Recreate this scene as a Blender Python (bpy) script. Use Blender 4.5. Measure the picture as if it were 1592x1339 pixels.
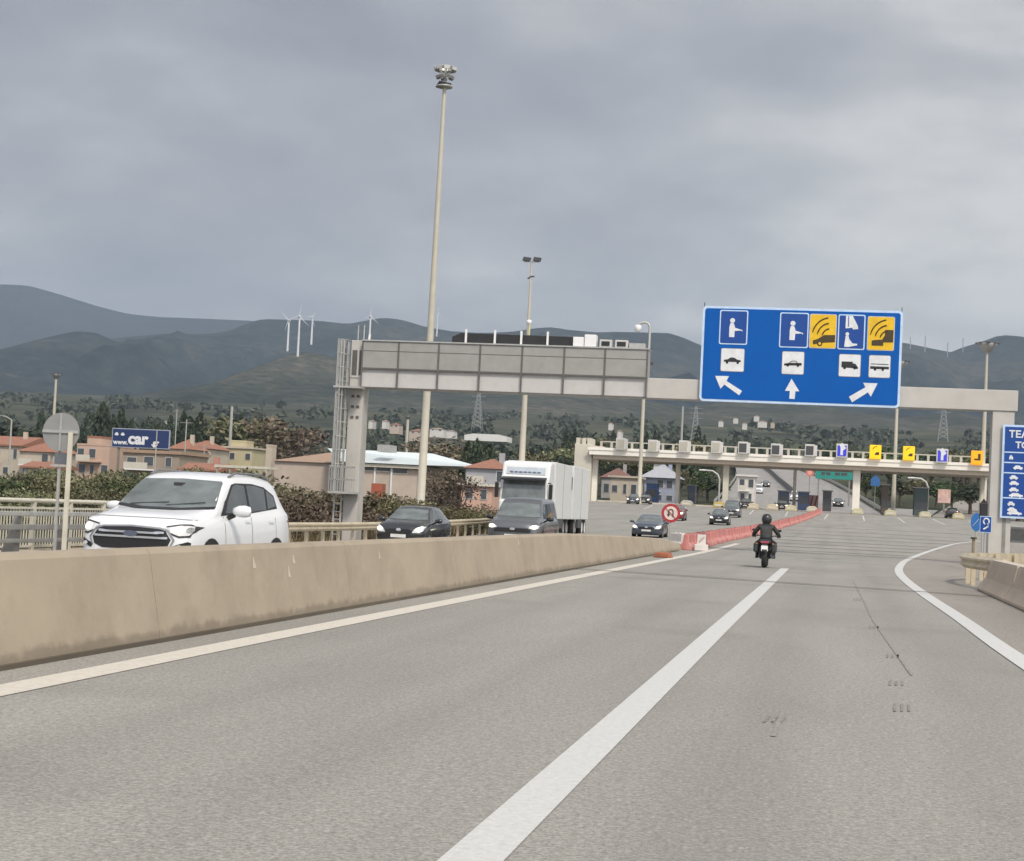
import bpy, bmesh, math, random
from mathutils import Vector, Matrix, noise
from mathutils.bvhtree import BVHTree
for o in list(bpy.data.objects): bpy.data.objects.remove(o)
S = bpy.context.scene
COL = S.collection
R = math.radians
random.seed(7)

# ------------------------------------------------------------------ camera
EYE = 1.28
FPX = 2700.0
YAW, PITCH, ROLL = R(10.60), R(2.553), R(2.8)
Fw = Vector((-math.sin(YAW)*math.cos(PITCH), math.cos(YAW)*math.cos(PITCH), math.sin(PITCH)))
R0 = Vector((math.cos(YAW), math.sin(YAW), 0))
U0 = R0.cross(Fw)
RT = R0*math.cos(ROLL) + U0*math.sin(ROLL)
UP = U0*math.cos(ROLL) - R0*math.sin(ROLL)
CAMP = Vector((0, 0, EYE))
cd = bpy.data.cameras.new('camera'); cam = bpy.data.objects.new('camera', cd); COL.objects.link(cam)
cd.sensor_width = 36; cd.lens = FPX*36/1592; cd.clip_start = 0.1; cd.clip_end = 40000
M = Matrix((RT, UP, -Fw)).transposed().to_4x4(); M.translation = CAMP
cam.matrix_world = M
S.camera = cam

# ------------------------------------------------------------------ light
S.view_settings.view_transform = 'Standard'; S.view_settings.look = 'None'
S.view_settings.gamma = 1; S.view_settings.exposure = 0.80
SUN_EL, SUN_AZ = R(48), R(150)          # azimuth clockwise from +Y
W = bpy.data.worlds.new('World'); S.world = W; W.use_nodes = True
nt = W.node_tree; nt.nodes.clear()
def N(t, tree=None, **k):
    n = (tree or nt).nodes.new(t)
    for a, b in k.items(): setattr(n, a, b)
    return n
def L(a, b, tree=None): (tree or nt).links.new(a, b)
sky = N('ShaderNodeTexSky', sky_type='NISHITA', sun_disc=False, sun_elevation=SUN_EL, sun_rotation=SUN_AZ)
bg1 = N('ShaderNodeBackground'); bg1.inputs['Strength'].default_value = 0.08
L(sky.outputs[0], bg1.inputs['Color'])
tc = N('ShaderNodeTexCoord'); sep = N('ShaderNodeSeparateXYZ'); L(tc.outputs['Generated'], sep.inputs[0])
za = N('ShaderNodeMath', operation='MAXIMUM'); L(sep.outputs[2], za.inputs[0]); za.inputs[1].default_value = 0.0
zb = N('ShaderNodeMath', operation='ADD'); L(za.outputs[0], zb.inputs[0]); zb.inputs[1].default_value = 0.26
dx = N('ShaderNodeMath', operation='DIVIDE'); L(sep.outputs[0], dx.inputs[0]); L(zb.outputs[0], dx.inputs[1])
dy = N('ShaderNodeMath', operation='DIVIDE'); L(sep.outputs[1], dy.inputs[0]); L(zb.outputs[0], dy.inputs[1])
cmb = N('ShaderNodeCombineXYZ'); L(dx.outputs[0], cmb.inputs[0]); L(dy.outputs[0], cmb.inputs[1])
n1 = N('ShaderNodeTexNoise'); n1.inputs['Scale'].default_value = 1.25; n1.inputs['Detail'].default_value = 7
n1.inputs['Roughness'].default_value = 0.5; n1.inputs['Distortion'].default_value = 0.5
L(cmb.outputs[0], n1.inputs['Vector'])
n2 = N('ShaderNodeTexNoise'); n2.inputs['Scale'].default_value = 4.6; n2.inputs['Detail'].default_value = 5
n2.inputs['Roughness'].default_value = 0.55; L(cmb.outputs[0], n2.inputs['Vector'])
mx = N('ShaderNodeMath', operation='MULTIPLY_ADD'); L(n2.outputs[0], mx.inputs[0]); mx.inputs[1].default_value = 0.42; L(n1.outputs[0], mx.inputs[2])
# brighter cloud to the right of the road
dt = N('ShaderNodeVectorMath', operation='DOT_PRODUCT'); L(tc.outputs['Generated'], dt.inputs[0]); dt.inputs[1].default_value = (0.85, 0.35, -0.45)
mr = N('ShaderNodeMapRange'); L(dt.outputs['Value'], mr.inputs['Value'])
mr.inputs['From Min'].default_value = 0.02; mr.inputs['From Max'].default_value = 0.42; mr.inputs['To Min'].default_value = -0.10; mr.inputs['To Max'].default_value = 0.27
ad = N('ShaderNodeMath', operation='ADD'); L(mx.outputs[0], ad.inputs[0]); L(mr.outputs[0], ad.inputs[1])
cr = N('ShaderNodeValToRGB'); L(ad.outputs[0], cr.inputs[0])
e = cr.color_ramp; e.elements[0].position = 0.47; e.elements[0].color = (0.186, 0.188, 0.212, 1)
e.elements[1].position = 0.96; e.elements[1].color = (0.48, 0.468, 0.452, 1)
q = e.elements.new(0.66); q.color = (0.250, 0.251, 0.268, 1)
q = e.elements.new(0.80); q.color = (0.325, 0.322, 0.326, 1)
# clouds thinner and brighter behind the camera, where the sun is
db = N('ShaderNodeVectorMath', operation='DOT_PRODUCT'); L(tc.outputs['Generated'], db.inputs[0]); db.inputs[1].default_value = (0.3, -0.75, 0.6)
mb = N('ShaderNodeMapRange'); L(db.outputs['Value'], mb.inputs['Value'])
mb.inputs['From Min'].default_value = -0.1; mb.inputs['From Max'].default_value = 0.9; mb.inputs['To Min'].default_value = 1.0; mb.inputs['To Max'].default_value = 2.6
bg2 = N('ShaderNodeBackground'); L(cr.outputs[0], bg2.inputs['Color']); L(mb.outputs[0], bg2.inputs['Strength'])
ms = N('ShaderNodeMixShader'); ms.inputs[0].default_value = 0.96; L(bg1.outputs[0], ms.inputs[1]); L(bg2.outputs[0], ms.inputs[2])
out = N('ShaderNodeOutputWorld'); L(ms.outputs[0], out.inputs['Surface'])
sl = bpy.data.lights.new('sun', 'SUN'); sl.energy = 1.6; sl.angle = R(10); sl.color = (1, 0.92, 0.80)
so = bpy.data.objects.new('sun', sl); COL.objects.link(so); so.location = (0, -20, 60)
sd = Vector((math.sin(SUN_AZ)*math.cos(SUN_EL), math.cos(SUN_AZ)*math.cos(SUN_EL), math.sin(SUN_EL)))
so.rotation_euler = sd.to_track_quat('Z', 'Y').to_euler()

# ------------------------------------------------------------------ placing
def ray(px, py): return Fw*FPX + RT*(px-796) - UP*(py-669.5)
def atY(px, py, Y):
    d = ray(px, py); return CAMP + d*(Y/d.y)
def proj(P):
    d = Vector(P)-CAMP; k = FPX/d.dot(Fw); return 796+d.dot(RT)*k, 669.5-d.dot(UP)*k
def sstep(a, b, x):
    t = min(1, max(0, (x-a)/(b-a))); return t*t*(3-2*t)
def lerp(a, b, t): return a+(b-a)*t
def pl(pts, x):
    if x <= pts[0][0]: return pts[0][1]
    for (a, b), (c, d) in zip(pts, pts[1:]):
        if x <= c: return b+(d-b)*(x-a)/(c-a)
    return pts[-1][1]
def road_z(Y):
    if Y < 60: return 0.0
    if Y < 243: return 2.8*((Y-60)/183)**1.7
    return pl([(243, 2.8), (262, 2.85), (600, 19.5), (900, 33), (1600, 72), (2400, 135), (3500, 200), (9000, 260)], Y)
LEFT = [(0, -2.2), (120, -1.6), (200, -0.6), (300, 1.0), (450, 4), (700, 13), (1000, 30), (1600, 72), (2400, 135), (3500, 200), (9000, 260)]
def zg(X, Y):
    c = road_z(Y)
    if X < -6 and Y < 160:
        c += 0.033*(max(X, -18)+6)*(1-sstep(60, 160, Y))
    e = -19.5 - 24*sstep(110, 230, Y) - max(0, Y-260)*0.12
    t = sstep(e, e-(6 if Y < 260 else 30), X)
    return lerp(c, pl(LEFT, Y), 1-sstep(e-(6 if Y < 260 else 6+0.1*(Y-260)), e, X))
def gp(px, py, zoff=0.0):
    d = ray(px, py); d /= d.y
    lo = 3.0
    for i in range(1, 4000):
        Y = 3*1.004**i
        P = CAMP+d*Y
        if P.z <= zg(P.x, P.y)+zoff:
            a, b = Y/1.004, Y
            for _ in range(20):
                m = (a+b)/2; Q = CAMP+d*m
                if Q.z <= zg(Q.x, Q.y)+zoff: b = m
                else: a = m
            Q = CAMP+d*b
            return Vector((Q.x, Q.y, zg(Q.x, Q.y)+zoff))
        if Y > 9000: break
    return CAMP+d*200
def on(X, Y, dz=0.0): return Vector((X, Y, zg(X, Y)+dz))
def onpx(px, Y, dz=0.0):
    P = atY(px, 800, Y)
    for _ in range(3):
        z = zg(P.x, Y)+dz; 
        # shift px row to the ground row at this Y
        a = atY(px, 700, Y); b = atY(px, 900, Y); t = (z-a.z)/(b.z-a.z); P = a.lerp(b, t)
    return Vector((P.x, Y, z))

# ------------------------------------------------------------------ tags
def tag(o, label=None, cat=None, group=None, kind=None):
    if label: o['label'] = label
    if cat: o['category'] = cat
    if group: o['group'] = group
    if kind: o['kind'] = kind
    return o
def thing(name, label, cat, loc=(0, 0, 0), rz=0.0, group=None):
    o = bpy.data.objects.new(name, None); COL.objects.link(o); o.empty_display_size = 0.2
    o.location = loc; o.rotation_euler = (0, 0, rz)
    return tag(o, label, cat, group)
def kids(o): return [c for c in list(COL.objects) if c.parent == o]
KID = {}
def reg(o):
    KID.setdefault(o.parent.name if o.parent else None, []).append(o)
def copy_tree(o, parent=None):
    c = o.copy(); COL.objects.link(c); c.parent = parent
    if parent: reg(c)
    for ch in list(KID.get(o.name, [])): copy_tree(ch, c)
    return c
def dup(root, loc, rz=0.0, label=None, group=None, scale=None):
    c = copy_tree(root); c.location = loc; c.rotation_euler = (0, 0, rz)
    if label: c['label'] = label
    if group: c['group'] = group
    if scale: c.scale = scale if hasattr(scale, '__len__') else (scale,)*3
    return c

# ------------------------------------------------------------------ mesh builder
class MB:
    def __init__(s): s.v = []; s.f = []; s.m = []; s.sm = []
    def add(s, vs, fs, mi=0, smooth=False):
        b = len(s.v); s.v += [tuple(v) for v in vs]
        for f in fs: s.f.append([b+i for i in f]); s.m.append(mi); s.sm.append(smooth)
        return s
    def box(s, x0, x1, y0, y1, z0, z1, mi=0):
        vs = [(x, y, z) for z in (z0, z1) for y in (y0, y1) for x in (x0, x1)]
        return s.add(vs, [(0, 2, 3, 1), (4, 5, 7, 6), (0, 1, 5, 4), (2, 6, 7, 3), (0, 4, 6, 2), (1, 3, 7, 5)], mi)
    def cbox(s, c, sx, sy, sz, rz=0, mi=0):
        k = Matrix.Rotation(rz, 3, 'Z'); c = Vector(c)
        vs = [c+k@Vector((x*sx/2, y*sy/2, z*sz/2)) for z in (-1, 1) for y in (-1, 1) for x in (-1, 1)]
        return s.add(vs, [(0, 2, 3, 1), (4, 5, 7, 6), (0, 1, 5, 4), (2, 6, 7, 3), (0, 4, 6, 2), (1, 3, 7, 5)], mi)
    def tube(s, pts, r, n=8, mi=0, caps=True):
        pts = [Vector(p) for p in pts]; rr = r if hasattr(r, '__len__') else [r]*len(pts)
        vs = []; fs = []
        for i, p in enumerate(pts):
            t = (pts[min(i+1, len(pts)-1)]-pts[max(i-1, 0)]).normalized()
            a = t.cross(Vector((0, 0, 1)) if abs(t.z) < 0.95 else Vector((1, 0, 0))).normalized(); b = t.cross(a)
            for k in range(n):
                w = 2*math.pi*k/n; vs.append(p+(a*math.cos(w)+b*math.sin(w))*rr[i])
        for i in range(len(pts)-1):
            for k in range(n):
                fs.append((i*n+k, i*n+(k+1) % n, (i+1)*n+(k+1) % n, (i+1)*n+k))
        s.add(vs, fs, mi, True)
        if caps:
            s.add(vs[:n], [tuple(range(n))], mi); s.add(vs[-n:], [tuple(range(n))[::-1]], mi)
        return s
    def beam(s, a, b, w, h=None, mi=0):
        a = Vector(a); b = Vector(b); h = h or w; t = (b-a).normalized()
        x = t.cross(Vector((0, 0, 1)) if abs(t.z) < 0.97 else Vector((0, 1, 0))).normalized(); y = x.cross(t).normalized()
        vs = [p+x*i*w/2+y*j*h/2 for p in (a, b) for j in (-1, 1) for i in (-1, 1)]
        return s.add(vs, [(0, 2, 3, 1), (4, 5, 7, 6), (0, 1, 5, 4), (2, 6, 7, 3), (0, 4, 6, 2), (1, 3, 7, 5)], mi)
    def prism(s, poly, a, b, axis='y', mi=0):
        def P(u, v, w): return {'y': (u, w, v), 'x': (w, u, v), 'z': (u, v, w)}[axis]
        n = len(poly); vs = [P(u, v, a) for u, v in poly]+[P(u, v, b) for u, v in poly]
        return s.add(vs, [tuple(range(n)), tuple(range(2*n-1, n-1, -1))]+[(i, (i+1) % n, n+(i+1) % n, n+i) for i in range(n)], mi)
    def sweep(s, prof, path, mi=0, smooth=False, closed=True, yaws=None):
        """prof: (side, up) points swept along a ground path of 3-D points"""
        path = [Vector(p) for p in path]; n = len(prof); vs = []; fs = []
        for i, p in enumerate(path):
            t = path[min(i+1, len(path)-1)]-path[max(i-1, 0)]; t.z = 0; t.normalize(); sx = Vector((t.y, -t.x, 0))
            vs += [p+sx*u+Vector((0, 0, v)) for u, v in prof]
        m = n if closed else n-1
        for i in range(len(path)-1):
            for k in range(m): fs.append((i*n+k, i*n+(k+1) % n, (i+1)*n+(k+1) % n, (i+1)*n+k))
        s.add(vs, fs, mi, smooth)
        if closed: s.add(vs[:n], [tuple(range(n))[::-1]], mi); s.add(vs[-n:], [tuple(range(n))], mi)
        return s
    def disc(s, c, r, axis='y', n=24, th=0.01, mi=0, ry=None):
        ry = ry or r; poly = [(c[0 if axis != 'x' else 1]+r*math.cos(2*math.pi*k/n), (c[2] if axis != 'z' else c[1])+ry*math.sin(2*math.pi*k/n)) for k in range(n)]
        w = {'y': c[1], 'x': c[0], 'z': c[2]}[axis]
        return s.prism(poly, w-th/2, w+th/2, axis, mi)
    def lathe(s, prof, c=(0, 0, 0), n=20, axis='z', mi=0, smooth=True):
        vs = []; m = len(prof); c = Vector(c)
        for k in range(n):
            w = 2*math.pi*k/n
            for r, h in prof:
                u, v = r*math.cos(w), r*math.sin(w)
                vs.append(c+Vector({'z': (u, v, h), 'x': (h, u, v), 'y': (u, h, v)}[axis]))
        fs = [(k*m+i, ((k+1) % n)*m+i, ((k+1) % n)*m+i+1, k*m+i+1) for k in range(n) for i in range(m-1)]
        return s.add(vs, fs, mi, smooth)
    def build(s, name, mats, parent=None, bevel=0, fix=True):
        me = bpy.data.meshes.new(name); me.from_pydata(s.v, [], s.f)
        for mt in (mats if isinstance(mats, (list, tuple)) else [mats]): me.materials.append(mt)
        me.polygons.foreach_set('material_index', s.m); me.polygons.foreach_set('use_smooth', s.sm)
        if fix:
            bm = bmesh.new(); bm.from_mesh(me); bmesh.ops.recalc_face_normals(bm, faces=bm.faces); bm.to_mesh(me); bm.free()
        me.update()
        o = bpy.data.objects.new(name, me); COL.objects.link(o)
        if parent: o.parent = parent; reg(o)
        if bevel:
            b = o.modifiers.new('bevel', 'BEVEL'); b.width = bevel; b.segments = 2; b.limit_method = 'ANGLE'; b.angle_limit = R(40)
        return o

# ------------------------------------------------------------------ materials
MATS = {}
def mat(name, col, rough=0.7, metal=0.0, var=0.12, scale=3.0, dirt=None, dirt_amt=0.0, bump=0.0, bscale=60, spec=0.5, emit=None, emits=0, detail=5, coat=0.0, obj=False, stretch=None):
    if name in MATS: return MATS[name]
    m = bpy.data.materials.new(name); m.use_nodes = True; t = m.node_tree; b = t.nodes['Principled BSDF']
    b.inputs['Roughness'].default_value = rough; b.inputs['Metallic'].default_value = metal
    b.inputs['Specular IOR Level'].default_value = spec
    if coat: b.inputs['Coat Weight'].default_value = coat; b.inputs['Coat Roughness'].default_value = 0.05
    c = tuple(col)+(1,)
    tcn = N('ShaderNodeTexCoord', t); src = tcn.outputs['Object']
    if stretch:
        mp = N('ShaderNodeMapping', t); mp.inputs['Scale'].default_value = stretch; L(src, mp.inputs[0], t); src = mp.outputs[0]
    nz = N('ShaderNodeTexNoise', t); nz.inputs['Scale'].default_value = scale; nz.inputs['Detail'].default_value = detail; nz.inputs['Roughness'].default_value = 0.6
    L(src, nz.inputs['Vector'], t)
    rp = N('ShaderNodeMapRange', t); L(nz.outputs[0], rp.inputs[0], t)
    rp.inputs['From Min'].default_value = 0.3; rp.inputs['From Max'].default_value = 0.7; rp.inputs['To Min'].default_value = 1-var; rp.inputs['To Max'].default_value = 1+var
    vm = N('ShaderNodeVectorMath', t, operation='SCALE'); vm.inputs[0].default_value = c[:3]; L(rp.outputs[0], vm.inputs['Scale'], t)
    last = vm.outputs[0]
    if dirt:
        n3 = N('ShaderNodeTexNoise', t); n3.inputs['Scale'].default_value = scale*0.6; n3.inputs['Detail'].default_value = 8; n3.inputs['Roughness'].default_value = 0.7
        L(src, n3.inputs['Vector'], t)
        r3 = N('ShaderNodeMapRange', t); L(n3.outputs[0], r3.inputs[0], t); r3.inputs['From Min'].default_value = 0.48; r3.inputs['From Max'].default_value = 0.72; r3.inputs['To Max'].default_value = dirt_amt
        mxn = N('ShaderNodeMix', t, data_type='RGBA'); L(r3.outputs[0], mxn.inputs[0], t); L(last, mxn.inputs[6], t); mxn.inputs[7].default_value = tuple(dirt)+(1,)
        last = mxn.outputs[2]
    L(last, b.inputs['Base Color'], t)
    if bump:
        nb = N('ShaderNodeTexNoise', t); nb.inputs['Scale'].default_value = bscale; nb.inputs['Detail'].default_value = 4; L(src, nb.inputs['Vector'], t)
        bp = N('ShaderNodeBump', t); bp.inputs['Strength'].default_value = bump; bp.inputs['Distance'].default_value = 0.02; L(nb.outputs[0], bp.inputs['Height'], t); L(bp.outputs[0], b.inputs['Normal'], t)
    if emit:
        b.inputs['Emission Color'].default_value = tuple(emit)+(1,); b.inputs['Emission Strength'].default_value = emits
    MATS[name] = m; return m

def foliage(name, a, b_, c_):
    if name in MATS: return MATS[name]
    m = bpy.data.materials.new(name); m.use_nodes = True; t = m.node_tree; b = t.nodes['Principled BSDF']
    b.inputs['Roughness'].default_value = 0.75; b.inputs['Specular IOR Level'].default_value = 0.25
    g = N('ShaderNodeNewGeometry', t); oi = N('ShaderNodeObjectInfo', t)
    r = N('ShaderNodeValToRGB', t); L(g.outputs['Random Per Island'], r.inputs[0], t)
    r.color_ramp.elements[0].color = tuple(a)+(1,); r.color_ramp.elements[1].color = tuple(c_)+(1,); q = r.color_ramp.elements.new(0.5); q.color = tuple(b_)+(1,)
    h = N('ShaderNodeHueSaturation', t)
    m1 = N('ShaderNodeMapRange', t); L(oi.outputs['Random'], m1.inputs[0], t); m1.inputs['To Min'].default_value = 0.47; m1.inputs['To Max'].default_value = 0.52
    m2 = N('ShaderNodeMapRange', t); L(oi.outputs['Random'], m2.inputs[0], t); m2.inputs['To Min'].default_value = 0.7; m2.inputs['To Max'].default_value = 1.35
    L(m1.outputs[0], h.inputs['Hue'], t); L(m2.outputs[0], h.inputs['Value'], t); L(r.outputs[0], h.inputs['Color'], t)
    L(h.outputs[0], b.inputs['Base Color'], t)
    MATS[name] = m; return m

def text(body, size, name, mt, parent=None, loc=(0, 0, 0), rot=(R(90), 0, 0), align='LEFT', bold=0.0, ext=0.004, sx=1.0, label=None):
    cu = bpy.data.curves.new(name, 'FONT'); cu.body = body; cu.size = size; cu.align_x = align; cu.extrude = ext; cu.offset = bold; cu.resolution_u = 3
    o = bpy.data.objects.new('tmp_text', cu); COL.objects.link(o)
    dg = bpy.context.evaluated_depsgraph_get(); me = bpy.data.meshes.new_from_object(o.evaluated_get(dg))
    bpy.data.objects.remove(o); bpy.data.curves.remove(cu)
    me.materials.clear(); me.materials.append(mt)
    r = bpy.data.objects.new(name, me); COL.objects.link(r); r.location = loc; r.rotation_euler = rot; r.scale = (sx, 1, 1)
    if parent: r.parent = parent; reg(r)
    return r
# ================================================================== SETTING
def land_mat(name, cols, s1, s2, rough=0.95, fields=False, bump=0.0):
    m = bpy.data.materials.new(name); m.use_nodes = True; t = m.node_tree; b = t.nodes['Principled BSDF']
    b.inputs['Roughness'].default_value = rough; b.inputs['Specular IOR Level'].default_value = 0.1
    g = N('ShaderNodeNewGeometry', t); mp = N('ShaderNodeMapping', t); L(g.outputs['Position'], mp.inputs[0], t); mp.inputs['Scale'].default_value = (s1, s1*0.8, s1*1.6)
    n = N('ShaderNodeTexNoise', t); n.inputs['Scale'].default_value = 1; n.inputs['Detail'].default_value = 8; n.inputs['Roughness'].default_value = 0.62; L(mp.outputs[0], n.inputs['Vector'], t)
    m2 = N('ShaderNodeMapping', t); L(g.outputs['Position'], m2.inputs[0], t); m2.inputs['Scale'].default_value = (s2, s2, s2)
    n2_ = N('ShaderNodeTexNoise', t); n2_.inputs['Scale'].default_value = 1; n2_.inputs['Detail'].default_value = 7; n2_.inputs['Roughness'].default_value = 0.7; L(m2.outputs[0], n2_.inputs['Vector'], t)
    r = N('ShaderNodeValToRGB', t); k = len(cols)
    LO, HI = (0.34, 0.68) if fields else (0.40, 0.62)
    r.color_ramp.elements[0].position = LO; r.color_ramp.elements[0].color = tuple(cols[0])+(1,)
    r.color_ramp.elements[1].position = HI; r.color_ramp.elements[1].color = tuple(cols[-1])+(1,)
    for i in range(1, k-1):
        q = r.color_ramp.elements.new(LO+(HI-LO)*i/(k-1)); q.color = tuple(cols[i])+(1,)
    sm = N('ShaderNodeMath', t, operation='MULTIPLY_ADD'); L(n2_.outputs[0], sm.inputs[0], t); sm.inputs[1].default_value = 0.5; 
    s0 = N('ShaderNodeMath', t, operation='MULTIPLY'); L(n.outputs[0], s0.inputs[0], t); s0.inputs[1].default_value = 0.5; L(s0.outputs[0], sm.inputs[2], t)
    last = sm.outputs[0]
    if fields:
        v = N('ShaderNodeTexVoronoi', t); v.inputs['Scale'].default_value = 0.011; L(g.outputs['Position'], v.inputs['Vector'], t)
        sp = N('ShaderNodeSeparateColor', t); L(v.outputs['Color'], sp.inputs[0], t)
        a = N('ShaderNodeMath', t, operation='MULTIPLY_ADD'); L(sp.outputs[0], a.inputs[0], t); a.inputs[1].default_value = 0.16; 
        a0 = N('ShaderNodeMath', t, operation='SUBTRACT'); L(last, a0.inputs[0], t); a0.inputs[1].default_value = 0.08; L(a0.outputs[0], a.inputs[2], t); last = a.outputs[0]
    L(last, r.inputs[0], t); L(r.outputs[0], b.inputs['Base Color'], t)
    if bump:
        bp = N('ShaderNodeBump', t); bp.inputs['Strength'].default_value = bump; bp.inputs['Distance'].default_value = 12; L(n2_.outputs[0], bp.inputs['Height'], t); L(bp.outputs[0], b.inputs['Normal'], t)
    return m

GM = land_mat('land', [(0.022, 0.029, 0.021), (0.045, 0.052, 0.033), (0.080, 0.082, 0.052), (0.14, 0.125, 0.085)], 0.02, 0.35, fields=True)
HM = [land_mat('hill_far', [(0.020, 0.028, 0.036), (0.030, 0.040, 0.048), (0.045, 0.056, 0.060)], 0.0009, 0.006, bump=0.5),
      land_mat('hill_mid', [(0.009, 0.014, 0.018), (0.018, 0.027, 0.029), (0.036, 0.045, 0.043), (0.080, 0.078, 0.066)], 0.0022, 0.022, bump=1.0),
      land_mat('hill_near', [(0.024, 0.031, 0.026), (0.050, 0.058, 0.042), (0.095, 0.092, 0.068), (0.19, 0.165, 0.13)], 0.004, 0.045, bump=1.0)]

def grid_obj(name, xs, ys, zf, m, smooth=True):
    vs = [(x, y, zf(x, y)) for y in ys for x in xs]; n = len(xs)
    fs = [(j*n+i, j*n+i+1, (j+1)*n+i+1, (j+1)*n+i) for j in range(len(ys)-1) for i in range(n-1)]
    o = MB().add(vs, fs, 0, smooth).build(name, m, fix=False); return tag(o, kind='structure')
xs = [-9000, -6000, -4000, -2600, -1800, -1200, -850, -600, -450, -340, -260]+[x for x in range(-220, -60, 10)]+[-60+2.5*i for i in range(0, 45)]+[60, 80, 110, 150, 220, 320, 480, 700, 1000, 1500, 2200, 3200, 5000, 7000]
ys = [-60, -30]+[5*i for i in range(0, 60)]+[300+15*i for i in range(0, 40)]+[900+60*i for i in range(0, 30)]+[2700+300*i for i in range(0, 24)]
def gz(x, y):
    z = zg(x, y)
    inroad = (-40 < x < 34 and y < 262)
    if y > 262: z -= 0.5
    rough = 0 if inroad else 1
    z += rough*(0.25*noise.noise(Vector((x*0.08, y*0.08, 0)))+(4*noise.noise(Vector((x*0.006, y*0.006, 3))) if y > 380 else 0)+(10*noise.noise(Vector((x*0.0018, y*0.0018, 5))) if y > 1000 else 0))
    return z-0.35
grid_obj('ground', xs, ys, gz, GM)

# ---- asphalt
def asphalt(name, base, worn, ys_=1.0):
    m = bpy.data.materials.new(name); m.use_nodes = True; t = m.node_tree; b = t.nodes['Principled BSDF']
    b.inputs['Roughness'].default_value = 0.82; b.inputs['Specular IOR Level'].default_value = 0.35
    g = N('ShaderNodeNewGeometry', t)
    def nz(sc, det, rg, st=(1, 1, 1)):
        mp = N('ShaderNodeMapping', t); L(g.outputs['Position'], mp.inputs[0], t); mp.inputs['Scale'].default_value = st
        n = N('ShaderNodeTexNoise', t); n.inputs['Scale'].default_value = sc; n.inputs['Detail'].default_value = det; n.inputs['Roughness'].default_value = rg; L(mp.outputs[0], n.inputs['Vector'], t); return n.outputs[0]
    def rng(s, a, c, lo, hi):
        r = N('ShaderNodeMapRange', t); L(s, r.inputs[0], t); r.inputs['From Min'].default_value = a; r.inputs['From Max'].default_value = c; r.inputs['To Min'].default_value = lo; r.inputs['To Max'].default_value = hi; return r.outputs[0]
    def mul(a, c):
        k = N('ShaderNodeMath', t, operation='MULTIPLY'); L(a, k.inputs[0], t); L(c, k.inputs[1], t); return k.outputs[0]
    f = mul(rng(nz(0.5, 4, 0.6, (1.6, 0.18, 1)), 0.3, 0.7, 0.90, 1.09), rng(nz(42, 3, 0.85), 0.28, 0.72, 0.50, 1.50))
    f = mul(f, rng(nz(15, 5, 0.9), 0.3, 0.7, 0.74, 1.26))
    f = mul(f, rng(nz(0.35, 2, 0.5), 0.6, 0.75, 1.0, 0.86))
    sx_ = N('ShaderNodeSeparateXYZ', t); L(g.outputs['Position'], sx_.inputs[0], t)
    for c_ in (-3.75, -2.35, -0.45, 1.0):
        d_ = N('ShaderNodeMath', t, operation='SUBTRACT'); L(sx_.outputs[0], d_.inputs[0], t); d_.inputs[1].default_value = c_
        a_ = N('ShaderNodeMath', t, operation='ABSOLUTE'); L(d_.outputs[0], a_.inputs[0], t)
        f = mul(f, rng(a_.outputs[0], 0.0, 0.42, 0.935, 1.0))
    f = mul(f, rng(nz(1.1, 3, 0.6, (1.0, 0.6, 1)), 0.66, 0.80, 1.0, 0.88))
    mixn = N('ShaderNodeMix', t, data_type='RGBA'); L(rng(nz(0.25, 5, 0.6, (1, 0.35, 1)), 0.35, 0.65, 0, 1), mixn.inputs[0], t)
    mixn.inputs[6].default_value = tuple(base)+(1,); mixn.inputs[7].default_value = tuple(worn)+(1,)
    vm = N('ShaderNodeVectorMath', t, operation='SCALE'); L(mixn.outputs[2], vm.inputs[0], t); L(f, vm.inputs['Scale'], t)
    L(vm.outputs[0], b.inputs['Base Color'], t)
    bp = N('ShaderNodeBump', t); bp.inputs['Strength'].default_value = 0.35; bp.inputs['Distance'].default_value = 0.006; L(nz(70, 3, 0.8), bp.inputs['Height'], t); L(bp.outputs[0], b.inputs['Normal'], t)
    return m
ASP = asphalt('asphalt', (0.256, 0.248, 0.224), (0.292, 0.282, 0.254))
ASP2 = asphalt('asphalt_brown', (0.255, 0.236, 0.21), (0.285, 0.262, 0.232))
ASP3 = asphalt('asphalt_pale', (0.27, 0.26, 0.245), (0.31, 0.295, 0.28))
def strip(name, m, left, right, ys, dz, nx=6, kind='structure'):
    """left/right: X as functions of Y; sheet dz above the terrain law"""
    vs = []; fs = []
    for y in ys:
        a, b = left(y), right(y)
        for i in range(nx+1):
            x = a+(b-a)*i/nx; vs.append((x, y, zg(x, y)+dz))
    n = nx+1
    for j in range(len(ys)-1):
        for i in range(nx): fs.append((j*n+i, j*n+i+1, (j+1)*n+i+1, (j+1)*n+i))
    return tag(MB().add(vs, fs, 0, True).build(name, m, fix=False), kind=kind)
YS = [-10+2.5*i for i in range(0, 110)]
Lp = [(0, -5.75), (60, -5.9), (75, -8), (243, -8)]
strip('road', ASP, lambda y: pl([(0, -5.75), (62, -5.75), (72, -5.6), (110, -4.8), (170, -3.3), (240, -1.7)], y), lambda y: pl([(0, 3.1), (48, 3.1), (60, 6), (100, 12), (160, 20), (240, 27)], y), [y for y in YS if y <= 262], 0.0, 10)
strip('opposite_road', ASP, lambda y: pl([(0, -17.9), (110, -18.2), (150, -24), (230, -36), (262, -38)], y), lambda y: pl([(0, -5.754), (62, -5.754), (72, -5.604), (110, -4.804), (170, -3.304), (240, -1.704)], y), [y for y in YS if y <= 262], 0.0, 12)
strip('shoulder', ASP2, lambda y: pl([(0, 3.104), (40, 3.104), (48, 3.104), (60, 6.004)], y), lambda y: pl([(0, 9), (60, 12)], y), [y for y in YS if y <= 60], 0.0, 4)
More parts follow.
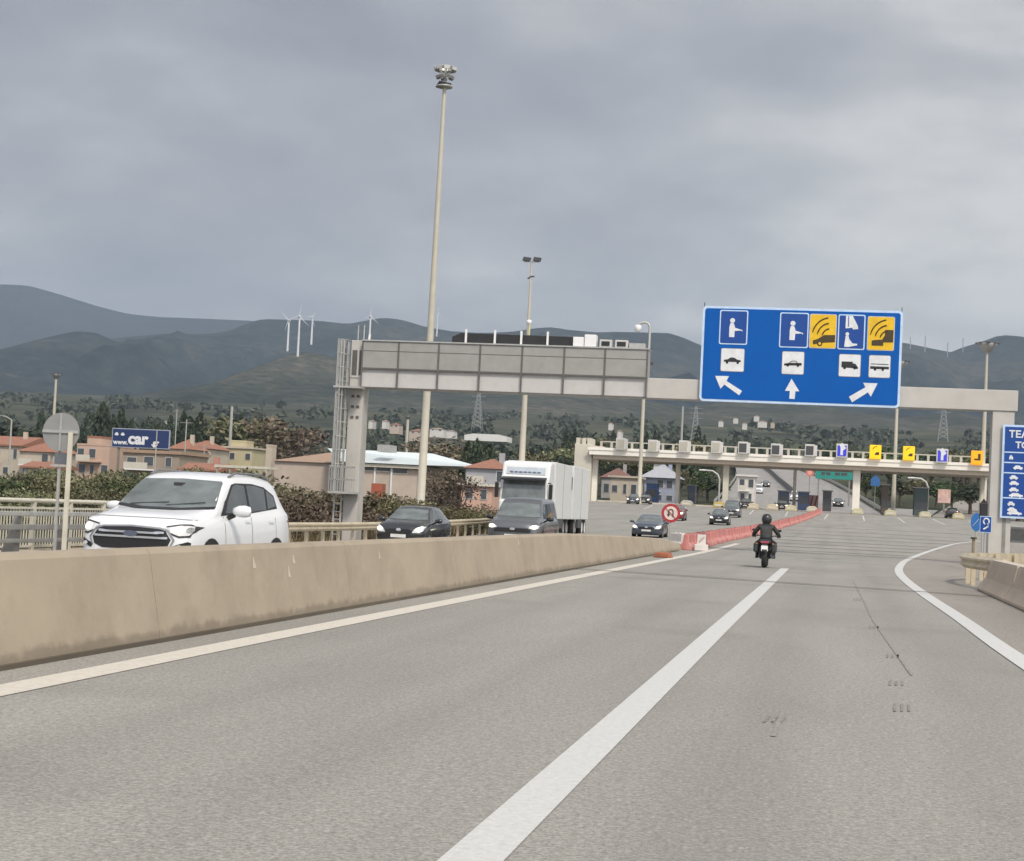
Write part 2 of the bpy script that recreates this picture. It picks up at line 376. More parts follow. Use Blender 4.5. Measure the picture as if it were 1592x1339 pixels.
# worn brown asphalt between the edge line and the barrier
edge = [(2.05, 2), (1.95, 14), (1.88, 20), (1.86, 26), (1.78, 35), (1.78, 44), (1.93, 52), (2.35, 61), (2.95, 70), (4.6, 88), (6.7, 107), (8.2, 118), (10.5, 130)]
edge_x = lambda y: pl([(b, a) for a, b in edge], y)
strip('shoulder', ASP2, lambda y: edge_x(y)+0.1, lambda y: pl([(0, 3.1), (48, 3.1), (60, 6), (100, 12), (130, 15)], y), [2*i for i in range(1, 65)], 0.004, 3)

# hill road behind the toll plaza, climbing and bending left
hr = [(1240, 266), (1234, 300), (1228, 350), (1219, 420), (1205, 500), (1188, 600), (1166, 720), (1130, 860), (1090, 1000)]
hp = [onpx(x, y) for x, y in hr]
hy = [262+12*i for i in range(0, 62)]
hx = lambda y: pl([(p.y, p.x) for p in hp], y)
hw = lambda y: pl([(262, 12.5), (330, 12), (600, 10), (1000, 9)], y)
strip('hill_road', ASP3, lambda y: hx(y)-hw(y), lambda y: hx(y)+hw(y), hy, 0.03, 6)
strip('plaza_exit', ASP3, lambda y: hx(y)+hw(y)+1.5, lambda y: 13.8+(y-262)*0.1, [262+4*i for i in range(0, 8)], 0.04, 3)
strip('service_road', ASP2, lambda y: pl([(262, 14), (400, 30)], y), lambda y: pl([(262, 27), (400, 38)], y), [262+10*i for i in range(0, 14)], 0.05, 3)

# ---- painted markings
PW = mat('road_paint', (0.56, 0.56, 0.54), 0.6, var=0.08, scale=30, dirt=(0.36, 0.35, 0.33), dirt_amt=0.35, bump=0.3, bscale=60)
PC = mat('road_paint_cream', (0.60, 0.56, 0.49), 0.6, var=0.08, scale=20, dirt=(0.36, 0.34, 0.30), dirt_amt=0.5, bump=0.3, bscale=60)
def line(pts, w, m, dz=0.005, name='road_marking'):
    pts = [Vector((a, b, 0)) for a, b in pts]; fine = []
    for a, b in zip(pts, pts[1:]):
        k = max(1, int((b-a).length/2.5))
        for i in range(k): fine.append(a.lerp(b, i/k))
    fine.append(pts[-1]); vs = []; fs = []
    for i, p in enumerate(fine):
        t = (fine[min(i+1, len(fine)-1)]-fine[max(i-1, 0)]).normalized(); s = Vector((t.y, -t.x, 0))
        for k in (-1, 1):
            q = p+s*k*w/2; vs.append((q.x, q.y, zg(q.x, q.y)+dz))
    for i in range(len(fine)-1): fs.append((2*i, 2*i+1, 2*i+3, 2*i+2))
    return tag(MB().add(vs, fs).build(name, m, fix=False), kind='structure')
line([(-5.03, 1), (-4.99, 15), (-4.82, 38), (-4.66, 60), (-4.5, 85)], 0.29, PC)
line([(-1.23, 1), (-1.25, 20), (-1.24, 48)], 0.225, PW)
def smooth_pts(p, n=6):
    out_ = []
    for i in range(len(p)-1):
        a, b, c, d = p[max(i-1, 0)], p[i], p[i+1], p[min(i+2, len(p)-1)]
        for k in range(n):
            t = k/n
            out_.append(tuple(0.5*((2*b[j])+(-a[j]+c[j])*t+(2*a[j]-5*b[j]+4*c[j]-d[j])*t*t+(-a[j]+3*b[j]-3*c[j]+d[j])*t**3) for j in range(len(b))))
    return out_+[p[-1]]
line(smooth_pts(edge, 3), 0.24, PW, 0.009)
line([(-12.3, 30), (-12.3, 85)], 0.12, PW)
line([(-11.0, 0), (-11.0, 28)], 0.12, PW)
line([(-17.2, 0), (-17.2, 120)], 0.2, PC)
for a in ((-0.9, 60.5, 2.2, 62), ): line([(a[0], a[1]), (a[2], a[3])], 0.3, PW)
line([(-5, 232), (20, 232)], 0.5, PC)
line([(-30, 236), (-6, 236)], 0.5, PC)
# rumble strips across the approach, dark worn lines and thin pale ones
RB = mat('rumble_strip', (0.12, 0.118, 0.115), 0.85, var=0.2, scale=2)
for k, y in enumerate((76, 84, 92, 101, 112, 124, 138, 155)):
    line([(-3.6, y), (pl([(60, 2), (76, 3.2), (107, 6.6), (155, 16)], y), y+0.4)], 0.5, RB, 0.007, 'rumble_strip')
    if k % 2: line([(-3.4, y+1.4), (pl([(60, 2), (76, 3.2), (107, 6.6), (155, 16)], y)-0.3, y+1.8)], 0.35, PW, 0.007)
JT = mat('joint', (0.045, 0.043, 0.04), 0.8, var=0.2, scale=6)
line([(-5.7, 38.2), (3.08, 35.2)], 0.16, JT, 0.02, 'expansion_joint')
line([(-5.7, 34.5), (3.08, 34.5)], 0.03, JT, 0.014, 'expansion_joint')
# dark skid marks and road studs
RUB = mat('rubber_stain', (0.215, 0.208, 0.19), 0.8, var=0.35, scale=14)
for (x, y, l) in ((0.55, 22.2, 0.7), (0.55, 14.4, 0.45), (0.52, 12.4, 0.55), (-0.33, 11.2, 0.4), (0.45, 30, 1.0), (0.62, 17.4, 0.5)):
    for k in range(3): line([(x+0.05*k-0.05, y+0.03*k), (x+0.05*k-0.03, y+l)], 0.018, RUB, 0.006, 'skid_mark')
line([(0.72, 15.5), (0.66, 19), (0.58, 24), (0.56, 30), (0.50, 41)], 0.022, mat('faint_seam', (0.25, 0.242, 0.218), 0.85, var=0.3, scale=8), 0.006, 'road_seam')
line([(-0.30, 10.5), (-0.28, 12)], 0.03, mat('faint_seam2', (0.25, 0.242, 0.218), 0.85, var=0.2, scale=8), 0.005, 'road_seam')
# lane lines spreading to the booths
for i in range(6):
    x0 = -1.2+i*1.1; x1 = -1+i*4.45
    line([(x1, 200), (x1+0.3, 231)], 0.15, PW)
for i in range(5):
    x1 = -6-i*4.5
    line([(x1*0.92, 205), (x1, 234)], 0.15, PW)

# ---- hills
def ridge(name, pts, D, foot, zfoot, m, amp=60, nx=150, ny=30, seed=0, px0=-260, px1=1860):
    pts = sorted(pts); vs = []; fs = []
    rows = ny+8
    cols = []
    for i in range(nx+1):
        px = px0+(px1-px0)*i/nx; py = pl(pts, px); P = atY(px, py, D); cols.append((P.x, P.z))
    for j in range(rows+1):
        v = j/ny
        for i, (x, zc) in enumerate(cols):
            Y = D-foot+foot*v if v <= 1 else D+(v-1)*foot*1.2
            if v <= 1:
                h = v**1.25; g = zfoot+(zc-zfoot)*h
                w = 6.75*v*(1-v)**2
                q = noise.noise(Vector((x/420+seed, Y/900, seed)))+0.5*noise.noise(Vector((x/170+seed, Y/420, seed+9)))+0.25*noise.noise(Vector((x/60, Y/120, seed+5)))
                g += amp*w*q*min(1, max(0.1, (zc-zfoot)/400)) - 0.12*amp*w
            else:
                g = zc-(v-1)*(zc-zfoot)*1.8
            xx = x*(0.72+0.28*v) if v <= 1 else x
            vs.append((x, Y, g))
    n = nx+1
    for j in range(rows):
        for i in range(nx): fs.append((j*n+i, j*n+i+1, (j+1)*n+i+1, (j+1)*n+i))
    return tag(MB().add(vs, fs, 0, True).build(name, m, fix=False), kind='structure')
A_ = [(-260, 470), (-100, 452), (-40, 445), (0, 442), (44, 444), (90, 457), (154, 477), (198, 488), (246, 493), (300, 495), (396, 499), (470, 510), (700, 560), (1860, 600)]
B_ = [(-260, 640), (0, 560), (110, 532), (211, 523), (260, 519), (308, 520), (340, 518), (365, 512), (390, 501), (409, 496), (440, 497), (497, 499), (541, 504), (567, 499), (594, 494), (624, 497), (660, 508), (700, 515), (750, 518), (796, 516), (835, 510), (860, 509), (884, 513), (929, 517), (956, 516), (1039, 518), (1060, 524), (1078, 532), (1110, 545), (1200, 540), (1300, 530), (1360, 527), (1405, 533), (1440, 540), (1477, 548), (1497, 540), (1525, 532), (1552, 522), (1568, 521), (1592, 524), (1700, 535), (1860, 560)]
F_ = [(-260, 590), (-60, 566), (0, 548), (50, 533), (100, 518), (125, 515), (150, 518), (200, 540), (260, 570), (330, 612), (420, 655), (600, 690), (1860, 700)]
C_ = [(-260, 705), (0, 690), (150, 662), (190, 646), (230, 622), (286, 601), (340, 596), (374, 594), (396, 584), (420, 571), (440, 556), (462, 548), (484, 548), (523, 557), (600, 578), (700, 598), (800, 606), (900, 610), (1000, 622), (1100, 640), (1300, 676), (1860, 720)]
E_ = [(-260, 740), (600, 700), (900, 668), (1000, 648), (1080, 632), (1160, 622), (1240, 626), (1330, 640), (1420, 648), (1480, 640), (1540, 652), (1592, 664), (1860, 690)]
G_ = [(-260, 650), (-60, 632), (0, 628), (60, 630), (130, 640), (190, 655), (260, 668), (400, 690), (600, 705), (1860, 740)]
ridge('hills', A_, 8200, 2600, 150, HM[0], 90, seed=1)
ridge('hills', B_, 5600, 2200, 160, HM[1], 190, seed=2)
ridge('hills', F_, 4300, 1500, 150, HM[1], 130, seed=3)
ridge('hills', C_, 3000, 1000, 95, HM[2], 90, seed=4)
ridge('hills', E_, 3100, 1200, 95, HM[2], 80, seed=6)
ridge('hills', G_, 1900, 500, 20, HM[2], 14, seed=8)

# ---- air
def add_haze():
    hz = MB().box(-9500, 7500, -150, 10500, -8, 1350).build('haze', bpy.data.materials.new('haze'))
    m = hz.data.materials[0]; m.use_nodes = True; t = m.node_tree; t.nodes.clear()
    pv = N('ShaderNodeVolumePrincipled', t); pv.inputs['Color'].default_value = (0.62, 0.77, 0.94, 1); pv.inputs['Density'].default_value = HAZE_D; pv.inputs['Anisotropy'].default_value = 0.1
    o = N('ShaderNodeOutputMaterial', t); L(pv.outputs[0], o.inputs['Volume'], t)
    tag(hz, kind='stuff')
HAZE_D = 8.0e-5
add_haze()
# ================================================================== MATERIALS FOR OBJECTS
CONC = mat('barrier_concrete', (0.355, 0.298, 0.225), 0.88, var=0.08, scale=1.3, dirt=(0.22, 0.18, 0.135), dirt_amt=0.6, bump=0.12, bscale=90, stretch=(1, 0.8, 0.9))
CONC2 = mat('pale_concrete', (0.44, 0.37, 0.29), 0.88, var=0.10, scale=1.5, dirt=(0.24, 0.20, 0.16), dirt_amt=0.45, bump=0.4, bscale=30)
GALV = mat('galvanised_steel', (0.42, 0.42, 0.40), 0.5, 0.35, var=0.10, scale=4, dirt=(0.30, 0.29, 0.26), dirt_amt=0.4)
GALVD = mat('dull_steel', (0.26, 0.255, 0.24), 0.6, 0.3, var=0.15, scale=4, dirt=(0.18, 0.16, 0.13), dirt_amt=0.5)
CREAM = mat('cream_paint', (0.56, 0.53, 0.44), 0.55, var=0.08, scale=3, dirt=(0.36, 0.32, 0.24), dirt_amt=0.5)
GRAIL = mat('guardrail_steel', (0.56, 0.49, 0.36), 0.55, 0.25, var=0.12, scale=3, dirt=(0.28, 0.22, 0.15), dirt_amt=0.5)
PANEL = mat('panel_grey', (0.30, 0.297, 0.282), 0.6, var=0.07, scale=2, dirt=(0.22, 0.21, 0.19), dirt_amt=0.35)
PANELW = mat('panel_pale', (0.50, 0.49, 0.475), 0.6, var=0.05, scale=2, dirt=(0.38, 0.36, 0.33), dirt_amt=0.35)
BEAMM = mat('beam_paint', (0.47, 0.455, 0.425), 0.6, var=0.05, scale=1.5, dirt=(0.36, 0.33, 0.29), dirt_amt=0.35)
SEAM = mat('seam_dark', (0.11, 0.105, 0.10), 0.7)
BLK = mat('black_plastic', (0.018, 0.018, 0.02), 0.55, var=0.15)
RUBM = mat('tyre_rubber', (0.02, 0.02, 0.021), 0.85, var=0.2, scale=20)
DGREY = mat('dark_grey', (0.06, 0.062, 0.066), 0.6)
WHITE = mat('white_paint', (0.72, 0.72, 0.72), 0.45, var=0.04)
BLUE = mat('sign_blue', (0.0, 0.088, 0.37), 0.6, var=0.06, scale=1.2, spec=0.2)
BLUED = mat('sign_blue_dark', (0.0, 0.052, 0.27), 0.5, var=0.05, scale=2)
LBLUE = mat('sign_light_border', (0.48, 0.62, 0.80), 0.5)
SWHITE = mat('sign_white', (0.66, 0.68, 0.70), 0.5)
SGREY = mat('sign_backing_grey', (0.50, 0.50, 0.49), 0.5)
YEL = mat('sign_yellow', (0.72, 0.45, 0.01), 0.5)
SBRN = mat('sign_dark_symbol', (0.05, 0.035, 0.012), 0.6)
REDS = mat('sign_red', (0.36, 0.03, 0.035), 0.5)
RED = mat('red_plastic', (0.45, 0.155, 0.14), 0.65, var=0.22, scale=2, dirt=(0.52, 0.30, 0.27), dirt_amt=0.85, obj=True)
WPL = mat('white_plastic', (0.62, 0.58, 0.54), 0.6, var=0.1)
ORN = mat('rusty_orange', (0.30, 0.10, 0.05), 0.7, var=0.2)

# ================================================================== ROADSIDE
def base_grime(m, col, h):
    t = m.node_tree; b = t.nodes['Principled BSDF']; src = b.inputs['Base Color'].links[0].from_socket
    c_ = N('ShaderNodeTexCoord', t); s_ = N('ShaderNodeSeparateXYZ', t); L(c_.outputs['Object'], s_.inputs[0], t)
    n_ = N('ShaderNodeTexNoise', t); n_.inputs['Scale'].default_value = 5; n_.inputs['Detail'].default_value = 7; L(c_.outputs['Object'], n_.inputs['Vector'], t)
    a_ = N('ShaderNodeMath', t, operation='MULTIPLY_ADD'); L(n_.outputs[0], a_.inputs[0], t); a_.inputs[1].default_value = -0.22; L(s_.outputs[2], a_.inputs[2], t)
    r_ = N('ShaderNodeMapRange', t); L(a_.outputs[0], r_.inputs[0], t); r_.inputs['From Min'].default_value = h-0.10; r_.inputs['From Max'].default_value = h-0.04; r_.inputs['To Min'].default_value = 0.42; r_.inputs['To Max'].default_value = 0.0
    x_ = N('ShaderNodeMix', t, data_type='RGBA'); L(r_.outputs[0], x_.inputs[0], t); L(src, x_.inputs[6], t); x_.inputs[7].default_value = tuple(col)+(1,); L(x_.outputs[2], b.inputs['Base Color'], t)
base_grime(CONC, (0.12, 0.095, 0.065), 0.06)
JERSEY = [(-0.27, 0), (-0.255, 0.10), (-0.13, 0.74), (-0.10, 0.78), (0.10, 0.78), (0.13, 0.74), (0.255, 0.10), (0.27, 0)]
def median():
    o = thing('concrete_barrier', 'long brown stained concrete median barrier between the carriageways', 'barrier', (-5.83, 0, 0))
    b = MB(); p = []; segs = []
    L_ = 6.0; y = -4.0
    while y < 66:
        y1 = min(y+L_, 66.5)
        h0, h1 = pl([(38, 1), (52, 0.78), (60, 0.62), (66.5, 0.30)], y), pl([(38, 1), (52, 0.78), (60, 0.62), (66.5, 0.30)], y1)
        vs = []
        for yy, h in ((y+0.006, h0), (y1-0.006, h1)):
            for u, v in JERSEY: vs.append((u, yy, v*h-0.03*(v == 0)))
        n = 8
        b.add(vs, [tuple(range(n)), tuple(range(2*n-1, n-1, -1))]+[(i, (i+1) % n, n+(i+1) % n, n+i) for i in range(n)])
        y = y1
    b.build('wall', CONC, o)
    c = MB().box(-0.30, 0.30, -4, 64, -0.05, 0.035)
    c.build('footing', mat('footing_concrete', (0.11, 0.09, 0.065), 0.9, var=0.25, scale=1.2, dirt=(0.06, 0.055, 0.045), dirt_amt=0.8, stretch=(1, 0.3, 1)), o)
    sc_m = mat('scrape', (0.50, 0.44, 0.35), 0.8)
    for (yy, zz, w, h) in ((16.6, 0.56, 0.10, 0.11), (17.9, 0.58, 0.10, 0.09), (17.7, 0.44, 0.08, 0.12), (21.5, 0.56, 0.07, 0.1), (31.5, 0.62, 0.12, 0.1)):
        X_ = lambda z: 0.133+(0.74-z)*0.195
        MB().add([(X_(zz), yy, zz), (X_(zz-0.01), yy+w, zz-0.01), (X_(zz+h), yy+w*0.6, zz+h), (X_(zz+h*0.9), yy+w*0.35, zz+h*0.9)], [(0, 1, 2, 3)]).build('scrape_mark', sc_m, o, fix=False)
    return o
median()

def right_barrier(y0, y1, label):
    o = thing('concrete_barrier', label, 'barrier', (3.52, (y0+y1)/2, 0), group=None)
    k = (y1-y0)/2; pr = [(-0.42, 0), (-0.42, 0.07), (-0.25, 0.28), (-0.16, 0.66), (0.14, 0.66), (0.25, 0.28), (0.40, 0.07), (0.40, 0)]
    MB().prism(pr, -k, k, 'y').build('block', CONC2, o, bevel=0.03)
    MB().box(-0.15, 0.13, -k+0.1, k-0.1, 0.655, 0.672).build('cap', mat('cap_concrete', (0.48, 0.43, 0.36), 0.85, var=0.12), o)
    return o
right_barrier(33.2, 38.8, 'pale concrete barrier block at the end of the guardrail by the right shoulder')
right_barrier(27.4, 33.0, 'pale concrete barrier block nearest the camera, cut by the right edge of the photo')
right_barrier(21.6, 27.2, 'pale concrete barrier block beyond the right edge of the photo')

WB = [(0.0, 0.0), (0.04, 0.04), (0.085, 0.07), (0.085, 0.11), (0.03, 0.15), (0.03, 0.17), (0.085, 0.21), (0.085, 0.25), (0.04, 0.28), (0, 0.31), (-0.012, 0.31), (-0.012, 0.0)]
def guardrail(name, label, path, z0=0.46, mt=None, post=2.0, side=1, group=None):
    P = [Vector((x, y, zg(x, y))) for x, y in path]; o0 = P[0].copy()
    o = thing(name, label, 'guardrail', o0, group=group)
    q = [p-o0+Vector((0, 0, z0)) for p in P]
    MB().sweep([(side*a, b) for a, b in WB], q).build('rail', mt or GRAIL, o)
    # posts
    d = 0; nxt = 0.3; k = 0
    for a, b in zip(q, q[1:]):
        l = (b-a).length
        while nxt <= d+l:
            c = a.lerp(b, (nxt-d)/l); sx = (b-a).normalized(); s = Vector((sx.y, -sx.x, 0))*(-0.11*side)
            MB().box(-0.05, 0.05, -0.07, 0.07, -z0-0.25, 0.29).build('post', mt or GRAIL, o).location = c+s
            nxt += post; k += 1
            if k > 60: return o
        d += l
    return o
guardrail('guardrail', 'curved end of the right hand guardrail beside the blue phone sign', smooth_pts([(3.62, 38.4), (3.3, 40.3), (3.12, 42.5), (3.3, 45), (4.2, 48), (6.0, 52), (8.5, 57)], 4), 0.40, post=1.6, side=-1)
guardrail('guardrail', 'brown guardrail on the far right behind the gantry column', [(5.2, 36), (5.0, 38.5), (6.5, 42.5), (9.0, 47)], 0.42, post=2, side=-1)
guardrail('guardrail', 'cream steel guardrail behind the cars from the white car to the dark hatchback', [(-17.9, 46.0), (-17.9, 54), (-17.9, 62), (-18.0, 70), (-18.1, 76)], 0.52, post=2.0)
guardrail('guardrail', 'cream steel guardrail behind the grey van and the dark hatchback', [(-18.1, 76.3), (-18.3, 90), (-19, 105), (-21, 120), (-24, 138)], 0.52, post=2.0)

def parapet():
    y0, y1 = 18, 45.6; X = -18.6
    z0 = zg(-18, 30)
    o = thing('bridge_railing', 'white tubular parapet railing with vertical bars on the far side of the road', 'railing', (X, y0, z0-0.02))
    n = y1-y0
    MB().tube([(0, 0, 1.32), (0, n, 1.32)], 0.055, 10).build('top_rail', CREAM, o)
    b = MB().box(-0.03, 0.03, 0, n, 1.12, 1.17).box(-0.03, 0.03, 0, n, 0.22, 0.27); b.build('horizontal_rail', CREAM, o)
    k = 0
    while k*2.0 < n:
        MB().box(-0.05, 0.05, -0.05, 0.05, 0, 1.28).build('post', CREAM, o).location = (0, k*2.0+0.4, 0); k += 1
    b = MB()
    y = 0.1
    while y < n: b.box(-0.012, 0.012, y-0.012, y+0.012, 0.24, 1.14); y += 0.145
    tag(b.build('bars', CREAM, o), kind='stuff')
    MB().box(-0.22, 0.3, 0, n, -0.1, 0.16).build('kerb', CONC2, o, bevel=0.02)
    # crash barrier in front
    X2 = -17.75; o = thing('crash_barrier', 'grey steel crash barrier with three rails and heavy flared posts in front of the railing', 'barrier', (X2, y0, z0))
    for zz, h in ((1.02, 0.10), (0.72, 0.12), (0.42, 0.09)):
        MB().box(-0.02, 0.09, 0, n-1, zz-h/2, zz+h/2).build('rail', GALVD if zz < 1 else GALV, o, bevel=0.015)
    k = 0
    while k*2.5 < n-1:
        p = MB(); p.add([(-0.10, -0.16, 0), (-0.10, 0.16, 0), (-0.42, 0.16, 0), (-0.42, -0.16, 0), (-0.03, -0.07, 1.0), (-0.03, 0.07, 1.0), (-0.14, 0.07, 1.0), (-0.14, -0.07, 1.0)],
              [(0, 1, 2, 3), (4, 5, 6, 7), (0, 1, 5, 4), (1, 2, 6, 5), (2, 3, 7, 6), (3, 0, 4, 7)])
        p.box(-0.47, -0.03, -0.22, 0.22, 0, 0.04)
        p.build('post', GALVD, o).location = (0, k*2.5+0.6, 0); k += 1
parapet()

# back of round sign on the parapet
def back_sign():
    P = atY(95, 672, 36.6); S_ = 36.9/2700
    o = thing('round_sign', 'back of a round grey traffic sign on a post by the white railing', 'traffic sign', (P.x, 36.6, zg(-18, 36)))
    zc = P.z-o.location.z
    MB().disc((0, 0, zc), 0.44, 'y', 40, 0.025).build('sign_plate', mat('sign_back_grey', (0.30, 0.30, 0.29), 0.5, 0.3, var=0.06), o)
    b = MB().box(-0.43, 0.43, -0.05, -0.014, zc-0.02, zc+0.045); b.box(-0.022, 0.022, -0.045, -0.014, zc-0.42, zc+0.42); b.build('brace', GALV, o)
    MB().box(0.22, 0.32, -0.10, -0.05, 0, zc).build('post', CREAM, o)
    MB().box(-0.04, 0.02, 0.02, 0.07, 0.1, zc-0.38).build('thin_post', GALV, o)
    b = MB().box(-0.12, 0.24, 0.0, 0.03, zc-0.72, zc-0.46); b.build('lower_plate', mat('plate_dark', (0.12, 0.13, 0.15), 0.6), o)
    MB().box(-0.2, 0.24, -0.02, 0.0, zc-0.78, zc-0.73).build('lower_brace', GALV, o)
back_sign()

# no U-turn sign, arrow marker, rust block
def uturn():
    Y = 69.0; P = atY(1043, 798, Y); base = Vector((P.x, Y, zg(P.x, Y)))
    o = thing('no_turn_sign', 'round red bordered no U-turn sign on a thin post behind the median end', 'traffic sign', base)
    zc = P.z-base.z; r = 0.375
    MB().disc((0, 0, zc), r, 'y', 36, 0.02).build('rim', REDS, o)
    MB().disc((0, -0.014, zc), r*0.72, 'y', 36, 0.012).build('sign_face', mat('sign_cream', (0.66, 0.55, 0.50), 0.5), o)
    k = r/0.375; g = MB(); pts = [(0.09, -0.14), (0.09, 0.06)]+[(0.09*math.cos(a), 0.06+0.09*math.sin(a)) for a in [R(20*i) for i in range(1, 9)]]+[(-0.09, 0.06), (-0.09, -0.05)]
    g.tube([(u, -0.026, zc+v) for u, v in pts], 0.024, 6); g.prism([(-0.155, -0.05+zc), (-0.09, -0.15+zc), (-0.025, -0.05+zc)], -0.035, -0.022, 'y')
    g.build('turn_arrow', SBRN, o)
    MB().beam((-0.2, -0.04, zc+0.2), (0.2, -0.04, zc-0.2), 0.05, 0.012).build('slash', REDS, o)
    MB().tube([(0, 0.03, 0), (0, 0.03, zc)], 0.028).build('post', GALV, o)
    Y = 66; P = atY(1095, 838, Y); b0 = on(P.x-0.1, Y)
    o = thing('arrow_marker', 'small white lane marker with a red arrow standing before the red barriers', 'traffic sign', b0)
    MB().box(-0.16, 0.16, -0.02, 0.02, 0.25, 0.62).build('board', WPL, o, bevel=0.01)
    MB().beam((-0.1, -0.03, 0.32), (0.1, -0.03, 0.54), 0.06, 0.01).build('arrow', REDS, o)
    MB().box(-0.25, 0.25, -0.15, 0.15, 0, 0.25).build('foot', WPL, o, bevel=0.03)
    P = gp(1031, 867); o = thing('barrier_foot', 'rusty orange block lying on the road at the tip of the median', 'block', (P.x, P.y, 0))
    MB().prism([(-0.28, 0), (0.28, 0), (0.2, 0.16), (-0.2, 0.16)], -0.4, 0.4, 'y').build('block', ORN, o, bevel=0.03)
uturn()

# red water filled barriers
def red_barriers():
    path = smooth_pts([(-5.35, 66.5), (-5.42, 75), (-5.4, 88), (-5.05, 108), (-4.5, 132), (-3.7, 165), (-2.6, 205), (-1.75, 238)], 12)
    t = thing('plastic_barrier', 'red water filled barrier', 'barrier', (0, 0, 0), group='red plastic barriers dividing the toll plaza')
    pr = [(-0.24, 0), (-0.24, 0.16), (-0.12, 0.30), (-0.09, 0.62), (0.09, 0.62), (0.12, 0.30), (0.24, 0.16), (0.24, 0)]
    MB().prism(pr, -0.57, 0.57, 'y').build('shell', RED, t, bevel=0.035)
    b = MB().box(-0.06, 0.06, 0.565, 0.64, 0.1, 0.5).disc((0, -0.2, 0.632), 0.06, 'z', 10, 0.03).disc((0, 0.25, 0.632), 0.04, 'z', 10, 0.03); b.build('lug', RED, t)
    pts = [Vector((a, b, 0)) for a, b in path]; acc = 0; nxt = 0; n = 0
    first = True
    for a, b in zip(pts, pts[1:]):
        l = (b-a).length
        while nxt <= acc+l:
            c = a.lerp(b, (nxt-acc)/l); d = b-a; rz = -math.atan2(d.x, d.y)+random.uniform(-0.16, 0.16); x = c.x+random.uniform(-.09, .09)
            loc = (x, c.y, zg(c.x, c.y)-0.01); 
            lab = 'red plastic water filled barrier standing in the long curving row'
            if n == 0: lab = 'red plastic barrier at the near end of the row, beside the white arrow marker'
            if first: t.location = loc; t.rotation_euler = (0, 0, rz); t['label'] = lab; first = False
            else: dup(t, loc, rz, lab)
            n += 1; nxt += 1.26
        acc += l
    # white one among them
    o = dup(t, (-5.95, 68.2, 0), 0.5, 'pale worn plastic barrier lying beside the near end of the red row')
    del o['group']
    for c in KID[o.name]: c.data = c.data.copy(); c.data.materials[0] = WPL
red_barriers()

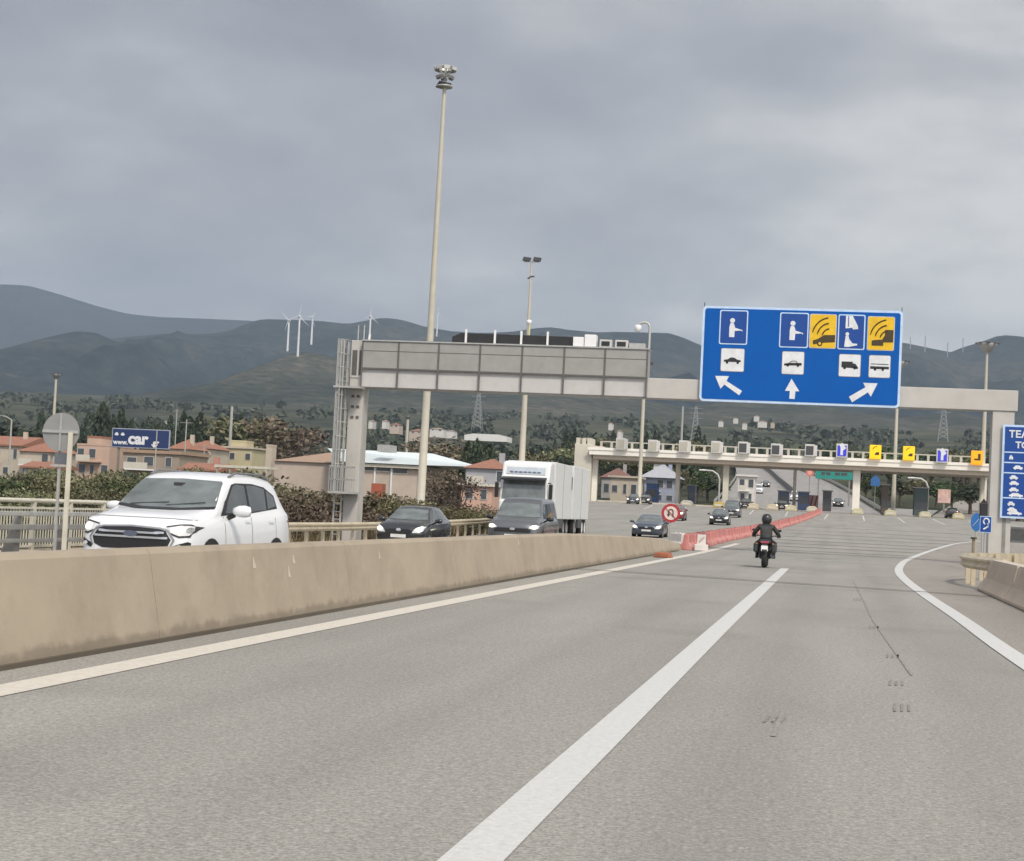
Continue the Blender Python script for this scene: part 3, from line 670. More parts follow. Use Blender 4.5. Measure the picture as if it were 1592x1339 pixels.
# ================================================================== GANTRY
GY = 67.5
def gantry():
    o = thing('sign_gantry', 'wide grey steel gantry spanning the road with a variable message panel on its left half', 'gantry', (6.5, GY, 0))
    W_ = lambda px, py, Y=GY: atY(px, py, Y)-Vector((6.5, GY, 0))
    xl = W_(545, 700).x; xr = W_(1558, 750).x
    zb = 5.78; zt = 6.58
    # beams
    x0 = W_(567, 580).x; x1 = W_(1008, 600).x; x2 = W_(1581, 620).x
    MB().box(x1, x2, -0.45, 0.45, 5.80, 6.58).build('beam', BEAMM, o, bevel=0.02)
    MB().box(W_(1090, 600).x-0.02, W_(1090, 600).x+0.03, -0.47, -0.455, 5.80, 6.58).build('beam_joint', SEAM, o)
    MB().box(x0, x1-0.003, -0.45, 0.45, 5.80, 6.55).build('beam', PANELW, o)
    MB().box(x0, x1, -0.55, 0.30, 6.57, 7.66).build('message_panel', PANEL, o, bevel=0.01)
    MB().box(x0-0.02, x1+0.02, -0.60, 0.34, 7.665, 7.72).build('panel_cap', GALV, o)
    sm = MB(); 
    xs_ = [W_(p, 570).x for p in (624, 686, 750, 815, 880, 943)]
    for x in xs_: sm.box(x-0.035, x+0.035, -0.572, -0.552, 5.80, 7.66)
    for x in (x0+0.02, x1-0.03): sm.box(x-0.03, x+0.03, -0.572, -0.552, 5.80, 7.66)
    sm.box(x0, x1, -0.565, -0.548, 6.545, 6.605); sm.box(x0, x1, -0.560, -0.551, 7.27, 7.29)
    sm.box(x0, x1, -0.47, -0.452, 5.80, 5.84)
    sm.build('panel_seams', SEAM, o)
    # walkway behind / dark louvres on top
    lx0, lx1 = W_(703, 524).x, W_(890, 530).x
    MB().prism([(lx0+0.35, 8.16), (lx0, 8.0), (lx0, 7.73), (lx1, 7.73), (lx1, 8.14), ], 0.0, 0.25, 'y').build('dark_unit', BLK, o, bevel=0.02)
    for p in (725, 770, 811, 852):
        x = W_(p, 525).x; MB().box(x-0.04, x+0.04, -0.1, -0.04, 7.72, 8.30).build('stanchion', WHITE, o)
    b = MB().box(W_(892, 530).x, W_(909, 530).x, -0.2, 0.25, 7.73, 8.12); b.build('white_cabinet', WHITE, o, bevel=0.02)
    b = MB().box(W_(910, 530).x, W_(928, 530).x, -0.25, 0.25, 7.73, 8.22); b.build('white_cabinet', WHITE, o, bevel=0.02)
    for p, q in ((933, 952), (957, 977)):
        a, c = W_(p, 530).x, W_(q, 530).x
        h = MB().box(a, c, -0.15, 0.2, 7.73, 8.05).build('camera_box', PANELW, o, bevel=0.02)
        MB().box(a+0.08, c-0.08, -0.17, -0.152, 7.80, 7.98).build('lens_window', BLK, h)
    MB().box(W_(979, 530).x, W_(1004, 530).x, -0.1, 0.2, 7.73, 7.95).build('grey_cabinet', GALV, o)
    a = W_(1009, 540).x
    g = MB().tube([(a, 0, 6.5), (a, 0, 8.62), (a-0.06, 0, 8.74), (a-0.2, 0, 8.79), (a-0.42, 0, 8.74)], 0.05, 8); g.build('camera_mast', GALV, o)
    MB().lathe([(0.0, 0.13), (0.1, 0.12), (0.14, 0.04), (0.14, -0.02), (0.12, -0.1), (0.06, -0.16), (0.0, -0.17)], (a-0.46, 0, 8.56), 16).build('dome_camera', WHITE, o)
    a = W_(822, 500).x
    MB().tube([(a, 0.1, 7.7), (a+0.02, 0.1, 8.65)], 0.05, 8).build('camera_mast', mat('pale_yellow', (0.50, 0.47, 0.28), 0.6), o)
    MB().lathe([(0, 0.1), (0.09, 0.07), (0.11, -0.02), (0.05, -0.11), (0, -0.12)], (a, 0.1, 8.68), 12).build('dome_camera', WHITE, o)
    # columns
    cx0, cx1 = W_(541, 700).x, W_(563, 700).x
    MB().box(cx0, cx1, -0.3, 0.55, -1.6, 7.70).build('column', mat('column_grey', (0.46, 0.44, 0.41), 0.65, var=0.08, scale=1.5, dirt=(0.26, 0.245, 0.22), dirt_amt=0.5, stretch=(1, 1, 0.3)), o, bevel=0.02)
    MB().box(W_(1538, 750).x, W_(1572, 750).x, -0.40, 0.42, -0.1, 5.80).build('column', BEAMM, o, bevel=0.02)
    r = W_(1572, 750).x
    MB().box(r-0.3, r-0.18, -0.42, -0.401, 0.0, 2.2).build('cable_duct', GALVD, o)
    # ladder with cage on left column
    lx = W_(534, 700).x; b = MB()
    la, lb = lx-0.13, lx+0.16
    for x in (la, lb): b.beam((x, -0.5, -1.3), (x, -0.5, 7.6), 0.06, 0.06)
    z = -1.0
    while z < 7.4: b.beam((la, -0.5, z), (lb, -0.5, z), 0.03, 0.03); z += 0.3
    b.build('ladder', GALV, o)
    c = MB(); z = 1.6
    while z < 7.7:
        c.tube([(la-0.05+(lb-la+0.1)*(0.5-0.5*math.cos(R(w))), -0.5-0.62*math.sin(R(w)), z) for w in range(0, 181, 20)], 0.018, 5, caps=False); z += 0.55
    for w in (25, 60, 90, 120, 155):
        x = la-0.05+(lb-la+0.1)*(0.5-0.5*math.cos(R(w))); y = -0.5-0.62*math.sin(R(w)); c.beam((x, y, 1.6), (x, y, 7.6), 0.045, 0.02)
    c.build('ladder_cage', GALV, o)
    MB().box(la-0.1, cx1+0.1, -1.15, -0.32, 1.52, 1.6).build('platform', GALV, o); MB().box(la-0.1, cx1+0.1, -1.15, -0.32, 5.72, 5.8).build('platform', GALV, o)
    b = MB().box(cx0+0.02, cx1-0.02, -0.335, -0.302, 6.2, 7.5); b.build('hatch', PANELW, o); b = MB().box(cx0+0.08, cx0+0.28, -0.355, -0.336, 6.3, 7.3).box(cx0+0.36, cx0+0.5, -0.355, -0.336, 6.3, 7.3); b.build('hatch_recess', SEAM, o)
    MB().box(la-0.05, la+0.12, -1.0, -0.35, 1.6, 7.68).build('side_panel', GALV, o)
    b = MB().box(la-0.1, cx1+0.06, -1.14, -1.11, 2.55, 2.62).box(la-0.1, cx1+0.06, -1.14, -1.11, 2.05, 2.1)
    for k in range(12): x = la-0.08+k*(cx1-la+0.12)/11; b.box(x-0.012, x+0.012, -1.14, -1.11, 1.6, 2.6)
    b.build('platform_rail', GALV, o)
    b = MB()
    for k in range(3):
        for j in range(2): b.box(cx0+0.12+0.22*j, cx0+0.24+0.22*j, -0.33, -0.302, 5.4-0.42*k, 5.5-0.42*k)
    b.build('bolt_cluster', SEAM, o)
    for p in (558, 567):
        x = W_(p, 500).x; MB().tube([(x, 0, 7.7), (x, 0, 8.35)], 0.03, 6).build('antenna', GALV, o)
    MB().tube([(W_(574, 500).x, 0.1, 7.7), (W_(575, 500).x, 0.1, 8.0)], 0.05, 6).build('antenna', WHITE, o)
gantry()

def big_sign():
    Y = GY-0.62
    c = [atY(x, y, Y) for x, y in ((1088, 623), (1397, 635))]; t = [atY(x, y, Y) for x, y in ((1092, 475), (1406, 484))]
    x0 = (c[0].x+t[0].x)/2; x1 = (c[1].x+t[1].x)/2; z0 = (c[0].z+c[1].z)/2; z1 = (t[0].z+t[1].z)/2
    w, h = x1-x0, z1-z0
    o = thing('direction_sign', 'big blue lane direction sign with pictograms and three white arrows hung on the gantry', 'road sign', (x0, Y, z0))
    # rounded white board
    def rr(a, b, c_, d, r, n=5):
        p = []
        for (cx, cy, s) in ((c_-r, d-r, 0), (a+r, d-r, 90), (a+r, b+r, 180), (c_-r, b+r, 270)):
            for i in range(n+1): p.append((cx+r*math.cos(R(s+90*i/n)), cy+r*math.sin(R(s+90*i/n))))
        return p
    MB().prism(rr(0, 0, w, h, 0.16), 0.0, 0.06, 'y').build('border', LBLUE, o)
    MB().prism(rr(0.09, 0.09, w-0.09, h-0.09, 0.10), -0.012, -0.001, 'y').build('blue_panel', BLUE, o)
    b = MB()
    for x in (0.8, w/2, w-0.8): b.box(x-0.05, x+0.05, 0.062, 0.16, 0.1, h-0.1)
    b.build('bracket', GALV, o)
    for x in (0.05, w-0.05): MB().tube([(x, 0.03, h-0.02), (x, 0.03, h+0.13)], 0.02, 6).build('pin', SEAM, o)
    # map from crop pixels (1060,450)+c/4.19
    TL = Vector((135, 105)); TR = Vector((1448, 132)); BL = Vector((97, 722))
    ax = TR-TL; ay = BL-TL; det = ax.x*ay.y-ax.y*ay.x
    def m(p):
        d = Vector(p)-TL; u = (d.x*ay.y-d.y*ay.x)/det; v = (ax.x*d.y-ax.y*d.x)/det
        return (u*w, h-v*h)
    def poly(name, pts, mt, y=-0.018, parent=None, raw=False):
        return MB().prism(pts if raw else [m(p) for p in pts], y-0.004, y, 'y').build(name, mt, parent or o)
    def rect(cx0, cy0, cx1, cy1):   # crop px box -> local
        a = m((cx0, cy0)); d = m((cx1, cy1)); return (a[0], d[1], d[0], a[1])
    def frame_box(x0_, y0_, x1_, y1_, name, border, inner, ins=0.05):
        c_ = m(((x0_+x1_)/2, (y0_+y1_)/2)); ww = (x1_-x0_)/ax.length*w; hh = (y1_-y0_)/ay.length*h
        a = (c_[0]-ww/2, c_[1]-hh/2, c_[0]+ww/2, c_[1]+hh/2)
        f = poly(name, rr(*a, 0.07), border, -0.016, raw=True)
        poly('field', rr(a[0]+ins, a[1]+ins, a[2]-ins, a[3]-ins, 0.05), inner, -0.022, parent=f, raw=True)
        return f, c_, ww, hh
    def person(f, c_, s, dx=0):
        cx, cz = c_
        cx += dx
        g = MB(); g.disc((cx-0.05*s, -0.030, cz+0.26*s), 0.095*s, 'y', 14, 0.006)
        g.prism([(cx-0.16*s, cz-0.38*s), (cx+0.04*s, cz-0.38*s), (cx+0.05*s, cz-0.14*s), (cx+0.30*s, cz-0.12*s), (cx+0.34*s, cz-0.17*s), (cx+0.34*s, cz-0.10*s), (cx+0.06*s, cz-0.02*s), (cx+0.02*s, cz+0.12*s), (cx-0.04*s, cz+0.19*s), (cx-0.13*s, cz+0.15*s), (cx-0.16*s, cz)], -0.033, -0.026, 'y')
        g.build('attendant_symbol', SWHITE, f)
    for b4 in ((242, 133, 430, 356), (640, 147, 830, 373)):
        f, c_, ww, hh = frame_box(*b4, 'booth_icon', LBLUE, BLUED, 0.045)
        person(f, c_, 1.0)
    # barrier-and-truck-attendant icon
    f, c_, ww, hh = frame_box(1022, 157, 1198, 382, 'truck_booth_icon', LBLUE, BLUED, 0.045)
    g = MB(); P_ = lambda u, v: (c_[0]+u*ww/2, c_[1]+v*hh/2)
    g.prism([P_(-0.45, 0.92), (P_(0.05, 0.92)), P_(0.45, 0.35), P_(0.48, 0.18), P_(0.1, 0.15), P_(0.05, 0.25), P_(-0.45, 0.2)], -0.033, -0.026, 'y'); 
    g.disc((P_(-0.3, 0)[0], -0.03, P_(0, -0.12)[1]), 0.07, 'y', 12, 0.006)
    g.prism([P_(-0.5, -0.85), P_(-0.18, -0.85), P_(0.1, -0.8), P_(0.45, -0.75), P_(0.45, -0.66), P_(0.1, -0.64), P_(-0.15, -0.4), P_(-0.2, -0.22), P_(-0.42, -0.22)], -0.033, -0.026, 'y')
    g.build('truck_symbol', SWHITE, f)
    g = MB(); g.beam((P_(-0.25, 0)[0], -0.036, P_(0, 0.9)[1]), (P_(-0.25, 0)[0], -0.036, P_(0, 0.3)[1]), 0.03, 0.006); g.build('truck_window', BLUED, f)
    # two yellow tag-lane icons
    for b4, truck in (((836, 155, 1012, 376), False), ((1212, 168, 1388, 386), True)):
        f, c_, ww, hh = frame_box(*b4, 'tag_lane_icon', SGREY, YEL, 0.03)
        P_ = lambda u, v: (c_[0]+u*ww/2, c_[1]+v*hh/2)
        g = MB()
        for rr_ in (0.32, 0.52, 0.72):
            arc = []
            for k in range(9):
                a = R(98+ (165-98)*k/8); arc.append((P_(0.55, -0.35)[0]+rr_*0.95*math.cos(a)*1.0, -0.033, P_(0.55, -0.35)[1]+rr_*1.05*math.sin(a)))
            g.tube(arc, 0.027, 5)
        if not truck:
            g.prism([P_(-0.7, -0.78), P_(-0.72, -0.55), P_(-0.35, -0.45), P_(0.1, -0.22), P_(0.92, -0.2), P_(0.92, -0.62), P_(0.2, -0.66)], -0.033, -0.026, 'y')
            g.disc((P_(-0.2, 0)[0], -0.034, P_(0, -0.72)[1]), 0.10, 'y', 14, 0.008)
        else:
            g.prism([P_(-0.65, -0.72), P_(-0.65, -0.42), P_(-0.1, -0.36), P_(0.1, -0.36), P_(0.3, -0.1), P_(0.3, 0.22), P_(0.92, 0.22), P_(0.92, -0.5), P_(0.2, -0.52), P_(0.2, -0.72)], -0.033, -0.026, 'y')
        g.build('tag_symbol', SBRN, f)
        if not truck: MB().disc((P_(-0.2, 0)[0], -0.042, P_(0, -0.72)[1]), 0.05, 'y', 12, 0.006).build('wheel_symbol', YEL, f)
    # vehicle plates
    for b4, kind in (((246, 380, 404, 532), 'car'), ((650, 396, 798, 545), 'sportscar'), ((1022, 410, 1166, 556), 'truck'), ((1216, 415, 1358, 560), 'bus')):
        f, c_, ww, hh = frame_box(*b4, 'vehicle_plate', SBRN if False else GALVD, SWHITE, 0.02)
        P_ = lambda u, v: (c_[0]+u*ww/2, c_[1]+v*hh/2); g = MB()
        if kind == 'car': g.prism([P_(-0.72, -0.16), P_(-0.7, 0), P_(-0.4, 0.05), P_(-0.15, 0.22), P_(0.15, 0.2), P_(0.4, 0.04), P_(0.68, 0), P_(0.7, -0.16)], -0.033, -0.026, 'y')
        if kind == 'sportscar':
            g.prism([P_(-0.78, -0.24), P_(-0.78, -0.08), P_(-0.3, 0.0), P_(0.76, 0.02), P_(0.78, -0.2)], -0.033, -0.026, 'y'); g.tube([(P_(-0.3, 0)[0], -0.03, P_(0, 0.02)[1]), (P_(-0.1, 0)[0], -0.03, P_(0, 0.16)[1]), (P_(0.25, 0)[0], -0.03, P_(0, 0.16)[1]), (P_(0.4, 0)[0], -0.03, P_(0, 0.02)[1])], 0.013, 5)
        if kind == 'truck':
            g.prism([P_(-0.74, -0.18), P_(-0.74, 0.34), P_(0.26, 0.34), P_(0.26, 0.2), P_(0.5, 0.16), P_(0.74, -0.12), P_(0.74, -0.3), P_(0.4, -0.22)], -0.033, -0.026, 'y')
        if kind == 'bus':
            g.prism([P_(-0.85, -0.22), P_(-0.85, 0.02), P_(0.85, 0.0), P_(0.85, -0.22)], -0.033, -0.026, 'y'); g.tube([(P_(-0.8, 0)[0], -0.03, P_(0, 0.22)[1]), (P_(0.8, 0)[0], -0.03, P_(0, 0.2)[1])], 0.014, 5)
            for u in (-0.4, 0.3): g.disc((P_(u, 0)[0], -0.03, P_(0, -0.26)[1]), 0.05, 'y', 12, 0.006)
        if kind in ('car', 'sportscar', 'truck'):
            for u in (-0.45, 0.45): g.disc((P_(u, 0)[0], -0.03, P_(0, -0.22)[1]), 0.05, 'y', 12, 0.006)
        g.build(kind+'_symbol', BLK, f)
    for pts in (((208, 560), (300, 560), (283, 592), (385, 655), (365, 683), (268, 615), (242, 643)),
                ((713, 572), (762, 652), (736, 652), (731, 702), (696, 700), (700, 650), (668, 650)),
                ((1272, 594), (1226, 680), (1208, 652), (1105, 717), (1085, 682), (1193, 620), (1178, 592))):
        poly('arrow', pts, SWHITE, -0.02)
big_sign()

def toll_sign():
    Y = GY-0.55
    a = atY(1554, 803, Y); b = atY(1560, 660, Y); x0 = (a.x+b.x)/2; z0 = a.z-0.05; z1 = b.z
    w = 2.75; h = z1-z0
    o = thing('toll_price_sign', 'tall blue toll price sign with white rows fixed to the right gantry column', 'road sign', (x0, Y, z0))
    MB().box(0, w, 0, 0.06, 0, h).build('border', LBLUE, o)
    MB().box(0.08, w-0.08, -0.012, -0.001, 0.08, h-0.08).build('blue_panel', BLUED, o)
    g = MB()
    for y in (703, 719, 735, 774): z = atY(1565, y, Y).z-z0; g.box(0.08, w-0.08, -0.02, -0.013, z-0.025, z+0.02)
    g.build('row_lines', LBLUE, o)
    text('ΤΕΛΗ', 0.36, 'heading_text', SWHITE, o, (0.22, -0.022, h-0.47), bold=0.010)
    text('TOLL', 0.34, 'heading_text', SWHITE, o, (0.47, -0.022, h-0.86), bold=0.010)
    rows = [(711, 0.26, 0.14), (726.5, 0.42, 0.34), (742, 0.3, 0.3), (751, 0.3, 0.34), (761, 0.3, 0.34), (769.5, 0.3, 0.50), (783, 0.26, 0.26), (792, 0.26, 0.34), (800, 0.26, 0.5)]
    for i, (y, xa, wd) in enumerate(rows[:-1]+[(799, 0.26, 0.52)]):
        z = atY(1565, y, Y).z-z0
        if i == 8: z = 0.2
        g = MB()
        g.prism([(xa, z-0.05), (xa+wd, z-0.05), (xa+wd, z+0.01), (xa+wd*0.8, z+0.03), (xa+wd*0.65, z+0.08), (xa+wd*0.25, z+0.08), (xa+wd*0.1, z+0.02), (xa, z+0.01)], -0.018, -0.013, 'y')
        for u in (0.2, 0.8): g.disc((xa+wd*u, -0.016, z-0.055), 0.03, 'y', 10, 0.006)
        g.build('vehicle_symbol', SWHITE, o)
    MB().box(0.2, 0.3, 0.062, 0.12, 0.2, h-0.2).build('bracket', GALV, o)
    # small cabinet sign seen beneath
    P = onpx(1584, 68); o = thing('equipment_cabinet', 'grey steel cabinet on a rack under the blue toll price sign', 'cabinet', (P.x, 69.2, 0))
    MB().box(-0.4, 0.4, -0.2, 0.2, 0.9, 1.5).build('box', GALV, o, bevel=0.02); MB().box(-0.34, 0.34, -0.215, -0.201, 0.98, 1.42).build('door', GALVD, o)
    for x in (-0.35, 0.35): MB().box(x-0.03, x+0.03, -0.03, 0.03, 0, 0.9).build('leg', GALV, o)
toll_sign()

def phone_sign():
    Y = 57; P = atY(1532, 815, Y); g0 = on(P.x, Y)
    o = thing('phone_sign', 'small dark blue sign with white handset symbol left of the right gantry column', 'traffic sign', g0)
    z = P.z-g0.z
    MB().box(-0.17, 0.19, -0.015, 0.015, z-0.27, z+0.25).build('plate', LBLUE, o)
    MB().box(-0.155, 0.175, -0.022, -0.016, z-0.25, z+0.23).build('blue_panel', BLUED, o)
    g = MB(); g.tube([(0.02+0.085*math.cos(a), -0.03, z+0.08+0.1*math.sin(a)) for a in [R(20*i-60) for i in range(0, 16)]], 0.026, 6)
    g.tube([(0.1, -0.03, z+0.05), (0.08, -0.03, z-0.08), (-0.06, -0.03, z-0.17)], 0.03, 6); g.build('handset_symbol', SWHITE, o)
    MB().tube([(0, 0.03, 0), (0, 0.03, z)], 0.03, 8).build('post', GALV, o)
    Y = 62; P = atY(1518, 812, Y); g0 = on(P.x, Y); z = P.z-g0.z
    o = thing('keep_left_sign', 'round light blue arrow sign half hidden behind the phone sign', 'traffic sign', g0)
    MB().disc((0, 0, z), 0.19, 'y', 24, 0.02, ry=0.32).build('sign_plate', mat('cyan_blue', (0.02, 0.13, 0.38), 0.5), o)
    MB().beam((0.12, -0.02, z+0.16), (-0.12, -0.02, z-0.14), 0.07, 0.01).build('arrow', SWHITE, o)
    MB().tube([(0, 0.03, 0), (0, 0.03, z)], 0.03, 8).build('post', GALV, o)
    for i, (px, Y, lab) in enumerate(((1512, 60, 'thin brown marker post standing inside the curved guardrail'), (1528, 51, 'short pale post with a dark base inside the curved guardrail'))):
        g0 = onpx(px, Y); o = thing('marker_post', lab, 'post', g0)
        MB().tube([(0, 0, 0), (0, 0, 1.0 if i == 0 else 0.55)], 0.05, 8).build('post', mat('brown_post', (0.25, 0.20, 0.13), 0.8) if i == 0 else CREAM, o)
        MB().tube([(0, 0, 0), (0, 0, 0.1)], 0.09, 8).build('base', BLK, o)
        if i == 0: MB().disc((0, 0, 1.03), 0.1, 'z', 10, 0.06).build('cap', SBRN, o)
phone_sign()

def signal():
    Y = 60; g0 = onpx(1535, Y); z = atY(1529, 795, Y).z-g0.z; x = atY(1529, 795, Y).x
    o = thing('signal_head', 'black signal lamp head on a thin post just above the phone sign', 'signal', (x, Y, g0.z))
    MB().box(-0.13, 0.13, -0.1, 0.1, z-0.3, z+0.28).build('housing', BLK, o, bevel=0.03); MB().prism([(-0.1, z+0.283), (0.1, z+0.283), (0.0, z+0.42)], -0.08, 0.08, 'y').build('cap', BLK, o)
    MB().tube([(0, 0.02, 0), (0, 0.02, z-0.301)], 0.03, 8).build('post', GALV, o)
signal()

# ================================================================== MASTS
def mast(label, px_base, Y, ztop, r0, r1, head='flood', group=None, lean=None):
    g0 = onpx(px_base, Y); o = thing('light_mast', label, 'light mast', g0, group=group)
    H = ztop-g0.z
    MB().lathe([(r0*1.25, 0), (r0*1.25, 0.4), (r0, 0.45), (r0*0.85, H*0.35), ((r0+r1)/2*0.92, H*0.65), (r1, H)], n=14).build('pole', mat('mast_paint', (0.47, 0.44, 0.36), 0.6, var=0.06, scale=2, dirt=(0.40, 0.38, 0.34), dirt_amt=0.5), o)
    if head == 'flood':
        MB().lathe([(0, 0.0), (0.55, 0.0), (0.6, 0.12), (0.1, 0.18), (0.08, 1.5), (0, 1.5)], (0, 0, H), 16).build('head_ring', GALV, o)
        MB().tube([(-0.55, 0, H+0.05), (-0.3, -0.3, H+0.3), (0.5, -0.2, H+0.15)], 0.12, 6).build('cable_tray', BLK, o)
        for i in range(8):
            a = R(45*i+20); f = MB().cbox((0, 0, 0), 0.5, 0.34, 0.26); 
            q = f.build('floodlight', GALV, o, bevel=0.03); q.location = (0.62*math.cos(a), 0.62*math.sin(a), H+1.35); q.rotation_euler = (0.35, 0, a+R(90))
            MB().box(-0.2, 0.2, -0.185, -0.171, -0.1, 0.1).build('lamp_glass', WHITE, q)
        for i in range(5):
            a = R(72*i+40); q = MB().cbox((0, 0, 0), 0.42, 0.3, 0.22).build('floodlight', GALVD, o, bevel=0.03); q.location = (0.5*math.cos(a), 0.5*math.sin(a), H+0.75); q.rotation_euler = (0.35, 0, a+R(90))
        b = MB()
        for i in range(4):
            a = R(90*i+20); b.beam((0, 0, H+0.9), (0.6*math.cos(a), 0.6*math.sin(a), H+1.3), 0.05)
        b.build('bracket', GALV, o)
    elif head == 'twin':
        MB().box(-0.9, 0.9, -0.05, 0.05, H+0.25, H+0.33).build('crossarm', GALV, o)
        for s in (-1, 1):
            q = MB().prism([(-0.45, -0.22), (0.4, -0.3), (0.55, 0.15), (-0.3, 0.25)], -0.25, 0.25, 'y').build('floodlight', DGREY, o, bevel=0.03); q.location = (s*0.62, 0, H+0.62)
        MB().tube([(-0.35, 0, H-1.7), (0.1, -0.1, H-1.45), (0.45, -0.1, H-1.45)], 0.09, 6).build('cable_tray', DGREY, o)
        MB().tube([(0, 0, H), (0, 0, H+0.4)], 0.1, 8).build('neck', GALV, o)
    elif head == 'crown':
        MB().lathe([(0, 0), (0.5, 0), (1.0, 0.7), (1.35, 1.1), (1.25, 1.15), (0, 1.0)], (0, 0, H), 20).build('head_ring', mat('lamp_crown', (0.33, 0.32, 0.31), 0.6), o)
        for i in range(8):
            a = R(45*i); q = MB().cbox((0, 0, 0), 0.5, 0.3, 0.12).build('floodlight', DGREY, o); q.location = (1.5*math.cos(a), 1.5*math.sin(a), H+1.2); q.rotation_euler = (0.4, 0, a+R(90))
    return o
m_ = mast('tall cream floodlight mast rising high above the message panel', 650, 118, 30.6, 0.31, 0.13)
m_.rotation_euler = (0, 0.007, 0)
mast('slim mast with two dark floodlights behind the middle of the gantry', 808, 200, 30.0, 0.40, 0.10, 'twin')
mast('slim grey light mast behind the right end of the message panel', 993, 238, 21.5, 0.30, 0.22, 'twin')
mast('light mast behind the right edge of the big blue sign', 1388, 262, 24.5, 0.33, 0.16, 'crown')
mast('light mast with ring head nearest the right end of the toll roof', 1525, 247, 26.0, 0.36, 0.16, 'crown')
mast('distant light mast behind the round sign at far left', 78, 420, 29.0, 0.5, 0.3, 'crown')
mast('distant light mast beyond the pale warehouse roof', 629, 560, 29.0, 0.75, 0.45, 'crown')

def pole(label, px, Y, pytop, r=0.1, arm=0, cat='pole', name='utility_pole', cross=False):
    g0 = onpx(px, Y); zt = atY(px, pytop, Y).z-g0.z; o = thing(name, label, cat, g0)
    MB().tube([(0, 0, -0.5), (0, 0, zt)], [r*1.2, r*0.8], 8).build('pole', mat('pole_grey', (0.36, 0.36, 0.33), 0.7), o)
    if arm: MB().tube([(0, 0, zt-0.05), (arm*0.5, 0, zt+0.3), (arm, 0, zt+0.35)], r*0.6, 6).build('arm', GALV, o); MB().box(arm-0.35, arm+0.35, -0.15, 0.15, zt+0.28, zt+0.42).build('lamp_head', GALVD, o, bevel=0.03)
    if cross: MB().box(-0.9, 0.9, -0.06, 0.06, zt-0.5, zt-0.4).build('crossarm', GALVD, o)
    return o
pole('street lamp with a short left arm at the far left edge', 10, 170, 652, 0.11, -1.4, 'street lamp', 'street_lamp')
pole('tall grey pole in front of the pale yellow house', 353, 300, 632, 0.32)
pole('thin utility pole with crossarm just right of the blue billboard', 283, 230, 652, 0.10, cross=True)
pole('thin dark utility pole among the cypresses behind the billboard', 268, 320, 636, 0.12, cross=True)
pole('thin pale pole in front of the billboard frame', 236, 140, 668, 0.06)
pole('small utility pole beside the low red roof', 313, 240, 690, 0.08, cross=True)
def arc_lamp(label, px, Y, pytop, arm):
    g0 = onpx(px, Y); zt = atY(px, pytop, Y).z-g0.z; o = thing('street_lamp', label, 'street lamp', g0)
    s = 1 if arm > 0 else -1; a = abs(arm)
    MB().tube([(0, 0, 0), (0, 0, zt-a*0.45), (s*a*0.12, 0, zt-a*0.18), (s*a*0.4, 0, zt), (s*a, 0, zt+0.1)], 0.16, 8).build('pole', GALV, o)
    MB().box(s*a-0.5, s*a+0.5, -0.18, 0.18, zt, zt+0.2).build('lamp_head', WHITE, o, bevel=0.03)
arc_lamp('curved arm street lamp seen under the right part of the toll roof', 1441, 275, 745, -2.6)
arc_lamp('curved arm street lamp seen under the left part of the toll roof', 1117, 278, 733, -2.8)

def pylon(label, px, Y, pytop, pybase):
    P = atY(px, pybase, Y); zt = atY(px, pytop, Y).z; H = zt-P.z; o = thing('power_pylon', label, 'power pylon', P)
    b = MB(); w = H*0.13; r = H*0.010
    for sx in (-1, 1):
        for sy in (-1, 1): b.beam((sx*w, sy*w, -2), (sx*w*0.15, sy*w*0.15, H), r)
    for i in range(9):
        a = i/9; c = (i+1)/9; wa = w*(1-0.85*a); wc = w*(1-0.85*c)
        for sy in (-1, 1): b.beam((-wa, sy*wa, a*H), (wc, sy*wc, c*H), r*0.8); b.beam((wa, sy*wa, a*H), (-wc, sy*wc, c*H), r*0.8)
    b.build('lattice', mat('pylon_steel', (0.30, 0.31, 0.31), 0.6), o)
    b = MB()
    for z in (0.68, 0.82, 0.95): b.beam((-H*0.18, 0, z*H), (H*0.18, 0, z*H), r)
    b.build('crossarm', MATS['pylon_steel'], o)
pylon('lattice power pylon behind the message panel right half', 742, 1150, 606, 665)
pylon('lattice power pylon just right of the panel above the toll roof', 1080, 900, 632, 690)
pylon('faint lattice power pylon right of the blue sign above the toll roof', 1466, 1150, 622, 682)
mast2 = pole('dark radio mast left of the power pylon above the toll roof', 1058, 700, 632, 0.5, 0, 'mast', 'radio_mast')

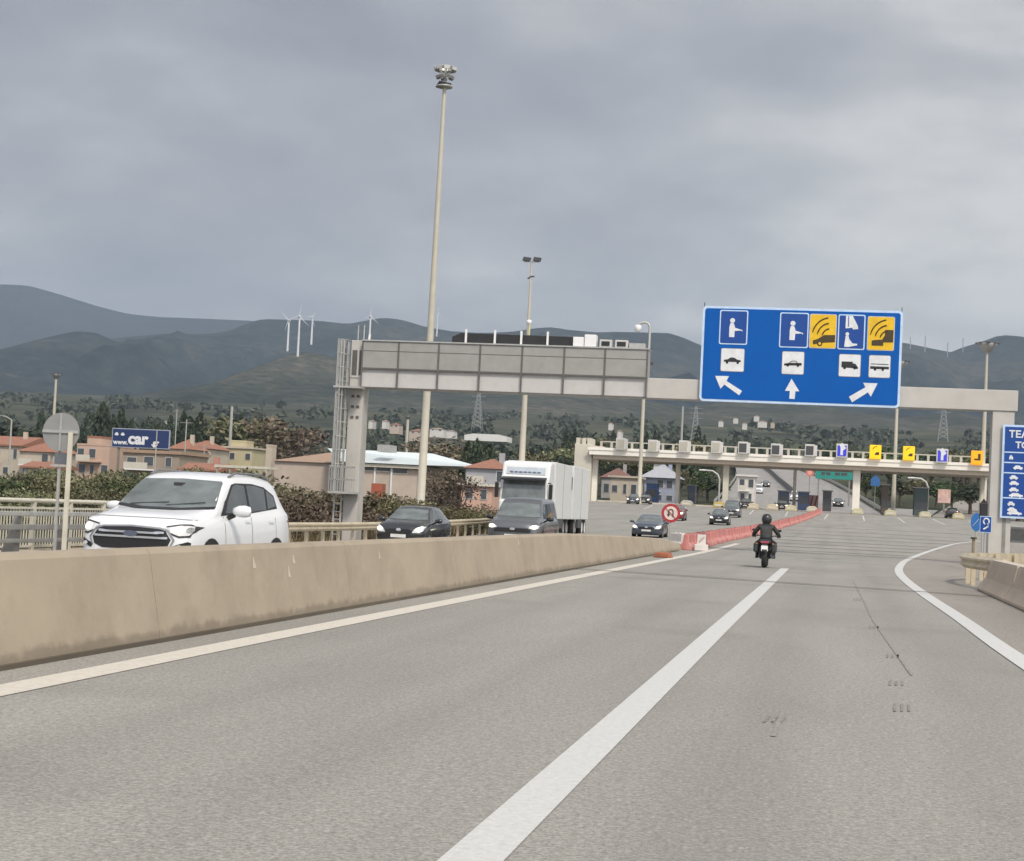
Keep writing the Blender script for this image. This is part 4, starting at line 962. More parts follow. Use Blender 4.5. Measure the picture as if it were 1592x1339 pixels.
def turbine(label, px, Y, pyb, pyh, ang):
    P = atY(px, pyb, Y); zh = atY(px, pyh, Y).z-P.z; o = thing('wind_turbine', label, 'wind turbine', P, group=None)
    H = zh; m = mat('turbine_white', (0.66, 0.68, 0.70), 0.5, var=0.02)
    MB().lathe([(2.1, -6), (1.9, H*0.3), (1.6, H*0.7), (1.3, H), (0, H)], n=12).build('tower', m, o)
    MB().box(-1.8, 1.8, -4, 5, H-1.6, H+1.8).build('nacelle', m, o, bevel=0.4)
    MB().lathe([(0, -2.2), (1.3, -1.2), (1.6, 0)], (0, -4, H), 12, 'y').build('hub', m, o)
    for k in range(3):
        a = R(ang+120*k); Lb = H*0.42; b = MB(); q = []
        d = Vector((math.sin(a), 0, math.cos(a))); s = Vector((math.cos(a), 0, -math.sin(a)))
        c0 = Vector((0, -4.6, H)); vs = []
        for t, w in ((0.02, 0.8), (0.2, 1.5), (0.6, 0.8), (1.0, 0.15)):
            for u, v in ((-0.5, 0), (0, 0.25), (0.5, 0), (0, -0.25)): vs.append(c0+d*Lb*t+s*w*u+Vector((0, v*2, 0)))
        fs = [(i*4+j, i*4+(j+1) % 4, (i+1)*4+(j+1) % 4, (i+1)*4+j) for i in range(3) for j in range(4)]+[(0, 1, 2, 3), (12, 13, 14, 15)]
        b.add(vs, fs).build('blade', m, o)
turbine('wind turbine at the left of the three on the ridge', 447, 2960, 541, 498, 75)
turbine('tallest wind turbine in the middle of the three on the ridge', 463, 2850, 549, 492, 12)
turbine('wind turbine at the right of the three on the ridge', 484, 3050, 531, 494, 40)
turbine('wind turbine behind the antennas of the left gantry column', 574, 3020, 535, 492, 8)
turbine('wind turbine mostly hidden beside the tall mast', 679, 4600, 520, 484, 25)
for px, yb, yt in ((1415, 536, 524), (1438, 540, 522), (1473, 548, 533), (1497, 541, 526)):
    P = atY(px, yb+2, 5400); o = thing('ridge_mast', 'faint antenna mast standing on the distant ridge right of the blue sign', 'mast', P, group='antenna masts on the right ridge')
    H = atY(px, yt, 5400).z-P.z; MB().tube([(0, 0, -10), (0, 0, H)], 1.6, 6).build('pole', mat('pylon_steel', (0.3, 0.31, 0.31)), o)
# ================================================================== TOLL PLAZA
TY = 244.0
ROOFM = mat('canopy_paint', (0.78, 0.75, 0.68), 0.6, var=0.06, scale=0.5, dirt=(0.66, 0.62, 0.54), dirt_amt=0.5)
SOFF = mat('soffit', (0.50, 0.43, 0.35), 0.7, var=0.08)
PYL = mat('pylon_concrete', (0.55, 0.52, 0.44), 0.8, var=0.06, scale=0.6, dirt=(0.42, 0.39, 0.33), dirt_amt=0.5)
def toll():
    G = 2.8
    z = lambda px, py, Y=TY: atY(px, py, Y).z
    X = lambda px, Y=TY: atY(px, 740, Y).x
    o = thing('toll_canopy', 'long cream toll plaza roof on columns spanning all the lanes', 'toll canopy', (0, TY, G))
    x0, x1 = X(914), X(1548)
    zt = (z(914, 693)+z(1546, 725))/2-G; zb = zt-1.0
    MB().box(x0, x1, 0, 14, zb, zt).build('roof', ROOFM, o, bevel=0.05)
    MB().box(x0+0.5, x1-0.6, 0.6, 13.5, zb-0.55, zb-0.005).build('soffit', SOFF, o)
    MB().box(x0-0.2, x1+0.1, -0.12, -0.001, zt-0.32, zt+0.06).build('fascia_trim', mat('fascia_light', (0.80, 0.77, 0.70), 0.6, var=0.04), o)
    for px, w, d in ((925, 0.75, 3), (1129, 0.8, 2.5), (1332, 1.0, 2.5), (1541, 0.7, 3), (1054, 0.6, 9), (1236, 0.45, 10), (1531, 0.6, 10)):
        xx = X(px, TY+d); MB().box(xx-w/2, xx+w/2, d-0.5, d+0.5, 0, zb-0.551).build('column', ROOFM if px != 1129 else PYL, o, bevel=0.04)
    # parapet frames on the roof
    k = 0; xx = x0+1.0
    while xx < x1-0.8:
        MB().box(xx, xx+0.34, 4, 4.2, zt, zt+1.0).build('parapet_post', mat('parapet_grey', (0.40, 0.38, 0.33), 0.7), o); xx += 1.48
    for zz in (1.003,): MB().box(x0+1, x1-1, 4.02, 4.16, zt+zz, zt+zz+0.16).build('parapet_rail', MATS['parapet_grey'], o)
    # left pylon building
    o = thing('concrete_pylon', 'cream block tower supporting the left end of the toll roof behind the truck', 'building', (X(905), TY+2, 2.4))
    a, b = X(890)-X(905), X(917)-X(905); h = z(905, 690)-2.4
    MB().box(a, b, -1, 5, -0.5, h).build('wall', PYL, o, bevel=0.04)
    for c in (a+0.1, a+1.0, a+1.7): MB().box(c, c+0.5, -0.6, 4, h, h+0.9).build('merlon', PYL, o)
    MB().box(b, b+1.5, 0, 4, h-1.6, h-0.2).build('bracket_block', PYL, o)
    # lane displays on the roof edge
    disp = [(965, 687, 'blank'), (1015, 690, 'blank'), (1063, 691, 'blank'), (1113, 692, 'blank'), (1155, 693, 'dark'), (1206, 696, 'dark'), (1259, 697, 'dark'), (1309, 700, 'arrow'), (1361, 702, 'yellow'), (1413, 704, 'yellow'), (1465, 708, 'arrow'), (1519, 711, 'orange')]
    names = {'blank': 'blank pale lane display', 'dark': 'dark unlit lane display', 'arrow': 'blue lane display with white arrow', 'yellow': 'yellow lane display with small symbols', 'orange': 'orange lane display'}
    where = ['first from the left end of the toll roof', 'second from the left end of the toll roof', 'third from the left end of the toll roof', 'fourth from the left end of the toll roof',
             'leftmost of the three dark ones', 'middle of the three dark ones', 'rightmost of the three dark ones, beside the blue arrow', 'left of the first yellow display',
             'leftmost of the yellow pair', 'below the right edge of the big blue sign', 'between the yellow and the orange displays', 'rightmost on the toll roof']
    Yd = TY-0.5
    DB = mat('display_blue', (0.03, 0.03, 0.42), 0.5, emit=(0.05, 0.06, 0.6), emits=0.25); DY = mat('display_yellow', (0.75, 0.45, 0.01), 0.5, emit=(0.9, 0.5, 0.0), emits=0.35); DO = mat('display_orange', (0.75, 0.30, 0.01), 0.5, emit=(0.9, 0.35, 0.0), emits=0.35)
    FR = mat('display_frame', (0.55, 0.54, 0.52), 0.5); BF = mat('display_blank', (0.42, 0.40, 0.33), 0.6)
    for (px, py, k), w_ in zip(disp, where):
        P = atY(px, py, Yd)
        o = thing('lane_display', names[k]+' '+w_, 'lane sign', (P.x, Yd, P.z-(1.05 if k in ('yellow', 'orange', 'arrow') else 1.14)), group='lane displays on the toll roof')
        col_ = k in ('yellow', 'orange', 'arrow'); w, h = (0.78, 0.96) if col_ else (0.66, 0.84)
        MB().box(-w, w, -0.25, 0.3, 0, 2*h).build('frame', {'yellow': DY, 'orange': DO}.get(k, FR), o, bevel=0.05)
        MB().box(-w*0.78, w*0.78, -0.29, -0.252, 0.2, 2*h-0.25).build('screen', {'blank': BF, 'dark': DGREY, 'arrow': DB, 'yellow': DY, 'orange': DO}[k], o)
        if k == 'dark' or k == 'blank': MB().box(w+0.003, w+0.35, -0.1, 0.2, 0.1, 2*h-0.1).build('side_box', FR, o)
        if k == 'arrow': MB().prism([(-0.2, 0.35), (0.15, 0.35), (0.15, 1.0), (0.55, 1.3), (0.25, 1.75), (0.0, 2.05), (-0.35, 1.75), (-0.2, 1.35)], -0.31, -0.291, 'y').build('arrow_symbol', SWHITE, o)
        if k == 'yellow':
            g = MB().prism([(-0.1, 0.55), (-0.05, 0.75), (0.15, 0.95), (0.5, 0.95), (0.5, 0.55)], -0.31, -0.291, 'y'); g.build('car_symbol', SBRN, o)
            MB().tube([(-0.4, -0.3, 1.3), (-0.2, -0.3, 1.6), (0.2, -0.3, 1.75)], 0.05, 5).build('wave_symbol', SBRN, o)
        if k == 'orange':
            g = MB().prism([(-0.4, 0.6), (-0.4, 0.85), (0.1, 0.85), (0.1, 1.5), (0.45, 1.5), (0.45, 0.6)], -0.31, -0.291, 'y'); g.build('truck_symbol', SBRN, o)
    # booths and islands
    def booth(px, Y, lab, w=1.5, h=2.7, col=None, bumper=True):
        g0 = onpx(px, Y); g0.z = 2.8
        o = thing('toll_booth', lab, 'toll booth', g0, group='toll booths under the roof')
        m = col or mat('booth_blue', (0.035, 0.055, 0.12), 0.35)
        MB().box(-w/2, w/2, 0, 3, 0.2, h).build('cabin', m, o, bevel=0.05)
        MB().box(-w/2+0.15, w/2-0.15, -0.02, -0.001, 1.1, 2.2).build('window', mat('booth_glass', (0.05, 0.055, 0.06), 0.1), o)
        MB().box(-w/2-0.15, w/2+0.15, -0.15, 3.2, h+0.003, h+0.15).build('roof', mat('booth_roof', (0.3, 0.3, 0.3)), o)
        return o
    booth(1217, 248, 'dark blue toll booth nearest the dark car left of centre', col=None)
    booth(1248, 248, 'dark blue toll booth behind the white vehicle, second from left')
    booth(1285, 248, 'narrow dark toll booth at the far end of the red barriers', 1.2, 3.0, DGREY)
    booth(1375, 248, 'tall dark toll booth left of the middle grey mast', 1.0, 4.2, mat('booth_brown', (0.09, 0.075, 0.06)))
    booth(1431, 248, 'dark green grey toll booth left of the curved arm street lamp', 1.9, 4.0, mat('booth_green', (0.06, 0.085, 0.085)))
    booth(1012, 252, 'toll booth with blue panel under the left part of the roof', 1.6, 3.0, mat('booth_bright', (0.07, 0.13, 0.30)))
    booth(1074, 252, 'slim dark blue toll booth near the left of the two curved lamps', 1.0, 3.0)
    for px, lab, c in ((1170, 'cream island bumper right of the dark van', (0.50, 0.42, 0.28)), (1200, 'cream island bumper between the first and second booths', (0.50, 0.42, 0.28)), (1229, 'cream island bumper in front of the second booth', (0.5, 0.44, 0.28)), (1262, 'cream island bumper where the red barriers end', (0.5, 0.45, 0.35)),
                       (1333, 'pale yellow island bumper at the foot of the wide middle column', (0.47, 0.44, 0.26)), (1384, 'pale yellow island bumper beside the tall dark booth', (0.46, 0.43, 0.28)), (1438, 'pale yellow island bumper under the curved arm lamp', (0.46, 0.43, 0.28)), (1490, 'yellow island bumper at the right end of the toll lanes', (0.46, 0.40, 0.22)), (1117, 'orange yellow island bumper left of the dark van', (0.46, 0.34, 0.10)), (1066, 'grey island bumper under the left part of the roof', (0.4, 0.38, 0.33))):
        g0 = onpx(px, 240); g0.z = zg(g0.x, 240)
        o = thing('island_bumper', lab, 'bumper', g0, group='concrete bumpers at the toll islands')
        m = mat('bumper_%d%d' % (int(c[1]*100), int(c[2]*100)), c, 0.7)
        MB().prism([(-0.8, 0), (0.8, 0), (0.72, 0.55), (0.4, 0.8), (-0.4, 0.8), (-0.72, 0.55)], 0, 4, 'y').build('nose', m, o, bevel=0.08)
        MB().box(-0.5, 0.5, -0.03, -0.002, 0.2, 0.5).build('chevron_plate', CREAM, o)
        MB().box(-0.75, 0.75, 4.003, 22, -0.1, 0.22).build('island', CONC2, o)
    # kerb line at the booths
    tag(MB().box(X(925), X(1120), 247.5, 249.5, 2.6, 3.05).build('plaza_kerb', mat('kerb_pale', (0.55, 0.51, 0.42), 0.8, var=0.08), None), kind='structure')
    # green direction sign behind
    P = atY(1296, 738, 290); o = thing('direction_sign', 'green highway direction sign seen under the middle of the toll roof', 'road sign', (P.x, 290, 2.8))
    zc = P.z-2.8
    MB().box(-2.9, 3.1, 0, 0.15, zc-0.75, zc+1.0).build('panel', mat('sign_green', (0.02, 0.24, 0.20), 0.5), o)
    g = MB()
    for a, b_ in ((-2.0, -1.4), (-1.2, -0.5), (0.2, 1.0), (1.2, 2.2)): g.box(a, b_, -0.02, -0.001, zc-0.15, zc+0.35)
    g.build('writing_blocks', DGREY, o)
    for s in (-2.4, 2.6): MB().box(s-0.12, s+0.12, 0.16, 0.4, 0, zc).build('post', GALVD, o)
    P = atY(1259, 735, 285); o = thing('round_sign', 'small round red sign left of the green highway sign', 'traffic sign', (P.x, 285, 2.9))
    MB().disc((0, 0, P.z-2.9), 0.6, 'y', 20, 0.04).build('sign_plate', mat('pale_red', (0.62, 0.16, 0.13), 0.5), o); MB().disc((0, -0.04, P.z-2.9), 0.36, 'y', 20, 0.02).build('sign_face', mat('face_pink', (0.7, 0.35, 0.28), 0.5), o)
    MB().tube([(0, 0.1, 0), (0, 0.1, P.z-2.9)], 0.07, 6).build('post', GALVD, o)
    P = atY(1361, 748, 280); o = thing('round_sign', 'blue square sign left of the grey mast under the toll roof', 'traffic sign', (P.x, 280, 2.8))
    MB().prism([(-0.7, -0.8), (0.7, -0.8), (0.7, 0.3), (0, 0.95), (-0.7, 0.3)], -0.03, 0.03, 'y').build('sign_plate', mat('sign_blue_far', (0.03, 0.12, 0.32), 0.5), o).location = (0, 0, P.z-2.8)
    MB().tube([(0, 0.1, 0), (0, 0.1, P.z-2.8)], 0.07, 6).build('post', GALVD, o)
    P = atY(1468, 772, 275); o = thing('billboard', 'small pinkish billboard on a post at the right behind the toll lanes', 'billboard', (P.x, 275, 2.8)); zc = P.z-2.8
    MB().box(-0.95, 0.95, 0, 0.1, zc-1.0, zc+1.1).build('panel', mat('poster_pink', (0.60, 0.42, 0.36), 0.6, var=0.3, scale=0.9, dirt=(0.5, 0.14, 0.10), dirt_amt=0.6), o); MB().box(-0.12, 0.12, 0.11, 0.25, 0, zc).build('post', GALVD, o)
    # red white cluster near the barriers' end
    P = onpx(1257, 251); o = thing('warning_board', 'red and white striped warning board at the far end of the red barriers', 'traffic sign', (P.x, 251, 2.8))
    b = MB().box(-1.2, 1.3, 0, 0.1, 0.5, 2.4); b.build('board', mat('pale_pink', (0.58, 0.42, 0.40), 0.6), o)
    for i in range(4): MB().beam((-1.0+0.6*i, -0.03, 0.6), (-0.7+0.6*i, -0.03, 2.3), 0.2, 0.02).build('stripe', REDS, o)
    MB().box(-1.0, -0.9, 0.1, 0.2, 0, 0.5).build('leg', GALV, o); MB().box(1.0, 1.1, 0.1, 0.2, 0, 0.5).build('leg', GALV, o)
    # median fence of the hill road
    o = thing('guardrail', 'dark guardrail along the middle of the climbing hill road', 'guardrail', (0, 0, 0)); pts = []
    for y in range(268, 620, 16): xx = hx(y)-hw(y)*pl([(268, -0.15), (420, 0.1), (620, 0.1)], y); pts.append((xx, y, zg(xx, y)+0.2))
    MB().sweep([(-0.15, 0), (-0.15, 1.0), (0.15, 1.0), (0.15, 0)], pts).build('rail', mat('dark_rail', (0.17, 0.165, 0.16), 0.8, var=0.1, scale=0.2), o)
    for side, lab in ((-1, 'left edge'), (1, 'right edge')):
        o = thing('guardrail', 'thin pale guardrail along the %s of the climbing hill road' % lab, 'guardrail', (0, 0, 0)); pts = []
        for y in range(268, 900, 20): xx = hx(y)+side*(hw(y)+0.2); pts.append((xx, y, zg(xx, y)+0.1))
        MB().sweep([(-0.06, 0.3), (-0.06, 0.8), (0.06, 0.8), (0.06, 0.3)], pts).build('rail', GALV, o)
toll()

# ================================================================== BILLBOARD
def billboard():
    Y = 215; a = atY(173, 697, Y); b = atY(265, 664, Y)
    o = thing('billboard', 'dark blue billboard with white lettering on a steel frame above the red roofs', 'billboard', (a.x, Y, zg(a.x, Y)))
    w = b.x-a.x; z0 = atY(218, 697, Y).z-o.location.z; z1 = atY(218, 667, Y).z-o.location.z; h = z1-z0
    MB().box(0, w, 0, 0.2, z0, z1).build('frame', mat('board_rim', (0.30, 0.33, 0.40), 0.6), o)
    MB().box(0.12, w-0.12, -0.03, -0.001, z0+0.12, z1-0.12).build('blue_panel', mat('board_navy', (0.012, 0.03, 0.11), 0.5), o)
    text('www.', 0.85, 'lettering', SWHITE, o, (0.25, -0.035, z0+0.42), bold=0.035, ext=0.01, sx=1.0)
    text('car', 2.05, 'lettering', SWHITE, o, (2.3, -0.035, z0+0.55), bold=0.09, ext=0.01, sx=1.05)
    text('.gr', 1.05, 'lettering', SWHITE, o, (5.55, -0.035, z0+0.45), bold=0.04, ext=0.01, sx=0.95)
    for k, x in enumerate((0.65, 1.5)):
        MB().prism([(x-0.3, z0+1.65), (x-0.12, z0+1.95), (x+0.12, z0+1.95), (x+0.3, z0+1.65), (x+0.1, z0+1.55), (x-0.1, z0+1.55)], -0.05, -0.031, 'y').build('emblem', SWHITE, o)
    for x in (0.9, 3.2, 5.4): MB().box(x-0.12, x+0.12, 0.21, 0.45, -1, z0+1).build('post', mat('post_brown', (0.22, 0.19, 0.16), 0.8), o)
billboard()

# ================================================================== BUILDINGS
def wm(name, c): return mat(name, c, 0.85, var=0.08, scale=0.6, dirt=tuple(k*0.72 for k in c), dirt_amt=0.45)
TILE = mat('roof_tile', (0.29, 0.135, 0.09), 0.85, var=0.22, scale=2.5, dirt=(0.27, 0.14, 0.09), dirt_amt=0.6)
TILEB = mat('roof_brown', (0.34, 0.235, 0.165), 0.85, var=0.12, scale=1.5, dirt=(0.27, 0.2, 0.15), dirt_amt=0.5)
WIN = mat('window_dark', (0.07, 0.08, 0.09), 0.25)
SHUT = mat('shutter', (0.45, 0.44, 0.42), 0.6)
def house(name, label, cat, pxl, pxr, y_top, y_eave, y_base, Y, wall, roof='hip', rm=None, depth=9, rows=1, cols=3, over=0.4, win=True, wmat=None, sink=1.0, turn=0.0):
    pm = (pxl+pxr)/2; a = atY(pxl, y_base, Y); b = atY(pxr, y_base, Y); c = atY(pm, y_base, Y)
    ze = atY(pm, y_eave, Y).z-c.z; zt = atY(pm, y_top, Y).z-c.z; w = (b.x-a.x)
    o = thing(name, label, cat, (c.x, Y, c.z), turn)
    MB().box(-w/2, w/2, 0, depth, -sink-2, ze).build('wall', wall, o)
    rm = rm or TILE; e = over; H = zt-ze
    if roof == 'hip':
        r = min(w/2, depth/2)*0.9
        vs = [(-w/2-e, -e, ze-0.1), (w/2+e, -e, ze-0.1), (w/2+e, depth+e, ze-0.1), (-w/2-e, depth+e, ze-0.1), (-w/2+r, depth/2, ze+H), (w/2-r, depth/2, ze+H)]
        MB().add(vs, [(0, 1, 5, 4), (1, 2, 5), (2, 3, 4, 5), (3, 0, 4), (0, 3, 2, 1)]).build('roof', rm, o)
    elif roof == 'gable':
        MB().prism([(-w/2-e, ze-0.1), (w/2+e, ze-0.1), (w/2+e, ze+0.1), (0, ze+H), (-w/2-e, ze+0.1)], -e, depth+e, 'y').build('roof', rm, o)
    elif roof == 'side':
        MB().prism([(-e, ze-0.1), (depth+e, ze-0.1), (depth+e, ze+0.1), (depth/2, ze+H), (-e, ze+0.1)], -w/2-e, w/2+e, 'x').build('roof', rm, o)
    else:
        MB().box(-w/2-e, w/2+e, -e, depth+e, ze+0.003, ze+max(0.25, H)).build('roof', rm, o)
    if win:
        fh = ze/rows; hr_ = random.Random(int(pxl*7+Y))
        for r_ in range(rows):
            for c_ in range(cols):
                x = -w/2+w*(c_+0.5+hr_.uniform(-0.12, 0.12))/cols; z = fh*(r_+0.52); ww = min(0.6, w/cols*0.28)*hr_.choice((0.6, 1, 1, 0.8)); hh = min(0.75, fh*0.27)*hr_.choice((1, 1, 0.7))
                if hr_.random() < 0.2 and Y < 400: continue
                f = MB().box(x-ww-0.08, x+ww+0.08, -0.06, -0.002, z-hh-0.08, z+hh+0.08).build('window', wmat or SHUT, o)
                MB().box(x-ww, x+ww, -0.08, -0.061, z-hh, z+hh).build('pane', WIN, f)
        if Y < 300 and rows == 2:
            f = MB().box(-w*0.42, w*hr_.uniform(-0.05, 0.3), -1.1, -0.003, fh-0.12, fh+0.05).build('balcony', WHITE if hr_.random() < 0.5 else wall, o)
            MB().box(-w*0.42, w*0.0, -1.1, -1.04, fh+0.051, fh+0.85).build('balustrade', PYL, f)
    if roof in ('hip', 'side') and Y < 320: MB().box(w*0.2, w*0.2+0.6, depth*0.35, depth*0.35+0.5, ze+0.3, zt+0.7).build('chimney', wall, o)
    return o
CRW, PNK, YLW, GRY, WHT = wm('wall_cream', (0.47, 0.41, 0.33)), wm('wall_pink', (0.48, 0.345, 0.27)), wm('wall_yellow', (0.46, 0.41, 0.26)), wm('wall_grey', (0.34, 0.33, 0.32)), wm('wall_white', (0.60, 0.58, 0.55))
PPK = wm('wall_pale_pink', (0.47, 0.395, 0.335))
house('house', 'cream house with a long red tile roof at the far left edge', 'house', -30, 30, 676, 692, 745, 245, CRW, 'side', depth=12, rows=2, cols=4)
house('house', 'low house with pale bay front under a bright red roof left of the round sign', 'house', 28, 76, 684, 701, 745, 235, CRW, 'hip', depth=10, rows=2, cols=3)
house('shed', 'low orange tiled shed roof in front of the cream houses', 'shed', 36, 82, 717, 727, 748, 200, GRY, 'side', depth=6, win=False)
house('house', 'pink flat roofed house right of the round sign', 'house', 117, 168, 690, 693, 742, 225, PNK, 'flat', rm=PNK, depth=10, rows=2, cols=3, over=0.05)
house('roof_room', 'small pink rooftop room above the pink flat roofed house', 'building', 135, 156, 678, 681, 700, 232, PNK, 'flat', rm=TILE, depth=4, win=False, over=0.05, sink=-1.5)
house('house', 'unfinished grey brown concrete house under the blue billboard', 'house', 188, 276, 700, 705, 756, 205, wm('wall_raw', (0.30, 0.25, 0.20)), 'flat', rm=TILEB, depth=10, rows=2, cols=3, over=0.3)
house('house', 'house with red hipped roof just right of the billboard', 'house', 262, 290, 681, 697, 722, 255, CRW, 'hip', depth=9, rows=1, cols=2)
house('house', 'cream house with a long red roof behind the utility poles', 'house', 284, 326, 683, 696, 722, 268, CRW, 'hip', depth=9, rows=1, cols=3)
house('house', 'pale yellow flat roofed house behind the tall grey pole', 'house', 328, 391, 694, 697, 722, 280, YLW, 'flat', rm=CRW, depth=10, rows=1, cols=5, over=0.3)
house('roof_room', 'small yellow rooftop room on the pale yellow house', 'building', 358, 382, 685, 687, 700, 284, YLW, 'flat', rm=YLW, depth=4, win=False, over=0.05, sink=-1.5)
house('shed', 'long low shed with a dull red roof right behind the white car roof', 'shed', 282, 337, 719, 731, 752, 190, wm('wall_rose', (0.40, 0.20, 0.16)), 'side', depth=6, win=False)
def pergola():
    a = atY(333, 727, 185); b = atY(421, 727, 185); o = thing('pergola', 'long thin pale flat roof on posts left of the brown roofed hall', 'canopy', (a.x, 185, a.z-3)); w = b.x-a.x
    MB().box(0, w, 0, 3, 3.05, 3.35).build('roof', CREAM, o)
    for k in range(5): x = 0.3+k*(w-0.6)/4; MB().box(x-0.09, x+0.09, 0.1, 0.3, -1, 3.049).build('post', GRY, o)
pergola()
house('chimney_block', 'small cream chimney shaped tower left of the brown roofed hall', 'building', 412, 421, 692, 694, 730, 232, CRW, 'flat', rm=CRW, depth=2, win=False, over=0.05)
house('hall', 'pink walled hall with a wide brown hipped roof left of the gantry column', 'hall', 425, 556, 692, 718, 752, 225, PPK, 'hip', TILEB, depth=34, rows=1, cols=7, win=False)
def warehouse():
    Y = 215; a = atY(545, 747, Y); b = atY(648, 747, Y); c0 = a.z
    o = thing('warehouse', 'long pink warehouse with a pale blue white metal roof behind the tall mast', 'warehouse', (a.x, Y, c0))
    w = b.x-a.x; ze = atY(600, 718, Y).z-c0; zr = atY(600, 699, Y).z-c0; xe = atY(722, 722, Y).x-a.x; we = atY(648, 700, Y).x-a.x
    MB().box(0, w, 0, 16, -2, ze-0.3).build('wall', PPK, o)
    RM = mat('metal_roof', (0.62, 0.68, 0.68), 0.4, 0.1, var=0.05, scale=1, stretch=(8, 0.3, 1))
    zl = atY(722, 724, Y).z-c0
    vs = [(-1, -1, ze-0.25), (w+0.4, -1, ze-0.25), (xe, 4, zl), (xe, 7, zl+0.25), (we, 9, zr), (-6, 9, zr+0.1), (-1, 17, ze-0.3), (xe, 17, zl-0.1)]
    MB().add(vs, [(0, 1, 2, 3, 4, 5), (5, 4, 3, 7, 6), (0, 6, 7, 2, 1), (0, 5, 6)]).build('roof', RM, o)
    MB().box(-0.5, w+0.4, -0.7, -0.002, ze-0.75, ze-0.35).build('eaves', CREAM, o)
    for x0, x1, za in ((1.2, 3.0, 0.62), (3.4, 5.2, 0.62), (5.6, 7.4, 0.78), (5.6, 7.4, 0.55)):
        f = MB().box(x0-0.1, x1+0.1, -0.06, -0.003, ze*za-0.35, ze*za+0.35).build('window', CREAM, o); MB().box(x0, x1, -0.09, -0.061, ze*za-0.2, ze*za+0.2).build('pane', WIN, f)
    for x in (0.6, 3.2, 5.4): MB().box(x-0.1, x+0.1, -0.25, -0.05, -2, ze-0.8).build('downpipe', WHITE, o)
    MB().box(-0.6+w*0.45, w*0.45+1.2, 0, 3, zr+0.003-0.3, zr+0.6).build('roof_vent', GALV, o)
    o2 = thing('container', 'small orange red box beside the pink warehouse wall', 'container', atY(585, 772, 180)); MB().box(-0.6, 0.6, 0, 1.5, -0.3, 1.4).build('body', ORN, o2, bevel=0.03); MB().box(-0.5, 0.5, -0.02, -0.002, 0, 1.2).build('door', mat('door_red', (0.35, 0.09, 0.05)), o2)
warehouse()
house('house', 'grey house with a small red hipped roof left of the white truck', 'house', 722, 784, 712, 727, 778, 190, wm('wall_bluegrey', (0.36, 0.36, 0.38)), 'hip', TILE, depth=8, rows=2, cols=3, wmat=WHITE)
house('house', 'low pink house front below the grey house left of the white truck', 'house', 716, 764, 752, 756, 782, 160, wm('wall_pinkish', (0.55, 0.36, 0.28)), 'flat', CREAM, depth=5, rows=1, cols=2)
house('kiosk', 'beige building with a red roof under the left part of the toll roof', 'building', 948, 990, 740, 743, 779, 275, CRW, 'flat', CRW, depth=8, rows=1, cols=3)
house('house', 'house with a dull red roof behind the beige building under the toll roof', 'house', 934, 976, 727, 742, 778, 300, GRY, 'hip', mat('dull_red_tile', (0.19, 0.10, 0.08)), depth=8, rows=1, cols=3)
house('pavilion', 'grey blue pavilion with a stepped roof left of the curved arm lamp', 'building', 1000, 1048, 721, 742, 785, 285, wm('wall_bluish', (0.30, 0.33, 0.42)), 'hip', mat('slate_roof', (0.36, 0.37, 0.40)), depth=10, rows=2, cols=3, over=0.8)
house('roof_room', 'little white upper storey on top of the grey blue pavilion', 'building', 1016, 1032, 716, 720, 730, 291, WHT, 'hip', mat('slate_roof', (0.36, 0.37, 0.40)), depth=3, win=False, sink=-1.8)
house('office', 'white service building behind the booths left of the climbing road', 'building', 1146, 1172, 738, 741, 785, 282, WHT, 'flat', WHT, depth=6, rows=2, cols=2)
# far houses
far = [(573, 579, 651, 657, 900, WHT, 'tiny white house between far trees just right of the gantry column'), (594, 600, 651, 657, 900, WHT, 'tiny white house second from the gantry column among far trees'),
       (606, 620, 655, 664, 800, PPK, 'far pinkish house left of the distant light mast'), (636, 656, 664, 674, 700, PPK, 'far pale pink house just left of the tall mast'), (668, 690, 663, 670, 850, WHT, 'far white houses just right of the tall mast'),
       (694, 706, 667, 672, 900, WHT, 'far low white building right of the tall mast'), (255, 262, 651, 658, 900, WHT, 'tiny white house among the cypresses above the billboard'), (292, 303, 653, 661, 850, CRW, 'tiny cream house among the cypresses right of the billboard'),
       (318, 326, 668, 676, 700, WHT, 'small white house behind the red roofs right of the billboard'), (345, 350, 655, 662, 850, CRW, 'tiny cream house behind the tall grey pole'),
       (946, 952, 655, 661, 1100, WHT, 'tiny white house on the slope above the left end of the toll roof'), (960, 966, 667, 673, 900, WHT, 'tiny white house just above the first lane display'),
       (1117, 1124, 652, 658, 1600, WHT, 'tiny white hillside house left of the hamlet'), (1140, 1147, 648, 653, 1700, WHT, 'tiny white hillside house in the middle of the hamlet'), (1154, 1161, 655, 662, 1550, WHT, 'tiny white hillside house right of the middle of the hamlet'),
       (1172, 1180, 644, 650, 1800, WHT, 'topmost white house of the hillside hamlet below the big sign'), (1178, 1192, 652, 659, 1600, WHT, 'largest pale house of the hillside hamlet below the big sign'), (1198, 1204, 655, 660, 1650, CRW, 'rightmost pale house of the hillside hamlet')]
for i, (a, b, t, c, Y, m, lab) in enumerate(far):
    house('house', lab, 'house', a, b, t+(c-t)*0.25, t+(c-t)*0.55, c+1, Y, m, 'hip', (TILE if m is PPK else TILEB), depth=8, rows=1, cols=2, win=(Y < 900), over=0.3)
# long pale field strip
P0, P1 = atY(722, 677, 700), atY(788, 677, 700)
o = thing('greenhouse', 'long low white greenhouse roof in the fields above the grey house', 'greenhouse', ((P0.x+P1.x)/2, 700, P0.z)); w = (P1.x-P0.x)/2
MB().prism([(-w, -2), (w, -2), (w, 0.2), (w*0.6, 0.9), (-w*0.6, 0.9), (-w, 0.2)], 0, 12, 'y').build('cover', mat('cover_white', (0.66, 0.66, 0.62), 0.6), o)

